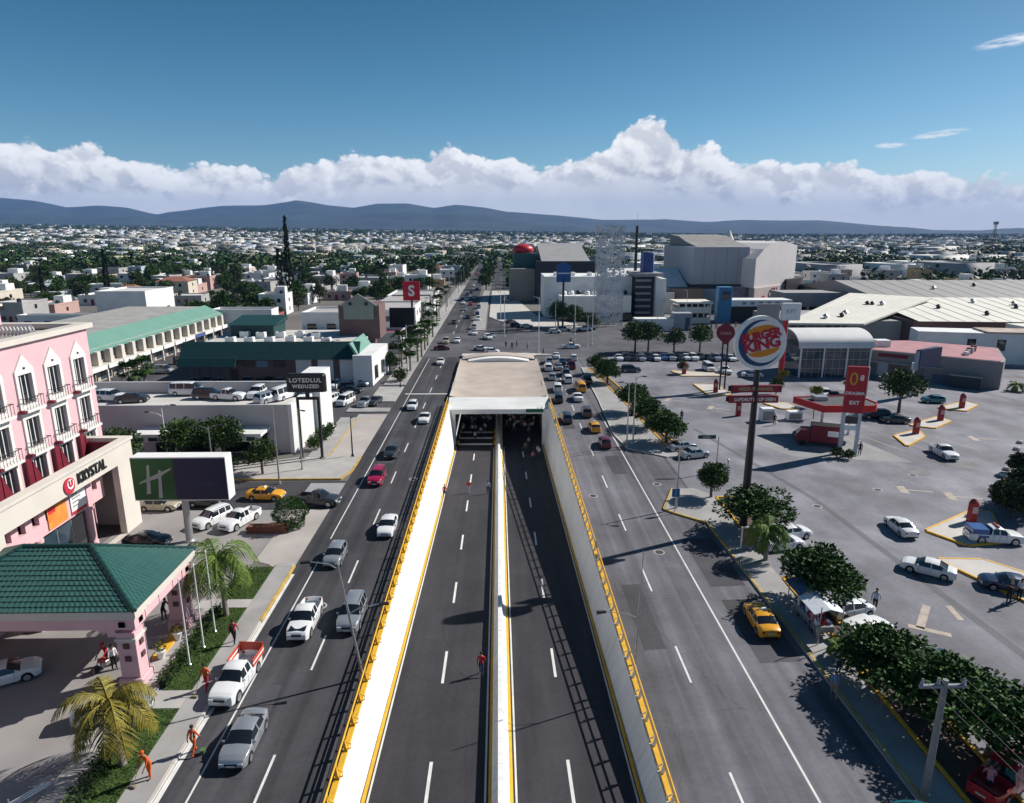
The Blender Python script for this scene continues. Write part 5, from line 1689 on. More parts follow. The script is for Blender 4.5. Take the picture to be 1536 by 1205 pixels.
# perforated lattice tower: open chequer of small white plates on a frame
T = thing('lattice_tower', 'tall see-through white lattice tower of small square plates', 'tower', (30.6, 186, 0))
fr = MB()
for x in (-3.6, 3.6):
    for y in (-2.2, 2.2):
        fr.tube([(x, y, 0), (x, y, 27)], .09, 6)
for k in range(10):
    z = .8 + k * 2.9
    for y in (-2.2, 2.2):
        fr.tube([(-3.6, y, z), (3.6, y, z)], .05, 5)
    for x in (-3.6, 3.6):
        fr.tube([(x, -2.2, z), (x, 2.2, z)], .05, 5)
fr.build('frame', GALV, T)
pl = MB()
for fy in (-2.26, 2.26):
    for i in range(16):
        for k in range(58):
            dens = .72 if k < 40 else .72 - (k - 40) * .02
            if rnd.random() < dens:
                x, z = -3.5 + i * .45, .5 + k * .46
                w = rnd.uniform(.17, .225)
                pl.box(x - w, x + w, fy - .02, fy + .02, z - w, z + w)
o = pl.build('plates', mat('tower_plate', (.55, .56, .58), .5, .35, .5), T)
o['kind'] = 'stuff'
T = thing('service_building', 'cream two-storey open gallery beside a small blue tower', 'building', (60, 196, 0))
ox, oy = -60, -196
hb(MB().box(51, 60.5, 189, 197, 0, 1.6).box(51, 60.5, 189, 197, 2.9, 4.6).box(50.6, 61, 188.6, 197.4, 5.6, 6.1), 'gallery', CRM)
for k in range(6):
    hb(MB().box(51.2 + k * 1.8, 51.5 + k * 1.8, 189.1, 189.4, 1.61, 5.59), 'post', CRM)
hb(MB().box(51.5, 60, 191, 196.9, 1.61, 5.59), 'recess', GLASS)
T = thing('blue_kiosk_tower', 'small bright blue tower with a window', 'kiosk', (64.5, 191, 0))
MB().bev(-1.9, 1.9, -1.5, 1.5, 0, 10.2, .06).build('body', mat('bright_blue', (.05, .20, .38), .6, .1), T)
MB().box(-1.0, 1.2, -1.56, -1.51, 6.6, 9.0).build('window', GLASS_B, T)
T = thing('white_panel_canopy', 'dark canopy with a white fascia and lettering beside the blue tower', 'canopy', (76, 194, 0))
MB().box(-9.5, 8.5, -3, 4, 4.6, 6.4).build('fascia', WHITE, T)
MB().box(-9.2, 8.2, -2.6, 3.8, 0, 4.5).build('dark_front', DARK, T)
for k in range(5):
    MB().box(-6 + k * 2.4, -4.9 + k * 2.4, -3.06, -3.01, 5.1, 5.9).build('letter_block', GREYW, T)
T = thing('wall_hut', 'white boundary hut with a grey gate below the lattice tower', 'hut', (43, 176, 0))
MB().box(-7, 3, -2, 2, 0, 3.2).build('wall', WALLW, T)
MB().box(3.02, 8, -1.6, 1.8, 0, 4.6).build('grey_box', CLAD, T)
MB().box(6.2, 7.4, -1.66, -1.61, .1, 3.5).build('door', mat('door_blue', (.05, .08, .14), .5), T)

# --- left avenue shops and houses at mid distance
def block(name, label, cat, x0, x1, y0, y1, h, wall, roofm=None, wins=(2, 1), group=None, front='-y', par=.5, door=True):
    t = thing(name, label, cat, ((x0 + x1) / 2, (y0 + y1) / 2, gh((x0 + x1) / 2, (y0 + y1) / 2)), 0, group)
    hx, hy = (x1 - x0) / 2, (y1 - y0) / 2
    MB().box(-hx, hx, -hy, hy, -.5, h).build('wall', wall, t)
    pm = MB().box(-hx - .06, hx + .06, -hy - .06, -hy + .2, h + .002, h + par).box(-hx - .06, hx + .06, hy - .2, hy + .06, h + .002, h + par).box(-hx - .06, -hx + .2, -hy + .201, hy - .201, h + .002, h + par).box(hx - .2, hx + .06, -hy + .201, hy - .201, h + .002, h + par)
    r_ = MB().box(-hx + .21, hx - .21, -hy + .21, hy - .21, h + .003, h + .06).build('roof', roofm or CONC, t)
    pm.build('parapet', wall, r_)
    nx_, nz_ = wins
    for i in range(nx_):
        for k in range(nz_):
            wx = -hx + (i + .5) * 2 * hx / nx_
            wz = 1.0 + k * 3.0
            ww = min(1.0, hx / nx_ * .5)
            MB().box(wx - ww, wx + ww, -hy - .04, -hy + .03, wz, wz + 1.3).build('window', GLASS, t)
            wy = -hy + (i + .5) * 2 * hy / nx_
            MB().box(hx - .03, hx + .04, wy - ww, wy + ww, wz, wz + 1.3).build('window', GLASS, t)
    return t


TERR = mat('terracotta', (.30, .10, .06), .8, .2, .5)
block('shop_house', 'pale grey two-storey shop house behind the brown gabled tower', 'building', -44, -31, 150, 162, 7.4, WALLW, None, (3, 2))
block('shop_house', 'white shop house with long side wall near the red sign', 'building', -36, -21.5, 164, 186, 6.4, WALLW, None, (4, 2))
block('shop_house', 'white garage building with red trim under the black billboard', 'building', -31, -20.8, 141, 148, 4.2, WALLW, MAROON, (3, 1))
block('shop_house', 'grey shop house beside the avenue palms', 'building', -34, -21, 190, 214, 5.6, GREYW, None, (4, 1))
block('shop_house', 'low white shop house beyond the avenue palms', 'building', -36, -21, 218, 240, 5.0, WALLW, None, (4, 1))
block('red_trim_house', 'low house with red painted walls behind the green-roofed building', 'house', -78, -58, 172, 182, 4.0, mat('red_wall', (.34, .10, .10), .8), None, (5, 1))
block('arched_house', 'white house with an arched gate at the end of the shop arcade', 'house', -72, -57, 176 - 7, 176 - 1.5, 6.0, WALLW, None, (1, 1))
block('white_hall', 'plain white hall with tilted end walls behind the hotel', 'hall', -122, -107, 206, 224, 7.5, WALLW, mat('pale_roof', (.6, .59, .57), .8, .1, .3), (2, 1))
block('white_wall_house', 'long white boundary wall house behind the hotel roof', 'house', -128, -96, 180, 184, 3.4, WALLW, None, (6, 1))
T = thing('car_shelter', 'light steel car shelter with a pale curved roof behind the green-roofed building', 'shelter', (-42, 146, 0))
for k in range(6):
    for y in (-3.5, 3.5):
        MB().tube([(-11 + k * 4.4, y, 0), (-11 + k * 4.4, y, 3.2)], .08, 6).build('post', GALV, T)
MB().prism_x([(-5.5, 3.2), (-4, 3.9), (0, 4.3), (4, 3.9), (5.5, 3.2), (4, 3.75), (0, 4.15), (-4, 3.75)], -13, 12).build('roof_sheet', mat('pale_sheet', (.55, .53, .50), .6), T)
T = thing('dome_church', 'far building with stepped tiers and a small pointed cap', 'building', (176, 520, 0))
MB().box(-30, 32, -10, 10, 0, 12).build('base', CONC, T)
MB().lathe([(22, 12), (18, 14), (9, 17), (4, 20), (1.2, 26), (.2, 28)], n=12).build('stepped_cap', CRM, T)

# ------------------------------------------------------------------ railings, lamps, signs, poles
for sgn in (-1, 1):
    t = thing('trench_railing', 'yellow pipe railing with ' + ('dark outer rails along the left roadway' if sgn < 0 else 'white curved posts along the right roadway'), 'railing', (7.63 * sgn, 30, .36))
    pm = MB().prism_y([(-.10 * sgn, 0), (.06 * sgn, 0), (.10 * sgn, .45), (.02 * sgn, .86), (-.04 * sgn, .86), (0.0, .45)], -.05, .05).mesh('post', YEL if sgn < 0 else WHITE)
    bk = MB().tube([(-.05 * sgn, 0, .05), (-.28 * sgn, 0, .12), (-.29 * sgn, 0, .36), (-.06 * sgn, 0, .50)], .032, 6).mesh('bracket', YEL if sgn < 0 else WHITE)
    y = -18.0
    while y < 67:
        p = link('post', pm, t, (0, y, 0))
        link('bracket', bk, p)
        y += 1.75
    for z, x, m in ((.50, .08, YEL if sgn > 0 else DARK), (.86, 0, YEL)):  # left lower rail is black: its shade is put into the colour
        MB().tube([(x * sgn, -30, z), (x * sgn, 67, z)], .048, 8).build('rail', m, t)
    if sgn < 0:
        MB().tube([(-.42, -30, .02), (-.42, 67, .02)], .07, 8).build('shade_black_pipe', DARK, t)  # outer pipe of the pair, coloured black to carry its shade


def street_lamp(x, y, h, arms, label, lean=0.0, m=GALV, group=None, r=.075):
    t = thing('street_lamp', label, 'lamp', (x, y, 0), 0, group)
    MB().lathe([(r * 2.4, 0), (r * 2.4, .05), (r * 1.7, .3)], n=10).build('base', m, t)
    MB().tube([(0, 0, .05), (lean * .5, 0, h * .5), (lean, 0, h)], [r * 1.2, r, r * .6], 8).build('pole', m, t, 40)
    for dx, dy, zz in arms:
        f = zz / h
        bx = lean * f
        a = MB().tube([(bx, 0, zz - .25), (bx + dx * .35, dy * .35, zz + .08), (bx + dx, dy, zz + .22)], [r * .55, r * .45, r * .4], 6).build('arm', m, t, 40)
        L = math.hypot(dx, dy)
        ux, uy = dx / L, dy / L
        hd = MB().add([(bx + dx + ux * p - uy * q, dy + uy * p + ux * q, zz + z0) for p, q, z0 in ((0, -.07, .17), (.55, -.13, .14), (.55, .13, .14), (0, .07, .17), (0, -.07, .27), (.55, -.11, .24), (.55, .11, .24), (0, .07, .27))],
                      [(3, 2, 1, 0), (4, 5, 6, 7), (0, 1, 5, 4), (1, 2, 6, 5), (2, 3, 7, 6), (3, 0, 4, 7)]).build('lamp_head', TRIM, a)
    return t


street_lamp(-7.95, 33.7, 7.3, [(-1.5, 0, 7.2), (1.7, .3, 4.4)], 'leaning grey lamp on the left railing with two arms', -1.0)
street_lamp(7.95, 34.2, 7.6, [(-1.9, 0, 3.6)], 'slender grey lamp on the right railing', .15, r=.05)
street_lamp(-22.6, 64.9, 8.3, [(-.5, -.2, 5.2)], 'grey utility pole with a meter box on the corner pavement')
MB().bev(-.35, -.08, -.2, .1, 3.0, 3.5, .03).build('meter_box', DARK, bpy.data.objects['street_lamp.002'])
street_lamp(-21.4, 68.9, 7.0, [(.4, -.2, 6.6)], 'second grey utility pole beside the black pole sign')
street_lamp(-16.9, 73.4, 4.6, [(.02, .12, 4.4)], 'short black post in the paved bay by the left roadway', m=DARK)
street_lamp(-25.1, 100.6, 9.2, [(.5, 0, 9.1), (-.5, 0, 9.1)], 'tall dark lot lamp by the white delivery van', m=DARK)
street_lamp(-15.9 - .5, 108.7, 9.0, [(.4, 0, 8.8)], 'dark lamp by the kerb near the tangled topiary', m=DARK)
street_lamp(16.5, 57.6, 6.3, [(.9, -.2, 6.1)], 'brown-grey pole at the tip of the right pavement')
street_lamp(14.9 + .4, 75.9, 8.0, [(-.7, .0, 7.9)], 'grey lamp at the nose of the upper planted strip')
street_lamp(16.3, 77.2, 8.6, [(.7, .0, 8.3)], 'second grey pole at the nose of the upper planted strip')
x, y = at(217, 735)
street_lamp(-36.5, 70.5, 6.6, [(-1.6, .4, 5.9), (1.2, -.3, 6.9)], 'white two-armed lamp in front of the white building wall', m=WHITE)
street_lamp(-30.6, 68.0, 5.3, [(1.0, 0, 5.2), (-.9, 0, 5.1)], 'grey two-headed lamp above the dark round shrubs')
for i, (px, py, ht) in enumerate(((808, 530, 12), (888, 517, 12), (862, 502, 10), (881, 520, 7), (833, 495, 8), (757, 505, 11), (751, 480, 10), (1028, 490, 10), (985, 505, 9))):
    x, y = at(px, py)
    street_lamp(x, y, ht, [(rnd.choice((-1.2, 1.2)), 0, ht - .2)], 'tall white street lamp around the crossing beyond the tunnel', m=WHITE, group='lamps around the crossing')
for i in range(12):
    street_lamp(-17.2, 124 + i * 24, 8.5, [(1.2, 0, 8.2)], 'avenue lamp along the pavement beyond the green-roofed building', m=[WHITE, DARK, GALV][i % 3], group='avenue lamps')

# round burger sign on a black pole
T = thing('burger_sign', 'round white, blue and orange burger restaurant sign on a tall black pole', 'sign', (21.4, 53.7, 0))
MB().lathe([(.55, 0), (.55, .12), (.34, .2), (.32, 6), (.24, 12), (.22, 14.6)], n=14).build('pole', DARK, T, 40)


def disc(r, y0, y1, m, nm, par, n=40, sx=1.0, cx=0, cz=16.3, clip=None):
    pts = [(cx + r * sx * math.cos(2 * math.pi * k / n), cz + r * math.sin(2 * math.pi * k / n)) for k in range(n)]
    if clip:
        pts = [p for p in pts if clip(p)]
    return MB().prism_y(pts, y0, y1).build(nm, m, par)


fac = disc(2.22, -.22, .22, WHITE, 'sign_drum', T, 44, .96)
BKB = mat('logo_blue', (.012, .06, .17), .45, .05)
BKO = mat('logo_orange', (.70, .24, .015), .45, .05)
BKR = mat('logo_red', (.45, .008, .03), .45, .05)
arcp = []
for k in range(31):                                    # blue crescent
    a = R(75 + k * (345 - 75) / 30)
    arcp.append((1.92 * .96 * math.cos(a), 16.3 + 1.92 * math.sin(a)))
for k in range(30, -1, -1):
    a = R(75 + k * (345 - 75) / 30)
    w = 1.90 - .36 * math.sin(math.pi * (k / 30) ** .8)
    arcp.append((w * .96 * math.cos(a) + .06, 16.3 + w * math.sin(a) + .03))
mbq = MB()
for k in range(30):
    q = [arcp[k], arcp[k + 1], arcp[61 - k - 1], arcp[61 - k]]
    mbq.add([(x, -.235, z) for x, z in q], [(0, 1, 2, 3)])
mbq.build('blue_crescent', BKB, T)
tilt = R(13)
for s_, nm in ((1, 'top_bun'), (-1, 'bottom_bun')):
    pts = []
    for k in range(21):
        a = math.pi * k / 20 * s_
        px_, pz_ = 1.30 * math.cos(a), s_ * .72 + (0.62 if s_ > 0 else .52) * math.sin(a)
        pts.append((px_ * math.cos(tilt) - pz_ * math.sin(tilt) + .12, 16.3 + px_ * math.sin(tilt) + pz_ * math.cos(tilt) + .12))
    if s_ < 0:
        pts = pts[::-1]
    MB().prism_y(pts, -.262, -.23).build(nm, BKO, T)
for body, z, sz, sq in (('BURGER', .50, .92, .98), ('KING', -.27, 1.18, 1.10)):
    me = text_mesh('lettering', body, sz, BKR, .045, .02, squeeze=sq, spacing=.95)
    me.transform(Matrix.Rotation(-tilt, 4, 'Y'))
    link('lettering', me, T, (.05 - z * math.sin(tilt), -.28, 16.42 + z))
for z, body, m in ((12.45, 'HEEEB FPANENEEL', RED), (11.55, 'LUPDRUTYE OF DEEN', RED)):
    b = MB().bev(-2.05 if z > 12 else -2.2, 2.15 if z > 12 else 1.95, -.16, .16, z - .30, z + .30, .03).build('reader_board', MAROON if z > 12 else mat('board_red', (.30, .015, .03), .5), T)
    MB().box(-2.0, 1.9, -.18, -.165, z - .24, z + .24).build('board_frame', mat('board_red', (.30, .015, .03), .5), b)
    link('lettering', text_mesh('lettering', body, .40, WHITE if z < 12 else mat('letter_tan', (.5, .33, .2), .5), .01, .008, squeeze=.88), b, (-.05, -.20, z))
    MB().box(-2.3 if z > 12 else -2.42, -2.06 if z > 12 else -2.21, -.03, .03, z - .2, z + .25).build('end_bracket', DARK, b)

# hotel pole sign: white box, green and blue face
T = thing('hotel_sign', 'white box sign with a green and blue face on a grey post', 'sign', (-25.9, 51.8, 0))
MB().lathe([(.42, 0), (.42, .1), (.30, .2), (.27, 3.75)], n=12).build('post', GALV, T, 40)
MB().box(-1.6, 1.0, -.4, .5, 3.76, 3.88).build('saddle', GALV, T)
MB().bev(-3.7, 3.9, -.6, .7, 3.9, 7.6, .03).build('sign_box', WHITE, T)
MB().box(-3.65, -.30, -.63, -.604, 3.98, 7.5).build('green_face', mat('face_green', (.008, .09, .02), .35, .5, .25), T)
MB().box(-.30, 3.85, -.63, -.604, 3.98, 7.5).build('blue_face', mat('face_blue', (.008, .012, .05), .35, .2, .4), T)
LG = mat('logo_grey', (.35, .38, .36), .4, .1)
MB().prism_y([(-2.65, 4.5), (-2.32, 4.5), (-2.18, 6.95), (-2.38, 6.95)], -.66, -.634).build('logo_stroke', LG, T)
MB().prism_y([(-1.72, 4.15), (-1.42, 4.15), (-1.28, 6.5), (-1.5, 6.55)], -.66, -.634).build('logo_stroke', LG, T)
MB().prism_y([(-3.15, 5.35), (-1.6, 5.85), (-.45, 6.62), (-.5, 6.72), (-1.7, 6.2), (-3.1, 5.5)], -.672, -.661).build('logo_stroke', LG, T)
link('faint_lettering', text_mesh('faint_lettering', 'Holiday Inn', .62, mat('faint_letter', (.03, .035, .09), .5), 0, .004), T, (1.7, -.64, 5.4))

# black pole sign with two lines of letters
T = thing('pole_sign', 'black rounded box sign with two rows of white letters on a twin-leg frame', 'sign', (-21.3, 72.6, 0))
for x in (-1.15, 1.15):
    MB().box(x - .13, x + .13, -.13, .13, .25, 7.0).build('leg', DARK, T)
    MB().lathe([(.5, 0), (.5, .06), (.2, .3)], (x, 0, 0), 4).build('foot', DARK, T)
MB().box(-1.28, 1.28, -.13, .13, 7.0, 7.3).build('crossbar', DARK, T)
MB().box(-.2, .2, -.15, .15, 7.3, 7.95).build('neck', DARK, T)
MB().bev(-2.15, 2.15, -.45, .45, 7.95, 10.0, .22).build('sign_box', DARK, T)
link('lettering', text_mesh('lettering', 'LOTEDLUL', .66, WHITE, .02, .01, spacing=1.15), T, (0, -.465, 9.28))
link('lettering', text_mesh('lettering', 'WEDUZED', .55, WHITE, .02, .01, spacing=1.15), T, (0, -.465, 8.6))

# red twin-post store sign
T = thing('store_sign', 'red tilted panel sign with yellow ring emblem on two white posts', 'sign', (40.6, 73.2, 0), R(-14))
for x in (-.85, .85):
    MB().box(x - .18, x + .18, -.18, .18, 0, 5.2).build('post', mat('post_white', (.55, .57, .6), .5), T)
MB().bev(-1.05, 1.15, -.2, .2, 5.0, 10.4, .04).build('panel', mat('panel_red', (.40, .012, .025), .45, .08), T)
MB().box(1.155, 1.24, -.22, .22, 7.0, 10.4).build('panel_edge', WHITE, T)
ring = []
o1 = [(-.3 + .42 * math.cos(2 * math.pi * k / 20), 9.0 + .75 * math.sin(2 * math.pi * k / 20)) for k in range(20)]
i1 = [(-.3 + .24 * math.cos(2 * math.pi * k / 20), 9.0 + .55 * math.sin(2 * math.pi * k / 20)) for k in range(20)]
m1 = MB()
for k in range(20):
    j = (k + 1) % 20
    m1.add([(x, -.22, z) for x, z in (o1[k], o1[j], i1[j], i1[k])], [(0, 1, 2, 3)])
m1.build('ring_emblem', mat('emblem_gold', (.55, .35, .03), .5), T)
link('lettering', text_mesh('lettering', '8', .9, WHITE, .02, .01), T, (.55, -.22, 9.1))
link('lettering', text_mesh('lettering', 'DRASMA', .52, WHITE, .01, .01), T, (0, -.22, 7.3))
link('lettering', text_mesh('lettering', 'EXT', .6, WHITE, .02, .01), T, (.05, -.22, 6.2))
MB().box(-.75, .75, -.12, .12, 2.9, 3.5).build('white_board', WHITE, T)
MB().box(-.75, .75, -.12, .12, 3.7, 4.6).build('dark_board', GLASS, T)
# red canopy of the forecourt and its pumps
T = thing('red_canopy', 'low forecourt canopy with a bright red fascia', 'canopy', (42.6, 79.2, 0))
T.scale = (.86, .86, .95)
cp = [(-5.2, 4.5), (-3.3, -1.2), (4.3, -1.2), (5.4, 0.5), (5.0, 5.4)]
cq = [(x * .96, y * .96 + .05) for x, y in cp]
MB().prism(cq, 4.15, 4.62).build('canopy_roof', mat('canopy_top', (.07, .075, .08), .8, .3), T)
for i in range(5):
    A, B = Vector(cp[i] + (0,)), Vector(cp[(i + 1) % 5] + (0,))
    d = (B - A).normalized()
    nr = Vector((-d.y, d.x, 0))
    MB().prism([(v.x, v.y) for v in (A, B, B + nr * .15, A + nr * .15)], 3.85, 4.75).build('fascia', mat('fascia_red', (.55, .012, .015), .4, .06), T)
for x, y in ((-2, 1.5), (2.5, 2.0)):
    MB().lathe([(.2, 0), (.2, 4.15)], (x, y, 0), 10).build('column', WHITE, T)
MB().bev(-3, -1, 2.2, 3.6, 4.63, 5.2, .05).build('roof_unit', GALV, T)
# dispensers and ice chests by the apron
for i, (px, py, w, h) in enumerate(((1149, 632, .9, 1.9), (1190, 630, 1.0, 1.3))):
    x, y = at(px, py)
    T = thing('ice_chest', ['tall white cabinet beside the round burger sign pole', 'low white chest beside the red delivery truck'][i], 'cabinet', (x, y, 0))
    MB().bev(-w, w, -.6, .6, .1, h, .05).build('body', WHITE, T)
    MB().box(-w * .8, w * .8, -.64, -.61, .3, h * .8).build('door', GREYW, T)
    MB().box(-w, w, -.6, .6, 0, .1).build('plinth', DARK, T)
# red box truck
x, y = at(1228, 668)
T = thing('delivery_truck', 'red delivery truck with white box end and orange emblem', 'truck', (x, y, 0), R(68))
T.scale = (.85,) * 3
MB().bev(-1.05, 1.05, -2.9, 1.3, .75, 3.1, .06).build('box_body', mat('truck_red', (.17, .010, .022), .45, .08), T)
MB().box(-1.0, 1.0, -2.96, -2.91, .85, 3.0).build('rear_panel', WHITE, T)
MB().prism_y([(.45 * math.cos(k * .524), 2.0 + .45 * math.sin(k * .524)) for k in range(12)], -3.0, -2.97).build('emblem', mat('orange_emblem', (.7, .15, .03), .5), T)
cab = MB().prism_x([(1.35, .55), (3.1, .55), (3.1, 1.45), (2.55, 2.35), (1.35, 2.4)][::-1], 1.0, -1.0).build('cab', mat('truck_red', (.17, .010, .022), .45, .08), T)
MB().prism_x([(3.13, 1.5), (2.60, 2.32), (2.55, 2.30), (3.08, 1.47)], -.9, .9).build('windshield', GLASS, cab)
MB().box(-1.1, 1.1, -2.85, 1.25, 3.105, 3.14).build('black_top', DARK, T)
MB().box(-.9, .9, -2.8, 3.0, .45, .74).build('chassis', DARK, T)
for wy in (-2.0, 2.3):
    for wx in (-.95, .95):
        w_ = MB().lathe([(.30, -.14), (.42, -.12), (.42, .12), (.30, .14)], n=14)
        w_.v = [(z + wx, xx + wy, yy + .42) for xx, yy, z in w_.v]
        w_.build('wheel', TYRE, T)
for s in (-1, 1):
    MB().box(s * 1.062 - .008, s * 1.062 + .008, -2.3, -.9, 1.7, 2.5).build('side_print', WHITE, T)
x, y = at(1207, 655)
car('hatch', 'maroon', x, y, 250, 'dark red open-topped car in front of the red delivery truck')

# red 8-style sign, black billboard, other poles
T = thing('red_square_sign', 'red square sign with a white curled S emblem on a pole by the avenue', 'sign', (-21.6, 168, 0))
MB().lathe([(.25, 0), (.25, 9.0)], n=10).build('pole', DARK, T)
MB().bev(-2.1, 2.1, -.25, .25, 8.7, 13.4, .05).build('panel', mat('sign_red2', (.55, .01, .03), .4, .05), T)
link('emblem', text_mesh('emblem', 'S', 3.6, WHITE, .10, .02), T, (0, -.28, 11.0))
T = thing('black_billboard', 'large blank black billboard seen from behind beside the avenue', 'billboard', (-21.4, 149.5, 0))
MB().lathe([(.35, 0), (.35, 3.0)], n=10).build('pole', DARK, T)
MB().bev(-2.9, 2.6, -.3, .3, 2.4, 8.9, .05).build('panel', mat('billboard_black', (.006, .006, .008), .6), T)
MB().box(2.65, 2.95, -.5, .4, 2.6, 9.2).build('white_edge', WHITE, T)
T = thing('blue_house_sign', 'blue house-shaped sign on a dark pole behind the plaza', 'sign', (17.6, 182, 0))
MB().lathe([(.28, 0), (.28, 13.5)], n=10).build('pole', NAVY, T)
MB().prism_y([(-1.9, 12.2), (1.9, 12.2), (1.9, 16.4), (.0, 17.6), (-1.9, 16.4)], -.25, .25).build('panel', mat('sign_blue', (.02, .10, .30), .45, .1), T)
MB().box(-1.6, 1.6, -.28, -.26, 14.4, 14.7).build('stripe', WHITE, T)
T = thing('dark_mast', 'tall plain dark mast behind the striped office', 'mast', (43.5, 214.5, 0))
MB().tube([(0, 0, 0), (0, 0, 27.2)], [.55, .42], 10).build('pole', DARK, T)
MB().tube([(0, 0, 27.2), (0, 0, 31)], .05, 5).build('antenna', GALV, T)
T = thing('red_lollipop_sign', 'dark red shield-shaped sign on a black twin pole', 'sign', (36.5, 106, 0))
for xx in (-.25, .55):
    MB().lathe([(.14, 0), (.14, 8.3)], (xx, 0, 0), 8).build('pole', DARK, T)
MB().prism_y([(-1.45, 9.6), (-1.25, 8.8), (0, 7.6), (.3, 7.6), (1.35, 8.8), (1.5, 9.6), (1.25, 10.3), (.3, 10.9), (0, 11.3), (-.3, 10.9), (-1.25, 10.3)], -.2, .2).build('panel', MAROON, T)
link('lettering', text_mesh('lettering', 'CHILIS', .62, mat('sign_pale', (.40, .30, .32), .5), .01, .01), T, (0, -.22, 9.4))
T = thing('red_post_billboard', 'grey billboard with a white end face on a red post', 'billboard', (47.0, 108, 0))
MB().lathe([(.42, 0), (.42, 11.2)], n=12).build('post', RED, T)
MB().bev(-.9, 2.2, -.3, .3, 11.2, 14.0, .04).build('panel', WHITE, T)
MB().box(-4.6, -.92, .5, .9, 11.0, 13.8).build('rear_panel', GREYW, T)
link('lettering', text_mesh('lettering', 'KFT', 1.0, mat('pale_blue_ink', (.2, .35, .4), .5), .0, .01), T, (.65, -.32, 12.6))
T = thing('navy_pole_sign', 'dark navy box sign on a white post by the flat grey restaurant', 'sign', (64.8, 101, 0))
MB().lathe([(.28, 0), (.28, 5.4)], n=12).build('post', WHITE, T)
MB().prism([(-.5, -.9), (.2, -1.1), (5.2, 1.6), (4.6, 2.4)], 5.0, 7.6).build('box', mat('sign_navy', (.015, .02, .075), .45), T)
MB().prism([(-.58, -.9), (-.05, -1.08), (-.04, -1.14), (-.6, -.97)], 4.4, 7.4).build('end_face', mat('sign_pale2', (.30, .34, .42), .5), T)
# street name sign at the gap
x, y = at(1074, 708)
T = thing('street_name_sign', 'dark green street name board on a thin pole at the car park gap', 'sign', (x, y, 0))
MB().tube([(0, 0, 0), (0, 0, 4.0)], .06, 8).build('pole', GALV, T)
MB().box(-2.2, -.3, -.04, .04, 3.75, 4.15).build('board', mat('board_green', (.01, .05, .03), .5), T)
MB().box(-1.7, -.9, -.05, -.042, 3.86, 4.04).build('letter_strip', mat('strip_grey', (.25, .3, .27), .5), T)
x, y = at(1090, 722)
T = thing('short_post', 'short grey post behind the round trees at the car park gap', 'post', (x, y, 0))
MB().tube([(0, 0, 0), (0, 0, 2.3)], .07, 8).build('pole', GALV, T)
MB().lathe([(.1, 0), (.12, .1), (.02, .16)], (0, 0, 2.3), 8).build('cap', GALV, T)
x, y = at(1022, 778)
T = thing('blue_street_sign', 'small blue panel on a thin post at the pavement tip', 'sign', (x - .3, y + 1.2, 0))
MB().tube([(0, 0, 0), (0, 0, 2.4)], .04, 8).build('post', GALV, T)
MB().box(-.35, .35, -.03, .03, 1.6, 2.4).build('panel', mat('sign_blue3', (.03, .15, .4), .5), T)

# red island bollard dispensers
for i, (px, py, d_) in enumerate(((1373, 652, 'on the triangular island nearest the white pickup'), (1410, 632, 'on the middle triangular island'), (1442, 613, 'on the farthest triangular island by the teal car'), (1456, 785, 'on the island by the patrol pickup'),
                                  (1073, 590, 'on the four-sided island by the street arrows'), (1026, 562, 'near the small kiosk tree'), (1107, 624, 'by the tall white cabinet'))):
    x, y = at(px, py)
    T = thing('ticket_post', 'red ticket post ' + d_, 'ticket machine', (x, y, .14 if i != 6 else 0))
    MB().bev(-.32, .32, -.28, .28, 0, 1.85, .05).build('body', mat('post_red', (.32, .015, .02), .5, .1), T)
    MB().lathe([(.30, 0), (.34, .12), (.12, .32)], (0, 0, 1.85), 8).build('cap', MAROON, T)
    MB().box(-.24, .24, -.30, -.285, .9, 1.5).build('panel', mat('panel_pale', (.5, .35, .35), .5), T)

# power pole with cross-arm and wires
T = thing('power_pole', 'grey wooden power pole with cross-arm and insulators by the red pickup', 'pole', (19.35, 24.75, 0))
MB().tube([(0, 0, 0), (.10, .1, 6.1)], [.18, .12], 10).build('pole', mat('pole_wood', (.22, .22, .23), .8, .2, 3), T, 40)
MB().bev(-1.05, 1.0, -.02, .14, 5.75, 5.9, .02).build('cross_arm', mat('arm_wood', (.24, .25, .28), .8, .2, 3), T)
for x_ in (-.95, -.25, .9):
    MB().lathe([(.05, 0), (.09, .08), (.05, .16), (.08, .22), (.03, .3)], (x_, .06, 5.9), 8).build('insulator', mat('insulator', (.3, .33, .38), .3), T)
for x_ in (-.95, -.25, .9):
    w_ = [(x_ + s * 2.0 * 1.6, .06 - s * 20, 6.2 - 1.0 * math.sin(math.pi * min(s * 1.1, 1)) + s * .3) for s in [k / 12 for k in range(13)]]
    MB().tube(w_, .014, 5).build('wire', DARK, T)
# flagpoles
for i, (px, py) in enumerate(((285, 1000), (306, 974), (323, 950))):
    x, y = at(px, py)
    T = thing('flagpole', ['bare white flagpole beside the first clipped planter', 'bare white flagpole between two others on the lawn', 'bare white flagpole nearest the leaning green palm'][i], 'flagpole', (x, y, .11))
    MB().tube([(0, 0, 0), (0, 0, 5.6)], [.055, .03], 8).build('pole', WHITE, T)
    MB().lathe([(.12, 0), (.12, .06), (.06, .12)], n=8).build('base', GALV, T)
    MB().lathe([(.02, 0), (.06, .05), (.02, .1)], (0, 0, 5.6), 8).build('finial', WHITE, T)
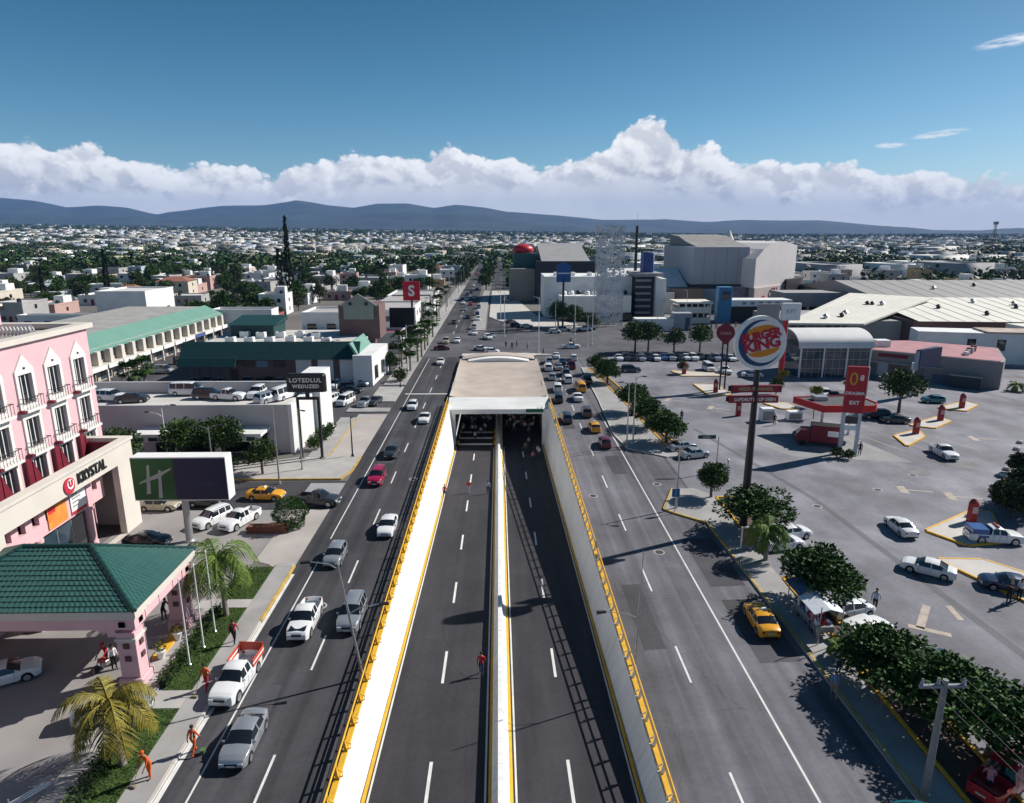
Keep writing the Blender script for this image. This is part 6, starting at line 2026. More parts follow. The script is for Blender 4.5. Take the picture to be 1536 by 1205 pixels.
# pots with clipped plants, yellow ramp kerb by the porch
for i, (px, py) in enumerate(((268, 962), (243, 990))):
    x, y = at(px, py)
    T = thing('plant_pot', ['white pot with clipped golden plant near the yellow kerb end', 'white pot with clipped golden plant near the pink pillar'][i], 'planter', (x, y, .13))
    MB().lathe([(.18, 0), (.27, .45), (.30, .5), (.24, .5)], n=12).build('pot', WHITE, T, 40)
POTS = [tuple(at(268, 962)), tuple(at(243, 990))]
kind(MB().prism([(-21.0, 35.6), (-20.4, 35.6), (-20.4, 40.4), (-21.0, 40.4)], 0, .22).build('yellow_kerb', YEL), 'structure')
x, y = at(385, 798)
T = thing('brick_planter', 'low brown brick planter beside the round clipped bush', 'planter', (x + .8, y, 0))
for i in range(14):
    for k in range(4):
        MB().box(-1.6 + i * .24 + (.12 if k % 2 else 0), -1.38 + i * .24 + (.12 if k % 2 else 0), -.35, .35, k * .16, k * .16 + .148).build('brick', mat('planter_brick', (.22, .085, .05), .85, .25, 1.0, space='World'), T)
# vendor stall
x, y = at(1225, 935)
T = thing('vendor_stall', 'street vendor stall with a blue and white canopy on thin poles', 'stall', (20.4, 38.3, .13), R(2))
for xx, yy, h in ((-.7, -2.1, 2.6), (.7, -2.1, 2.6), (-.7, 2.1, 2.5), (.7, 2.1, 2.5)):
    MB().tube([(xx, yy, 0), (xx, yy, h)], .035, 6).build('pole', GALV, T)
MB().prism_y([(-1.0, 2.0), (0, 2.3), (1.0, 2.0), (1.0, 1.95), (0, 2.24), (-1.0, 1.95)], -1.9, .3).build('white_canopy', mat('canvas_white', (.62, .65, .70), .8, .1), T)
MB().prism_y([(-1.0, 2.1), (0, 2.4), (1.0, 2.1), (1.0, 2.05), (0, 2.34), (-1.0, 2.05)], .32, 2.2).build('blue_canopy', mat('canvas_blue', (.06, .12, .22), .8, .1), T)
MB().bev(-.6, .6, -1.6, 1.6, .5, .9, .04).build('counter', GALV, T)
for k in range(4):
    MB().box(-.5 + (k % 2) * .9, -.4 + (k % 2) * .9, -1.5 + (k // 2) * 2.9, -1.4 + (k // 2) * 2.9, 0, .5).build('leg', GALV, T)
for k in range(9):
    MB().bev(-.5 + (k % 3) * .36, -.22 + (k % 3) * .36, -1.4 + (k // 3) * .9, -1.05 + (k // 3) * .9, .905, 1.1 + .06 * (k % 2), .03).build('goods_box', [WHITE, RED, mat('goods_blue', (.1, .15, .3), .6), MAROON][k % 4], T)
# plant frame by the palm
x, y = at(1120, 825)
T = thing('garden_picture', 'white framed panel with painted foliage beside the feathery palm', 'panel', (x + .2, y, .13))
MB().box(-.75, -.65, -.05, .05, 0, 1.9).box(.65, .75, -.05, .05, 0, 1.9).box(-.649, .649, -.05, .05, 1.8, 1.9).build('frame', WHITE, T)
MB().box(-.64, .64, -.03, .03, .3, 1.79).build('panel', mat('foliage_print', (.16, .12, .05), .6, .7, 3), T)
car('van', 'teal', 17.75, 21.9, 2, 'dark teal van parked at the right kerb below the power pole')
# speed humps at the tunnel mouth
for i, yq in enumerate((96.3, 99.4, 102.5)):
    T = thing('speed_hump', 'low transverse strip across the left tunnel mouth, ' + ['outermost', 'middle', 'innermost'][i], 'hump', (-3.4, yq, -6))
    MB().prism_x([(-.25, 0), (-.12, .16), (.12, .16), (.25, 0)][::-1], 2.4, -2.6).build('strip', CONC_L, T)
    for s in (-2.85, 2.62):
        MB().bev(s, s + .25, -.3, .3, 0, .55, .04).build('end_block', YEL, T)
# litter bins / handrails etc. left hotel corner
T = thing('steel_handrail', 'bright steel ramp handrail beside the hedge at the hotel entrance', 'railing', (-21.2, 24.6, 0))
for k in range(3):
    MB().tube([(-2.0, -.4 * k - .8, .25 + .3 * k), (-.4, .3 - .4 * k, .3 + .3 * k), (.6, 1.6 - .4 * k, .3 + .3 * k)], .035, 6).build('rail', mat('bright_steel', (.6, .62, .65), .25, .05, metal=.8), T)
for xx, yy in ((-1.9, -1.2), (-.4, -.1), (.6, 1.2)):
    MB().tube([(xx, yy, 0), (xx, yy, .95)], .03, 6).build('post', GALV, T)
# far pylons
for px, py, h in ((1458, 372, 34), (1215, 392, 20)):
    T = thing('lattice_mast', 'far steel lattice mast standing over the roofs ' + ('near the big shed' if h > 30 else 'behind the cinema block'), 'mast', ((px - 747) / 1000 * 700 * 1.03, 700, gh((px - 747) / 1000 * 700 * 1.03, 700)))
    mm = MB()
    for sx, sy in ((-1, -1), (1, -1), (1, 1), (-1, 1)):
        mm.tube([(sx * 2.2, sy * 2.2, 0), (sx * .6, sy * .6, h)], .22, 4)
    for k in range(9):
        z, z2 = h * k / 9, h * (k + 1) / 9
        w1, w2 = 2.2 - 1.6 * k / 9, 2.2 - 1.6 * (k + 1) / 9
        mm.tube([(-w1, -w1, z), (w2, -w2, z2)], .14, 4).tube([(w1, -w1, z), (-w2, -w2, z2)], .14, 4)
    mm.build('lattice', DARK, T)
    MB().box(-1.6, 1.6, -1.6, 1.6, h - .5, h + 2.4).build('top_box', GREYW, T)

# ------------------------------------------------------------------ vegetation
def leaf_mat(name, col, isl=.55, rough=.55):
    m = mat(name, col, rough, .25, .6, island=isl, spec=.12)
    return m


LEAF_D = leaf_mat('ficus_leaf', (.036, .082, .018), .75, .6)
LEAF_M = leaf_mat('garden_leaf', (.046, .085, .022))
LEAF_P = leaf_mat('palm_leaf', (.10, .16, .03), .4)
LEAF_Y = leaf_mat('yellow_palm_leaf', (.20, .165, .03), .45)
LEAF_C = leaf_mat('cypress_leaf', (.010, .022, .010), .4)
LEAF_G = leaf_mat('golden_leaf', (.17, .17, .03), .4)
LEAF_O = leaf_mat('olive_leaf', (.050, .065, .030), .45)
BARK = mat('bark', (.12, .095, .075), .9, .3, 4.0, .5)
BARK_P = mat('palm_bark', (.24, .21, .18), .9, .25, 5.0, .5)
nr_ = np.random.RandomState(11)


def leaves(centres, out, size, droop=.0, aspect=1.7):
    "one folded leaf (two quads) at every centre, leaning outwards along out"
    n = len(centres)
    d = out + nr_.normal(0, .75, (n, 3))
    d[:, 2] += .15 - droop
    d /= np.linalg.norm(d, axis=1)[:, None] + 1e-9
    r = nr_.normal(0, 1, (n, 3))
    s = np.cross(d, r)
    s /= np.linalg.norm(s, axis=1)[:, None] + 1e-9
    nn = np.cross(s, d)
    L = (size * nr_.uniform(.5, 1.5, n))[:, None]
    Wd = L / aspect * .5
    a = centres
    b = centres + d * L
    m_ = centres + d * L * .5
    l_ = m_ + s * Wd + nn * Wd * .35
    r_ = m_ - s * Wd + nn * Wd * .35
    v = np.stack([a, l_, b, r_], 1).reshape(-1, 3)
    f = np.arange(4 * n).reshape(n, 4)
    return v, f


def crown_pts(lobes, n, shell=.55):
    w = np.array([l[3] * l[4] * l[5] for l in lobes]) ** .67
    cnt = nr_.multinomial(n, w / w.sum())
    P, O = [], []
    for (cx, cy, cz, rx, ry, rz), k in zip(lobes, cnt):
        u = nr_.normal(0, 1, (k, 3))
        u /= np.linalg.norm(u, axis=1)[:, None]
        r = nr_.uniform(shell, 1.0, k) ** .6
        bump = 1 + .13 * np.sin(u[:, 0] * 7 + cx * 3) * np.sin(u[:, 1] * 6 + cy) + .10 * np.sin(u[:, 2] * 9 + cz)
        P.append(np.array([cx, cy, cz]) + u * (r * bump)[:, None] * np.array([rx, ry, rz]))
        O.append(u)
    return np.concatenate(P), np.concatenate(O)


def tree_meshes(seed, R_, Hc, base, n, size, leafm, nl=9, trunk_r=.14, flat_=.75, droop=0.0):
    "crown and trunk meshes of one tree: lobed crown of radius R_ round height Hc, limbs from base"
    rg = random.Random(seed)
    lobes = [(0, 0, Hc, R_ * .62, R_ * .62, R_ * .62 * flat_)]
    for k in range(nl):
        a = 2 * math.pi * (k + rg.random() * .7) / nl
        q = R_ * rg.uniform(.42, .66)
        r = R_ * rg.uniform(.30, .46)
        lobes.append((q * math.cos(a), q * math.sin(a), Hc + R_ * flat_ * rg.uniform(-.38, .42), r, r, r * .85))
    for k in range(nl // 2):
        a = rg.random() * 6.28
        q = R_ * rg.uniform(.1, .4)
        r = R_ * rg.uniform(.25, .36)
        lobes.append((q * math.cos(a), q * math.sin(a), Hc + R_ * flat_ * rg.uniform(.45, .7), r, r, r * .8))
    P, O = crown_pts(lobes, n)
    v, f = leaves(P, O, size, droop)
    cm = np_mesh('crown', v, f, leafm)
    tb = MB()
    fk = Hc - R_ * flat_ * .55
    tb.tube([(0, 0, -.1), (.05, .03, fk * .5), (0, 0, fk)], [trunk_r * 1.25, trunk_r, trunk_r * .8], 8)
    for l in lobes[1:]:
        tb.tube([(0, 0, fk * .8), (l[0] * .4, l[1] * .4, (fk + l[2]) / 2), (l[0], l[1], l[2])], [trunk_r * .6, trunk_r * .4, trunk_r * .12], 5)
    return cm, tb.mesh('trunk', BARK, 60)


def put_tree(ms, x, y, z, s, rz, name, label, group=None, sz=None):
    t = thing(name, label, 'tree', (x, y, z), rz, group)
    t.scale = (s, s, sz or s)
    link('crown', ms[0], t)
    link('trunk', ms[1], t)
    return t


FIC = [tree_meshes(i + 1, 2.0, 2.3, .9, 6000, .19, LEAF_D, 12) for i in range(3)]
GT_ = 'dense dark round trees along the planted strip'
for i, (x, y, s, sz, lb) in enumerate(((22.0, 40.6, 1.5, 1.12, 'dense dark round tree shading the vendor stall'), (21.9, 52.6, 1.65, 1.0, 'broad dark tree at the foot of the round burger sign'), (20.6, 60.2, .85, .9, 'small dark tree beside the broad one at the burger sign'),
                                       (21.3, 32.3, 1.3, .95, 'dark tree between the vendor stall and the power pole'), (22.6, 29.6, 1.55, 1.0, 'large dark tree behind the power pole'), (24.1, 27.1, 1.6, 1.0, 'dark tree over the red pickup'),
                                       (20.5, 77.5, 1.4, 1.05, 'round tree over the pale patrol car'), (19.6, 84.5, 1.3, 1.05, 'round tree next up the planted strip from the patrol car'), (19.2, 92, 1.3, 1.1, 'round tree in the middle of the upper planted strip'),
                                       (18.6, 111, 1.3, 1.1, 'round tree near the head of the right-hand queue'), (18.0, 119, 1.0, .9, 'round tree last on the upper planted strip'))):
    put_tree(FIC[i % 3], x, y, .1, s, rnd.random() * 6, 'ficus_tree', lb, GT_, sz)
GRN = [tree_meshes(i + 21, 2.4, 3.2, 1.2, 3400, .26, LEAF_M, 11, .16) for i in range(3)]
for i, (x, y, s, lb) in enumerate(((29.5, 142, 1.35, 'leftmost of the three round trees behind the parked row, twin crowned'), (32.6, 143, 1.3, 'taller of the twin round trees behind the parked row'), (38.0, 142, 1.05, 'middle round tree behind the parked row'),
                                   (43.6, 142, 1.2, 'last round tree behind the parked row, by the red shield sign'), (57.4, 91.3, 1.25, 'round leafy tree alone in the car park by the ticket posts'), (33.6, 119, .5, 'small round kiosk tree by the white van'),
                                   (16.4, 182, 1.4, 'dark tree in front of the white showroom'), (20.2, 178, 1.3, 'lower dark tree in front of the white showroom'), (24.5, 175, .9, 'small tree by the white plaza wall'),
                                   (-30.5, 71.0, 1.1, 'shade tree in front of the white building porch'), (-34.5, 70, 1.1, 'spreading tree behind the hotel sign'), (-25.2, 67.6, .8, 'small street tree on the corner pavement'),
                                   (-39.5, 66.6, 1.1, 'shade tree at the end of the hotel arcade'), (78.5, 122, .9, 'tree behind the flat grey restaurant roof'), (-20.2, 122.0, .75, 'small tree by the white corner wall'), (44.4, 103, .55, 'yellowish little tree in the car park by the glass hall'))):
    put_tree(GRN[i % 3], x, y, 0, s, rnd.random() * 6, 'shade_tree', lb)
SML = [tree_meshes(i + 31, 1.1, 2.6, 1.2, 900, .22, LEAF_G, 7, .06, .6) for i in range(2)]
for i, (px, py) in enumerate(((1222, 610), (1220, 628), (1272, 600), (1172, 583))):
    x, y = at(px, py)
    put_tree(SML[i % 2], x, y, 0, .95, i * 1.3, 'golden_tree', ['thin golden tree behind the red canopy', 'low golden tree over the red canopy roof', 'golden tree behind the red panel sign', 'golden tree behind the round burger sign'][i])

# clipped round bush, hedges
P, O = crown_pts([(0, 0, 1.3, 1.4, 1.4, 1.3)], 6500, .8)
v, f = leaves(P, O, .12)
x, y = at(437, 790)
T = thing('round_bush', 'round clipped bush at the drive corner by the brick planter', 'bush', (x, y, 0))
link('foliage', np_mesh('foliage', v, f, LEAF_D), T)
MB().tube([(0, 0, 0), (0, 0, .8)], .09, 6).build('stem', BARK, T)


# grass blades on the lawn strips
for (xa, xb, ya, yb_) in ((-18.88, -17.34, 20, 31.15), (-18.88, -17.34, 32.72, 41.15), (-18.88, -17.34, 42.32, 46.95), (-31.1, -30.2, 48, 51.6)):
    n = int((xb - xa) * (yb_ - ya) * 420)
    P = np.stack([nr_.uniform(xa, xb, n), nr_.uniform(ya, yb_, n), np.full(n, .105)], 1)
    v, f = leaves(P, np.tile(np.array([0, 0, 2.2]), (n, 1)), .10, aspect=4.0)
    o = link('lawn_grass', np_mesh('lawn_grass', v, f, mat('grass_blade', (.07, .12, .025), .8, .3, .8, island=.4, space='World')))
    o['kind'] = 'stuff'


def hedge(x, y0, y1, w, h, label):
    n = int((y1 - y0) * 420)
    P = np.stack([nr_.uniform(-w, w, n), nr_.uniform(0, y1 - y0, n), np.abs(nr_.uniform(.0, h, n))], 1)
    sel = (np.abs(P[:, 0]) > w * .55) | (P[:, 2] > h * .7)
    P = P[sel]
    O = np.stack([P[:, 0] / w, np.zeros(len(P)), (P[:, 2] / h) ** 2], 1)
    v, f = leaves(P, O, .13)
    t = thing('hedge', label, 'hedge', (x, y0, .1))
    link('foliage', np_mesh('foliage', v, f, LEAF_M), t)
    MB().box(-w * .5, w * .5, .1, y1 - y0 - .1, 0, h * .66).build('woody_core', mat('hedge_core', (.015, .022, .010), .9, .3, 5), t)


hedge(-19.1, 22, 31.0, .34, .62, 'clipped hedge beside the steel handrail and yellowing palm')
hedge(-19.1, 33.0, 41.0, .30, .50, 'clipped hedge between the lawn and the potted plants')
hedge(-19.1, 42.6, 46.4, .28, .45, 'short clipped hedge behind the green palm')
for i, (px_, py_) in enumerate(POTS):
    P, O = crown_pts([(0, 0, .28, .30, .30, .26)], 260, .7)
    v, f = leaves(P, O, .09)
    t = [o for o in COL.objects if o.name.startswith('plant_pot')][i]
    c = link('clipped_plant', np_mesh('clipped_plant', v, f, LEAF_G), t, (0, 0, .5))


# feather palms
def palm(x, y, z, h, n, L, leafm, label, lean=(0, 0), droop=1.0, seed=0, dead=0):
    rg = random.Random(seed)
    t = thing('palm_tree', label, 'palm', (x, y, z))
    top = Vector((lean[0], lean[1], h))
    MB().tube([(0, 0, 0), (lean[0] * .3, lean[1] * .3, h * .45), tuple(top)], [.20, .13, .11], 9).build('trunk', BARK_P, t, 60)
    for k in range(n):
        a = 2 * math.pi * k / n + rg.uniform(-.2, .2)
        el = rg.uniform(.35, 1.15) if k % 2 else rg.uniform(.0, .5)
        Lk = L * rg.uniform(.85, 1.1)
        pts, p = [], top.copy()
        d = Vector((math.cos(a) * math.cos(el), math.sin(a) * math.cos(el), math.sin(el)))
        seg = 11
        for i in range(seg + 1):
            pts.append(p.copy())
            p = p + d * (Lk / seg)
            d.z -= .20 * droop * (1 + i * .05)
            d.normalize()
        fr = MB()
        fr.tube(pts, [.035 * (1 - .8 * i / seg) + .006 for i in range(seg + 1)], 4)
        for i in range(1, seg * 3):
            u = i / (seg * 3)
            j = min(int(u * seg), seg - 1)
            q = pts[j].lerp(pts[j + 1], u * seg - j)
            dd = (pts[j + 1] - pts[j]).normalized()
            sd = dd.cross(Vector((0, 0, 1)))
            if sd.length < .05:
                sd = Vector((math.sin(a), -math.cos(a), 0))
            sd.normalize()
            ll = L * .34 * math.sin(math.pi * min(.97, u * .85 + .14)) * rg.uniform(.8, 1.1)
            for s in (-1, 1):
                tip = q + sd * s * ll * .72 + dd * ll * .55 + Vector((0, 0, -ll * rg.uniform(.25, .65) * droop))
                mid = q.lerp(tip, .5) + Vector((0, 0, ll * .10))
                w = Vector((dd.x, dd.y, dd.z)) * .035
                fr.add([q - w, q + w, mid + w, mid - w], [(0, 1, 2, 3)])
                fr.add([mid - w, mid + w, tip], [(0, 1, 2)])
        fr.build('frond', leafm, t)
    return t


x, y = at(340, 925)
palm(x, y, .11, 4.1, 21, 3.5, LEAF_P, 'green feather palm with drooping fronds on the lawn by the flagpoles', (-.25, .1), 1.15, 3)
x, y = at(185, 1150)
palm(x, y, .11, 3.3, 18, 3.0, LEAF_Y, 'yellowing feather palm on the lawn beside the orange-clad worker', (-.3, .2), 1.2, 5)
x, y = at(1148, 842)
palm(x, y, .13, 2.7, 16, 2.5, LEAF_P, 'feathery light green palm on the right pavement', (0, 0), 1.15, 7)
x, y = at(1255, 990)
palm(x, y, .13, .8, 12, 1.1, LEAF_P, 'dwarf palm in the yellow-edged bed by the vendor stall', (0, 0), .9, 9)
palm(84.5, 104.2, 0, 1.0, 14, 2.0, LEAF_P, 'low bushy palm at the corner of the flat grey restaurant', (0, 0), .8, 12)


def fan_palm_mesh(seed, R_=1.5, leafm=LEAF_M):
    rg = random.Random(seed)
    mb = MB()
    for k in range(46):
        a, el = rg.random() * 6.28, rg.uniform(-.9, 1.3)
        d = Vector((math.cos(a) * math.cos(el), math.sin(a) * math.cos(el), math.sin(el)))
        c = d * R_ * rg.uniform(.55, .7)
        s = d.cross(Vector((0, 0, 1))).normalized()
        u = s.cross(d)
        rr = R_ * .46
        for j in range(7):
            b = -1.2 + 2.4 * j / 6
            tip = c + (d * math.cos(b) + s * math.sin(b)) * rr + u * rg.uniform(-.1, .1) - Vector((0, 0, .12))
            e = (s * math.cos(b) - d * math.sin(b)) * rr * .16
            m_ = c.lerp(tip, .55)
            mb.add([c, m_ + e, tip, m_ - e], [(0, 1, 2, 3)])
    return mb.mesh('crown', leafm)


FAN = [fan_palm_mesh(i) for i in range(3)]
FANM = [fan_palm_mesh(i + 5, 1.5, LEAF_M) for i in range(2)]
TRK = MB().tube([(0, 0, 0), (0, 0, 1)], [.16, .11], 8).mesh('trunk', BARK_P, 60)


def fan_palm(x, y, h, s, i, label, group=None, ms=FAN):
    t = thing('fan_palm', label, 'palm', (x, y, gh(x, y)), i * 1.7, group)
    link('crown', ms[i % len(ms)], t, (0, 0, h), 0, (s, s, s))
    link('trunk', TRK, t, (0, 0, 0), 0, (1.4, 1.4, h))


for i, (px, py, h, s) in enumerate(((197, 578, 3.6, 1.35), (211, 574, 3.6, 1.25), (219, 572, 3.9, 1.3))):
    x, y = at(px, py + 12)
    fan_palm(x, y, h, s, i, ['bushy fan palm nearest the hotel wall, by the shop arcade', 'middle fan palm by the shop arcade', 'right-hand one of three fan palms, by the silver minivan'][i])
for i, (px, py, h) in enumerate(((607, 553, 5.4), (615, 548, 5.8), (622, 545, 5.2), (628, 540, 5.0), (611, 560, 4.8), (634, 528, 5.2), (638, 520, 6), (645, 508, 5.5), (648, 498, 7), (655, 485, 6.5), (660, 475, 7), (668, 462, 7))):
    x, y = at(px, py)
    fan_palm(x + rnd.uniform(-.9, .6), y + rnd.uniform(-3, 3), h * rnd.uniform(.75, 1.05), rnd.uniform(1.15, 1.6), i, 'slim palm in the row along the avenue pavement', 'palms along the avenue', FANM)
for i, (px, py, h, s) in enumerate(((958, 462, 6, 1.3), (967, 440, 7, 1.6), (1080, 455, 7.5, 1.6), (1086, 455, 7, 1.4))):
    x, y = at(px, py)
    fan_palm(x, y, h, s, i, ['palm in front of the grey mall wing', 'taller palm in front of the grey mall wing', 'tall palm before the cinema block', 'second tall palm before the cinema block'][i])

# cypresses
def cypress_mesh(seed, n=1800):
    rg = np.random.RandomState(seed)
    t = rg.uniform(0, 1, n) ** 1.25
    r = (.085 * (1 - t) ** .75 * (1 + .2 * np.sin(t * 40)) + .004) * np.sqrt(rg.uniform(.35, 1, n))
    a = rg.uniform(0, 6.283, n)
    P = np.stack([r * np.cos(a), r * np.sin(a), t * .96 + .03], 1)
    O = np.stack([np.cos(a) * .5, np.sin(a) * .5, np.ones(n)], 1)
    v, f = leaves(P, O, .035, aspect=2.2)
    return np_mesh('crown', v, f, LEAF_C)


CYP = [cypress_mesh(3), cypress_mesh(4)]
CTR = MB().tube([(0, 0, 0), (0, 0, 1)], [.012, .003], 6).mesh('trunk', BARK)
for i, (x, y, h, w, lb) in enumerate(((-87.5, 285, 31.5, .62, 'very tall slender cypress spire among the houses'), (-90.5, 282, 19, 1.0, 'shorter cypress beside the very tall spire'), (-150, 262, 19, .9, 'dark cypress standing alone among white houses'), (-168, 252, 13, .9, 'small cypress near the dark lone one'), (-206, 270, 21, .8, 'slim cypress at the edge of the garden suburb'), (-212, 240, 20, 1.2, 'broad leaning cypress behind the pink hotel'), (-104, 330, 16, 1.1, 'stout cypress beyond the garden houses'))):
    t = thing('cypress_tree', lb, 'tree', (x, y, 0))
    link('crown', CYP[i % 2], t, (0, 0, 0), 0, (h * w, h * w, h))
    link('trunk', CTR, t, (0, 0, 0), 0, (h, h, h))
# conifer clump at the right edge of the car park
CON = [tree_meshes(i + 41, 2.0, 1.7, .3, 5200, .30, LEAF_O, 12, .10, .8) for i in range(2)]
for i, (px, py, s) in enumerate(((1518, 775, 1.05), (1536, 760, 1.1), (1532, 712, .7))):
    x, y = at(px, py)
    put_tree(CON[i % 2], x, y, 0, s, i, 'conifer_shrub', ['spreading grey-green conifer beside the patrol pickup', 'second grey-green conifer on the rocky bed', 'low grey-green shrub on the rocky bed'][i])
for i in range(9):
    x, y = at(1490 + i * 5, 745 - i * 10)
    T = tag(MB().lathe([(.28, 0), (.42, .1), (.3, .32), (.08, .4)], n=7).build('bed_stone', CONC_L), 'pale boulder edging the rocky conifer bed', 'stone', 'boulders of the conifer bed')
    T.location = (x, y, 0)
# shrubs by the white building and the red sign
SHR = [tree_meshes(i + 61, .9, .8, .1, 700, .2, LEAF_M, 7, .04, .9) for i in range(2)]
for i, (x, y, s, lb) in enumerate(((-22.0, 76.0, 1.1, 'flowering shrub at the foot of the white side wall'), (-21.6, 79.5, 1.3, 'taller shrub against the white side wall'), (-21.8, 82.5, 1.0, 'shrub by the end of the white side wall'), (-33, 68.4, 1.2, 'dark shrub below the two-headed lamp'), (-36, 68.6, 1.2, 'dark shrub beside the porch'), (-29.5, 69.0, 1.3, 'dark rounded shrub behind the hotel sign'),
                                   (38.7, 71.8, .9, 'tangled shrub at the foot of the red panel sign'), (39.8, 71.3, .8, 'second tangled shrub at the foot of the red panel sign'), (-17.2, 113.5, 1.6, 'dark topiary on the kerb by the white corner wall'), (-17.0, 114, 1.2, 'lower part of the dark topiary group on the kerb'), (-64, 104, 1.1, 'round shrub by the lot wall'))):
    t = put_tree(SHR[i % 2], x, y, 0, s, i, 'shrub', lb)
    t['category'] = 'shrub'

# ------------------------------------------------------------------ people
SKIN = mat('skin', (.30, .16, .10), .6, .08, 3)
CLOTH = {}
for nm, c in (('orange', (.62, .10, .012)), ('red', (.45, .02, .03)), ('white', (.68, .68, .70)), ('black', (.014, .014, .016)), ('navy', (.03, .045, .10)), ('blue', (.16, .24, .45)), ('khaki', (.25, .21, .15)), ('green', (.08, .16, .06)), ('pink', (.5, .2, .25)), ('pale blue', (.32, .40, .55))):
    CLOTH[nm] = mat('cloth_' + nm.replace(' ', '_'), c, .85, .15, 6)
HAIR = mat('hair', (.02, .015, .012), .7, .2, 6)
_pose = {}


def person_mesh(pose):
    if pose in _pose:
        return _pose[pose]
    st = {'stand': (.04, -.02, .06, -.03, 0), 'walk': (.24, -.24, -.20, .22, .03), 'stride': (.34, -.32, -.28, .28, .08), 'bend': (.10, -.06, .30, .25, .20), 'ride': (.38, .30, .42, .42, .15)}[pose]
    fl, fr, al, ar, ln = st
    V, E, RD = [], [], []

    def add(p, r, par=None):
        V.append(p)
        RD.append(r)
        if par is not None:
            E.append((par, len(V) - 1))
        return len(V) - 1
    hz = .93 if pose != 'ride' else .80
    pel = add((0, 0, hz), (.155, .115))
    wai = add((0, ln * .3, hz + .17), (.135, .10), pel)
    che = add((0, ln * .75, hz + .37), (.165, .115), wai)
    sho = add((0, ln, hz + .50), (.11, .085), che)
    nek = add((0, ln * 1.12 + .005, hz + .575), (.055, .058), sho)
    jaw = add((0, ln * 1.25 + .022, hz + .645), (.066, .076), nek)
    hed = add((0, ln * 1.3 + .012, hz + .725), (.078, .092), jaw)
    add((0, ln * 1.3, hz + .80), (.055, .065), hed)
    add((0, ln * 1.25 + .118, hz + .69), (.012, .016), jaw)          # nose
    for s, f, a in ((-1, fl, al), (1, fr, ar)):
        hip = add((s * .10, .0, hz - .06), (.095, .10), pel)
        kn = add((s * .105, f * .55 + .035, hz - .46 + abs(f) * .05), (.062, .066), hip)
        an = add((s * .105, f * 1.0 - (.08 if f < -.1 else 0), .09 + (.05 if f < -.1 else 0)), (.04, .045), kn)
        add((s * .112, f * 1.0 + .13 - (.08 if f < -.1 else 0), .045 + (.0 if f >= -.1 else .01)), (.042, .035), an)
        sh = add((s * .19, ln * .98, hz + .46), (.062, .06), sho)
        el = add((s * .245, ln * .9 + a * .45, hz + .19), (.044, .046), sh)
        wr = add((s * .235, ln * .9 + a * .95 + .04, hz - .03 + abs(a) * .12), (.028, .032), el)
        pm = add((s * .23, ln * .9 + a * 1.05 + .055, hz - .11 + abs(a) * .12), (.02, .038), wr)
        for q in range(4):
            k1 = add((s * (.225 - .004), ln * .9 + a * 1.08 + .025 + q * .02, hz - .165 + abs(a) * .12 - (.008 if q in (1, 2) else 0)), (.009, .009), pm)
            add((s * .212, ln * .9 + a * 1.08 + .03 + q * .02, hz - .20 + abs(a) * .12 - (.01 if q in (1, 2) else 0)), (.007, .007), k1)
        k1 = add((s * .215, ln * .9 + a * 1.05 + .10, hz - .12 + abs(a) * .12), (.010, .010), pm)
        add((s * .208, ln * .9 + a * 1.05 + .115, hz - .15 + abs(a) * .12), (.008, .008), k1)
    me = bpy.data.meshes.new('body')
    me.from_pydata(V, E, [])
    o = bpy.data.objects.new('tmp', me)
    COL.objects.link(o)
    md = o.modifiers.new('skin', 'SKIN')
    for i, sv in enumerate(me.skin_vertices[0].data):
        sv.radius = RD[i]
        sv.use_root = (i == 0)
    sb = o.modifiers.new('sub', 'SUBSURF')
    sb.levels = 1
    dg = bpy.context.evaluated_depsgraph_get()
    out = bpy.data.meshes.new_from_object(o.evaluated_get(dg))
    bpy.data.objects.remove(o)
    out.name = 'body_' + pose
    for m in (SKIN, CLOTH['white'], CLOTH['navy'], CLOTH['black']):
        out.materials.append(m)
    for p in out.polygons:
        c = p.center
        p.use_smooth = True
        i = 0
        armz = hz + .12
        if c.z < .085:
            i = 3
        elif c.z < hz + .06 and abs(c.x) < .20 and not (abs(c.x) > .19):
            i = 2
        elif c.z < hz + .535 and (abs(c.x) < .185 or c.z > armz):
            i = 1
        p.material_index = i
    hm = MB().lathe([(.088, 0), (.097, .05), (.085, .10), (.05, .135), (.01, .145)], (0, ln * 1.3 - .012, hz + .70), 12)
    hr = hm.mesh('hair', HAIR, 60)
    capm = MB().lathe([(.10, 0), (.104, .05), (.085, .10), (.03, .13)], (0, ln * 1.3, hz + .735), 12).add([(-.075, ln * 1.3 + .07, hz + .745), (.075, ln * 1.3 + .07, hz + .745), (.06, ln * 1.3 + .19, hz + .735), (-.06, ln * 1.3 + .19, hz + .735)], [(0, 1, 2, 3)]).mesh('cap', CLOTH['orange'])
    _pose[pose] = (out, hr, capm, hz, ln)
    return _pose[pose]


PS_ = 0.94


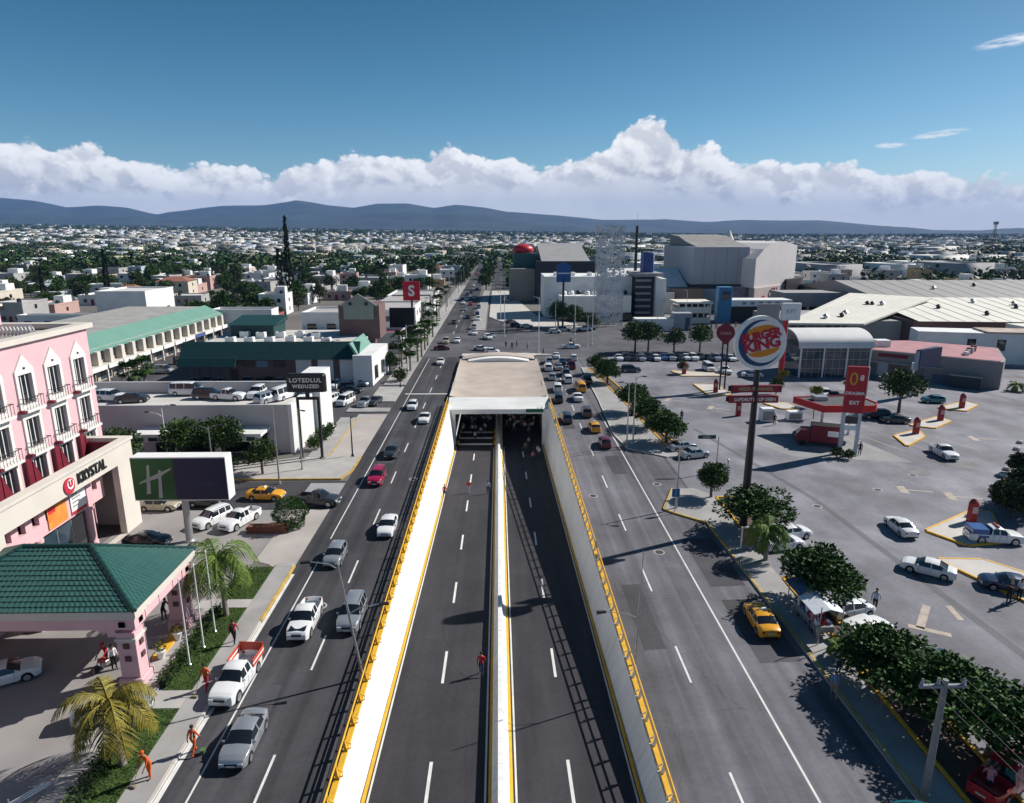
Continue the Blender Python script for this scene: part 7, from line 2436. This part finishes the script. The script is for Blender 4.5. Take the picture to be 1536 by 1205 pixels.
def person(x, y, z, hd, pose, shirt, trousers, label, cap=None, pack=None, vest=False, group=None):
    me, hr, cm, hz, ln = person_mesh(pose)
    t = thing('person', label, 'person', (x, y, z), R(-hd), group)
    t.scale = (PS_,) * 3
    b = link('body', me, t)
    for i, m in ((1, CLOTH[shirt]), (2, CLOTH[trousers])):
        b.material_slots[i].link = 'OBJECT'
        b.material_slots[i].material = m
    if cap:
        c = link('cap', cm, t)
        c.material_slots[0].link = 'OBJECT'
        c.material_slots[0].material = CLOTH[cap]
    else:
        link('hair', hr, t)
    if pack:
        MB().bev(-.15, .15, -.28, -.11, hz + .1, hz + .50, .05).build('backpack', CLOTH[pack], t)
    if vest:
        for s in (-1, 1):
            MB().tube([(s * .09, -.115, hz + .05), (s * .10, -.125 + ln * .5, hz + .35), (s * .10, ln * .9, hz + .575), (s * .10, .125 + ln * .8, hz + .35), (s * .09, .125, hz + .05)], .017, 5).build('reflective_strap', mat('reflective', (.75, .75, .55), .4), t)
    return t


def personp(px, py, hd, pose, shirt, trousers, label, z=0.0, **k):
    x, y = at(px, py, z)
    return person(x, y, z, hd, pose, shirt, trousers, label, **k)


def tool(t, kind_):
    if kind_ == 'broom':
        MB().tube([(.25, .25, 1.05), (.3, .75, .05)], .018, 6).build('broom_handle', mat('tool_wood', (.35, .22, .1), .8), t)
        MB().bev(.12, .48, .70, .86, 0, .12, .02).build('broom_head', CLOTH['khaki'], t)
    elif kind_ == 'bucket':
        MB().lathe([(.12, 0), (.16, .28), (.14, .28)], (.42, .12, .0), 10).build('bucket', CLOTH['green'], t)


tool(personp(226, 1166, 200, 'bend', 'orange', 'orange', 'worker in orange overalls and cap bending on the pavement by the lawn', z=.13, cap='orange'), 'broom')
tool(personp(292, 1131, 15, 'walk', 'orange', 'orange', 'worker in orange overalls with pale straps walking along the kerb with a bucket', vest=True), 'bucket')
tool(personp(311, 1034, 190, 'walk', 'orange', 'red', 'worker in red-orange clothes at the nose of the parked pickup', z=.13), 'broom')
personp(352, 965, 0, 'walk', 'red', 'black', 'pedestrian in red top and dark trousers on the left pavement', z=.13, pack='black')
personp(172, 1004, 120, 'stand', 'white', 'black', 'person in white shirt and dark trousers beside the motorcycle')
personp(163, 996, 200, 'ride', 'red', 'black', 'person with red helmet sitting on the motorcycle', cap='red')
personp(246, 930, 100, 'bend', 'black', 'black', 'person in black crouching by the far pink pillar')
x, y, z = at_floor(722, 1013)
person(x, y, z, 5, 'walk', 'red', 'navy', 'walker in red top and blue trousers in the sunken road')
x, y, z = at_floor(667, 747)
person(x, y, z, 170, 'walk', 'red', 'navy', 'walker in red by the sunlit white wall of the sunken road')
x, y, z = at_floor(703, 740)
person(x, y, z, 170, 'stand', 'red', 'pale blue', 'walker in red top and pale trousers in the middle of the sunken road')
x, y, z = at_floor(732, 741)
person(x, y, z, 170, 'stand', 'pale blue', 'navy', 'walker in pale blue beside the median barrier')
# crowd at the tunnel mouth
for i in range(72):
    lane = -1 if i % 5 < 2 else 1
    x = lane * rnd.uniform(1.2, 5.9)
    y = rnd.uniform(98, 112) if lane > 0 or i % 2 else rnd.uniform(104, 114)
    if i % 9 == 0 and lane > 0:
        y = rnd.uniform(86, 97)
    sh = ['white', 'white', 'pale blue', 'white', 'khaki', 'white', 'pink'][i % 7]
    person(x, y, floor_z(y), rnd.uniform(120, 240), ['stand', 'walk', 'stride'][i % 3], sh, ['navy', 'black', 'khaki'][i % 3], 'person in ' + sh + ' and ' + ['navy', 'black', 'khaki'][i % 3] + ' trousers ' + ['standing', 'walking', 'striding'][i % 3] + ' in the tunnel crowd ' + ('left' if lane < 0 else 'right') + ' of the median', group='crowd at the tunnel mouth')
# right side
personp(1311, 916, 40, 'stride', 'pale blue', 'black', 'man in pale blue shirt striding behind the parked white cars')
personp(1256, 1012, 160, 'stand', 'pale blue', 'navy', 'person in blue shirt on the shaded kerb', z=.13)
personp(1250, 1046, 20, 'walk', 'blue', 'khaki', 'person in blue top and pale trousers stepping on the yellow kerb', z=.13)
personp(1208, 935, 90, 'stand', 'white', 'navy', 'vendor in white at the stall counter', z=.13)
personp(1196, 925, 110, 'stand', 'white', 'black', 'customer in white beside the vendor stall', z=.13)
personp(1215, 950, 45, 'bend', 'pink', 'navy', 'customer in pink bending at the vendor stall', z=.13)
personp(1289, 683, 200, 'stand', 'black', 'black', 'person in black beside the red panel sign')
personp(1284, 680, 120, 'stand', 'pink', 'navy', 'person in pink beside the red panel sign')
personp(1252, 672, 60, 'walk', 'black', 'navy', 'driver in dark clothes behind the red delivery truck')
personp(1161, 638, 180, 'stand', 'black', 'black', 'person in dark clothes by the tall white cabinet')
personp(1022, 632, 180, 'stand', 'black', 'black', 'person in black standing in the car park gap beside the trees')
personp(1528, 900, 250, 'stand', 'white', 'black', 'person in white top by the dark blue sedan')
personp(1512, 886 + 20, 230, 'bend', 'black', 'black', 'person in black bending by the dark blue sedan')
personp(1480, 1195, 30, 'bend', 'pink', 'black', 'person in pink leaning at the red pickup bed')
for i, (px, py) in enumerate(((759, 522), (775, 521), (791, 524), (815, 533), (856, 517), (860, 518), (768, 524))):
    personp(px, py, 90 * i, 'walk', ['black', 'navy', 'white'][i % 3], 'black', 'pedestrian in ' + ['black', 'navy', 'white'][i % 3] + ' crossing behind the tunnel plaza', group='pedestrians behind the plaza')
for i in range(14):
    px, py = 985 + i * 9 + rnd.uniform(-2, 2), 503 - i * .9
    c = ['red', 'blue', 'black', 'pink', 'navy'][i % 5]
    personp(px, py, rnd.uniform(0, 360), 'stand', c, 'black', 'person in ' + c + ' in the queue on the street beyond the round trees', group='people queuing on the far street')

# motorcycle
x, y = at(160, 1003)
T = thing('motorcycle', 'dark motorcycle with red tank parked under the hotel canopy', 'motorcycle', (x, y, 0), R(150))
T.scale = (.9,) * 3
for wy in (-.62, .68):
    w_ = MB().lathe([(.20, -.05), (.29, -.05), (.31, 0), (.29, .05), (.20, .05)], n=16)
    w_.v = [(q, a + wy, b + .31) for a, b, q in w_.v]
    w_.build('wheel', TYRE, T, 40)
MB().tube([(0, .68, .31), (0, .48, .75), (0, .40, 1.0)], .04, 6).build('fork', GALV, T)
MB().tube([(-.34, .28, 1.08), (-.1, .42, 1.0), (.1, .42, 1.0), (.34, .28, 1.08)], .022, 6).build('handlebar', DARK, T)
MB().bev(-.14, .14, -.02, .42, .66, .92, .06).build('tank', PAINT['red'], T)
MB().bev(-.13, .13, -.62, -.04, .70, .82, .05).build('seat', DARK, T)
MB().bev(-.15, .15, -.2, .32, .30, .64, .05).build('engine', GALV, T)
MB().tube([(.13, .1, .3), (.16, -.3, .3), (.17, -.8, .38)], .04, 6).build('exhaust', GALV, T)

# ------------------------------------------------------------------ town beyond
HW = [mat('house_white', (.70, .70, .69), .85, .1, .4), mat('house_cream', (.58, .52, .43), .85, .1, .4), mat('house_grey', (.36, .35, .34), .85, .12, .4), mat('house_rose', (.45, .30, .27), .85, .1, .4), mat('house_ochre', (.45, .33, .18), .85, .1, .4), mat('house_pale_blue', (.42, .47, .52), .85, .1, .4)]
HN = ['white', 'cream', 'grey', 'rose', 'ochre', 'pale blue']
RF = [mat('roof_pale', (.60, .58, .55), .85, .2, .3), mat('roof_grey', (.28, .27, .26), .85, .2, .3), mat('roof_white', (.75, .75, .74), .8, .1, .3), mat('roof_terracotta', (.28, .12, .08), .85, .2, .4)]
ITEMS = (WHITE, mat('tank_black', (.02, .02, .022), .5))
occupied = [(-135, -19, 60, 190), (-60, -19, 60, 245), (-17.5, 8, 0, 640), (-24, 8, 0, 330), (8, 160, 0, 300), (100, 235, 120, 250), (-132, -95, 175, 226), (70, 140, 505, 535)]


def free(x, y, r):
    return not any(a - r < x < b + r and c - r < y < d + r for a, b, c, d in occupied)


def quarter(x, y):
    t = x / max(y, 1)
    for lim, nm in ((-.62, 'behind the pink hotel'), (-.45, 'behind the shop arcade'), (-.29, 'around the tall cypress spire'), (-.18, 'behind the green-roofed building'), (-.05, 'behind the red square sign'),
                    (.06, 'beside the far avenue'), (.18, 'behind the dark arch building'), (.46, 'behind the cinema block'), (.62, 'behind the cream warehouses')):
        if t < lim:
            return nm
    return 'behind the long grey-roofed shed'


spots = []
hr = random.Random(5)


def in_view(x, y, m=1.0):
    return y > 120 and -0.84 * y - 30 < x < .86 * y + 30


y = 150.0
while y < 900:
    step = 15 + (y - 150) * .012
    x = -0.82 * y - 20
    while x < .84 * y + 20:
        xx, yy = x + hr.uniform(-3, 3), y + hr.uniform(-3, 3)
        if free(xx, yy, 6):
            spots.append((xx, yy))
        x += step * hr.uniform(.95, 1.35)
    y += step * 1.05
hr.shuffle(spots)
houses = [s for s in spots if hr.random() < .60]
tree_sp = [s for s in spots if s not in set(houses)]
houses.sort(key=lambda p: p[1])
near, rest = houses[:295], houses[295:]
WIN_M = MB().box(-.55, .55, -.04, .04, 0, 1.2).mesh('window', GLASS)
DOOR_M = MB().box(-.5, .5, -.04, .04, 0, 2.1).mesh('door', MAROON)
TANK_M = MB().lathe([(.55, 0), (.6, .1), (.6, .9), (.35, 1.15), (.15, 1.2)], n=10).mesh('water_tank', ITEMS[1], 40)
TANK_W = MB().lathe([(.55, 0), (.6, .1), (.6, .9), (.35, 1.15), (.15, 1.2)], n=10).mesh('water_tank', WHITE, 40)
for i, (x, y) in enumerate(near):
    w, d, h = hr.uniform(3.6, 6.8), hr.uniform(3.6, 6.5), hr.choice((3.0, 3.4, 5.6, 6.0, 3.2))
    ci = hr.choice((0, 0, 0, 0, 1, 2, 2, 3, 4, 5))
    ri = hr.choice((0, 1, 2, 2, 1, 0, 2, 1, 0, 2, 3))
    two = h > 5
    hip = ri == 3
    feat = ('two-storey' if two else 'single-storey') + ' ' + HN[ci] + ' house with ' + ('a hipped terracotta roof' if hip else 'a flat ' + ['pale', 'grey', 'white'][ri] + ' roof')
    t = thing('house', feat + ' ' + quarter(x, y), 'house', (x, y, gh(x, y)), hr.uniform(-.12, .12), 'houses of the suburb')
    MB().box(-w, w, -d, d, -.6, h).build('wall', HW[ci], t)
    if hip:
        MB().add([(-w - .4, -d - .4, h + .01), (w + .4, -d - .4, h + .01), (w + .4, d + .4, h + .01), (-w - .4, d + .4, h + .01), (-w * .35, 0, h + 1.7), (w * .35, 0, h + 1.7)], [(0, 1, 5, 4), (1, 2, 5), (2, 3, 4, 5), (3, 0, 4), (3, 2, 1, 0)]).build('roof', RF[3], t)
    else:
        r_ = MB().box(-w + .2, w - .2, -d + .2, d - .2, h + .003, h + .08).build('roof', RF[ri], t)
        MB().box(-w - .05, w + .05, -d - .05, -d + .19, h + .002, h + .5).box(-w - .05, w + .05, d - .19, d + .05, h + .002, h + .5).box(-w - .05, -w + .19, -d + .2, d - .2, h + .002, h + .5).box(w - .19, w + .05, -d + .2, d - .2, h + .002, h + .5).build('parapet', HW[ci], r_)
        link('water_tank', TANK_M if i % 3 else TANK_W, t, (hr.uniform(-w + 1, w - 1), hr.uniform(-d + 1, d - 1), h + .08))
        if hr.random() < .5:
            MB().box(0, w * .7, d * .1, d * .8, h + .081, h + 2.4).build('roof_room', HW[0], t)
    if y < 420:
        for fl in range(2 if two else 1):
            for k in (-.5, .5):
                link('window', WIN_M, t, (k * w, -d - .02, 1.0 + 2.8 * fl))
            link('window', WIN_M, t, (w + .02 if x < 0 else -w - .02, 0, 1.0 + 2.8 * fl), R(90))
        link('door', DOOR_M, t, (0, -d - .02, 0))


def clump(x, y):
    "groves and built-up quarters alternate over the town"
    return math.sin(x * .011 + 1.3) * math.sin(y * .0083 + .4) + .6 * math.sin(x * .027 - y * .019) + .35 * math.sin(x * .06 + 2) * math.sin(y * .047)


def box_city(name, pts, hrange, wrange, mats, label, group=None):
    "mass of far houses nobody could count, joined per wall colour"
    k = len(mats)
    vs = [[] for _ in mats]
    for (x, y) in pts:
        w, d, h = hr.uniform(*wrange), hr.uniform(*wrange), hr.uniform(*hrange)
        z = gh(x, y)
        a = hr.uniform(-.04, .04) + .25 * math.sin(x * .002 + y * .0013)
        c, s = math.cos(a), math.sin(a)
        i = hr.randrange(k)
        pr = .5
        base = [(-w, -d), (w, -d), (w, d), (-w, d)]
        P = [(x + c * p - s * q, y + s * p + c * q) for p, q in base]
        Q = [(x + (c * p - s * q) * .93, y + (s * p + c * q) * .93) for p, q in base]
        v = [(p[0], p[1], z - 2) for p in P] + [(p[0], p[1], z + h + pr) for p in P] + [(p[0], p[1], z + h + pr) for p in Q] + [(p[0], p[1], z + h) for p in Q]
        vs[i].append(np.array(v))
    fq = []
    for j in range(4):
        e = (j + 1) % 4
        fq += [(j, e, 4 + e, 4 + j), (4 + j, 4 + e, 8 + e, 8 + j), (8 + j, 8 + e, 12 + e, 12 + j)]
    fq.append((12, 13, 14, 15))
    fq = np.array(fq)
    for i, m in enumerate(mats):
        if not vs[i]:
            continue
        V = np.concatenate(vs[i])
        Fq = (fq[None] + (np.arange(len(vs[i])) * 16)[:, None, None]).reshape(-1, 4)
        o = link(name, np_mesh(name, V, Fq, m))
        o['kind'] = 'stuff'
        o['label'] = label + ', ' + m.name.replace('house_', '').replace('_', ' ') + ' ones'
        o['category'] = 'houses'


mid = list(rest)
for _ in range(6000):
    y = 900 * (2500 / 900) ** hr.random()
    x = hr.uniform(-.85 * y, .88 * y)
    if free(x, y, 4) and clump(x, y) < .55 + hr.uniform(-.3, .3):
        mid.append((x, y))
box_city('far_houses', mid, (2.6, 7.5), (2.8, 10), [HW[0], HW[2], HW[1], HW[5], mat('house_dark_grey', (.20, .195, .19), .85, .12, .4)], 'mass of far flat-roofed houses')
farp = []
for _ in range(5200):
    y = 2500 * (6200 / 2500) ** hr.random()
    farp.append((hr.uniform(-.9 * y, .92 * y), y))
box_city('distant_houses', farp, (3, 9), (5, 13), [HW[0], HW[2], HW[1], mat('house_dark_grey', (.20, .195, .19), .85, .12, .4)], 'mass of tiny distant houses below the hills')
sheds = []
for _ in range(45):
    y = 260 * (2200 / 260) ** hr.random()
    x = hr.uniform(.1 * y, .86 * y)
    if free(x, y, 22):
        sheds.append((x, y))
box_city('far_sheds', sheds, (6, 9), (10, 20), [mat('shed_white', (.72, .71, .69), .7, .06, .2), mat('shed_grey', (.33, .33, .34), .7, .08, .2)], 'mass of big pale sheds')

# suburb trees: 280 single ones, the rest as one mass
TM = [tree_meshes(80 + i, 3.0, 3.6, 1.0, 1300, .52, [LEAF_M, LEAF_O, LEAF_D, LEAF_M][i], 8, .22, .8) for i in range(4)]
TN = ['mid green', 'olive green', 'dark green', 'leafy green']
cand = list(tree_sp)
for _ in range(1100):
    y = 140 * (900 / 140) ** hr.random()
    x = hr.uniform(-.82 * y, -25) if hr.random() < .72 else hr.uniform(20, .85 * y)
    if free(x, y, 3) and clump(x, y) > -.3 + hr.uniform(-.4, .4):
        cand.append((x, y))
for i in range(70):
    cand.append((hr.choice((8.5, 10.5, -18.5, -21, -5.5)) + hr.uniform(-1.2, 1.2), 310 + i * 5.2 + hr.uniform(-4, 4)))
cand.sort(key=lambda p: p[1] + (200 if p[0] > 0 else 0))
for i, (x, y) in enumerate(cand[:285]):
    s = hr.uniform(.55, 1.25) * (1.05 if x < 0 else .85)
    k = i % 4
    size = 'large' if s > 1.05 else ('small' if s < .75 else 'rounded')
    put_tree(TM[k], x, y, gh(x, y), s, hr.random() * 6, 'suburb_tree', size + ' ' + TN[k] + ' tree among houses ' + quarter(x, y), 'trees of the suburb', s * hr.uniform(.85, 1.2))
mass = cand[285:]
for _ in range(12500):
    y = 420 * (2600 / 420) ** hr.random()
    x = hr.uniform(-.86 * y, .4 * y) if hr.random() < .75 else hr.uniform(.1 * y, .88 * y)
    if free(x, y, 2) and clump(x, y) > -.15 + hr.uniform(-.45, .45):
        mass.append((x, y))
for _ in range(3600):
    y = 2600 * (6000 / 2600) ** hr.random()
    mass.append((hr.uniform(-.9 * y, .9 * y), y))
P0, O0 = crown_pts([(0, 0, 3.2, 2.6, 2.6, 2.2), (1.6, .6, 2.8, 1.6, 1.6, 1.3), (-1.4, -.9, 3.0, 1.7, 1.7, 1.4)], 70, .75)
lv, lf = leaves(P0, O0, 1.7, aspect=1.3)
for k, m in enumerate((LEAF_M, LEAF_O, LEAF_D)):
    pts = mass[k::3]
    n = len(pts)
    sc = np.array([hr.uniform(.7, 1.5) * (1 if p[1] < 2500 else 2.0) for p in pts])
    an = np.array([hr.random() * 6.28 for _ in pts])
    c, s = np.cos(an), np.sin(an)
    X = (lv[None, :, 0] * c[:, None] - lv[None, :, 1] * s[:, None]) * sc[:, None] + np.array([p[0] for p in pts])[:, None]
    Y = (lv[None, :, 0] * s[:, None] + lv[None, :, 1] * c[:, None]) * sc[:, None] + np.array([p[1] for p in pts])[:, None]
    Z = lv[None, :, 2] * sc[:, None] + np.array([gh(*p) for p in pts])[:, None]
    V = np.stack([X, Y, Z], -1).reshape(-1, 3)
    Fq = (lf[None] + (np.arange(n) * len(lv))[:, None, None]).reshape(-1, 4)
    o = link('far_trees', np_mesh('far_trees', V, Fq, m))
    o['kind'] = 'stuff'
    o['label'] = 'mass of far ' + ['green', 'olive', 'dark'][k] + ' trees between the far houses'
    o['category'] = 'trees'

# ------------------------------------------------------------------ hills
prof_px = [(-900, 318), (-500, 306), (-200, 300), (0, 296), (50, 300), (100, 311), (150, 308), (190, 311), (235, 322), (255, 318), (330, 309), (400, 307), (445, 300), (490, 308), (530, 312), (565, 306), (610, 305), (650, 312), (685, 307), (725, 311), (760, 317), (830, 322), (900, 330), (1000, 329), (1060, 333), (1120, 330), (1230, 331), (1330, 340), (1400, 345), (1536, 346), (1800, 340), (2400, 330)]
DY = 9000.0
hx, hz = [], []
for px, py in prof_px:
    d = ray(px, py)
    t = DY / d.y
    hx.append(d.x * t)
    hz.append(CAM_H + d.z * t)
NX, NY = 420, 46
xs = np.linspace(hx[0], hx[-1], NX)
ridge = np.interp(xs, hx, hz)
rg = np.random.RandomState(2)


def fbm(x, y, octv=6, s=1.0):
    o = np.zeros_like(x)
    a = 1.0
    for k in range(octv):
        for _ in range(3):
            th = rg.uniform(0, 6.28)
            o += a / 3 * np.sin((x * math.cos(th) + y * math.sin(th)) * s * (1.9 ** k) + rg.uniform(0, 6.28))
        a *= .52
    return o


V = np.zeros((NY, NX, 3))
for j in range(NY):
    t = j / (NY - 1)
    yy_ = 5600 + t * 6200
    up_ = np.clip((yy_ - 5600) / (DY - 5600), 0, 1)
    dn_ = np.clip((yy_ - DY) / 2800, 0, 1)
    shape = (up_ ** 1.7) * (1 - dn_ ** 1.5)
    V[j, :, 0] = xs * (yy_ / DY)
    V[j, :, 1] = yy_
    V[j, :, 2] = np.maximum(ridge * shape, 0) + np.array([gh(a, yy_) for a in V[j, :, 0]]) * (1 - shape) * .98 - 30 * (1 - min(1, up_ * 6))
nz = fbm(V[..., 0], V[..., 1], 6, 1 / 1100.)
amp = 130 * np.clip((V[..., 1] - 5600) / 1500, 0, 1) * np.clip((DY - 250 - V[..., 1]) / 1300, 0, 1)
V[..., 2] += nz * amp
small = fbm(V[..., 0], V[..., 1] * 0, 5, 1 / 260.)
V[..., 2] += small * 6 * np.clip((V[..., 1] - 7000) / 1000, 0, 1)
idx = np.arange(NX * NY).reshape(NY, NX)
Fh = np.stack([idx[:-1, :-1], idx[:-1, 1:], idx[1:, 1:], idx[1:, :-1]], -1).reshape(-1, 4)
HILL = mat('hill_scrub', (.035, .045, .035), .95, .45, .004, space='World', detail=8)
kind(link('hills', np_mesh('hills', V.reshape(-1, 3), Fh, HILL, True)), 'structure')

# ------------------------------------------------------------------ haze
hz_m = bpy.data.materials.new('haze_air')
hz_m.use_nodes = True
nn, ll = hz_m.node_tree.nodes, hz_m.node_tree.links
nn.clear()
ho = nn.new('ShaderNodeOutputMaterial')
pv = nn.new('ShaderNodeVolumePrincipled')
pv.inputs['Color'].default_value = (.21, .46, 1.0, 1)
pv.inputs['Density'].default_value = 5.4e-5
pv.inputs['Anisotropy'].default_value = 0.0
ll.new(pv.outputs[0], ho.inputs['Volume'])
hb_ = MB().box(-13500, 13500, -13400, 12600, -8, 600).build('haze', hz_m)
hb_['kind'] = 'stuff'
hb_['label'] = 'thin blue haze over the town'
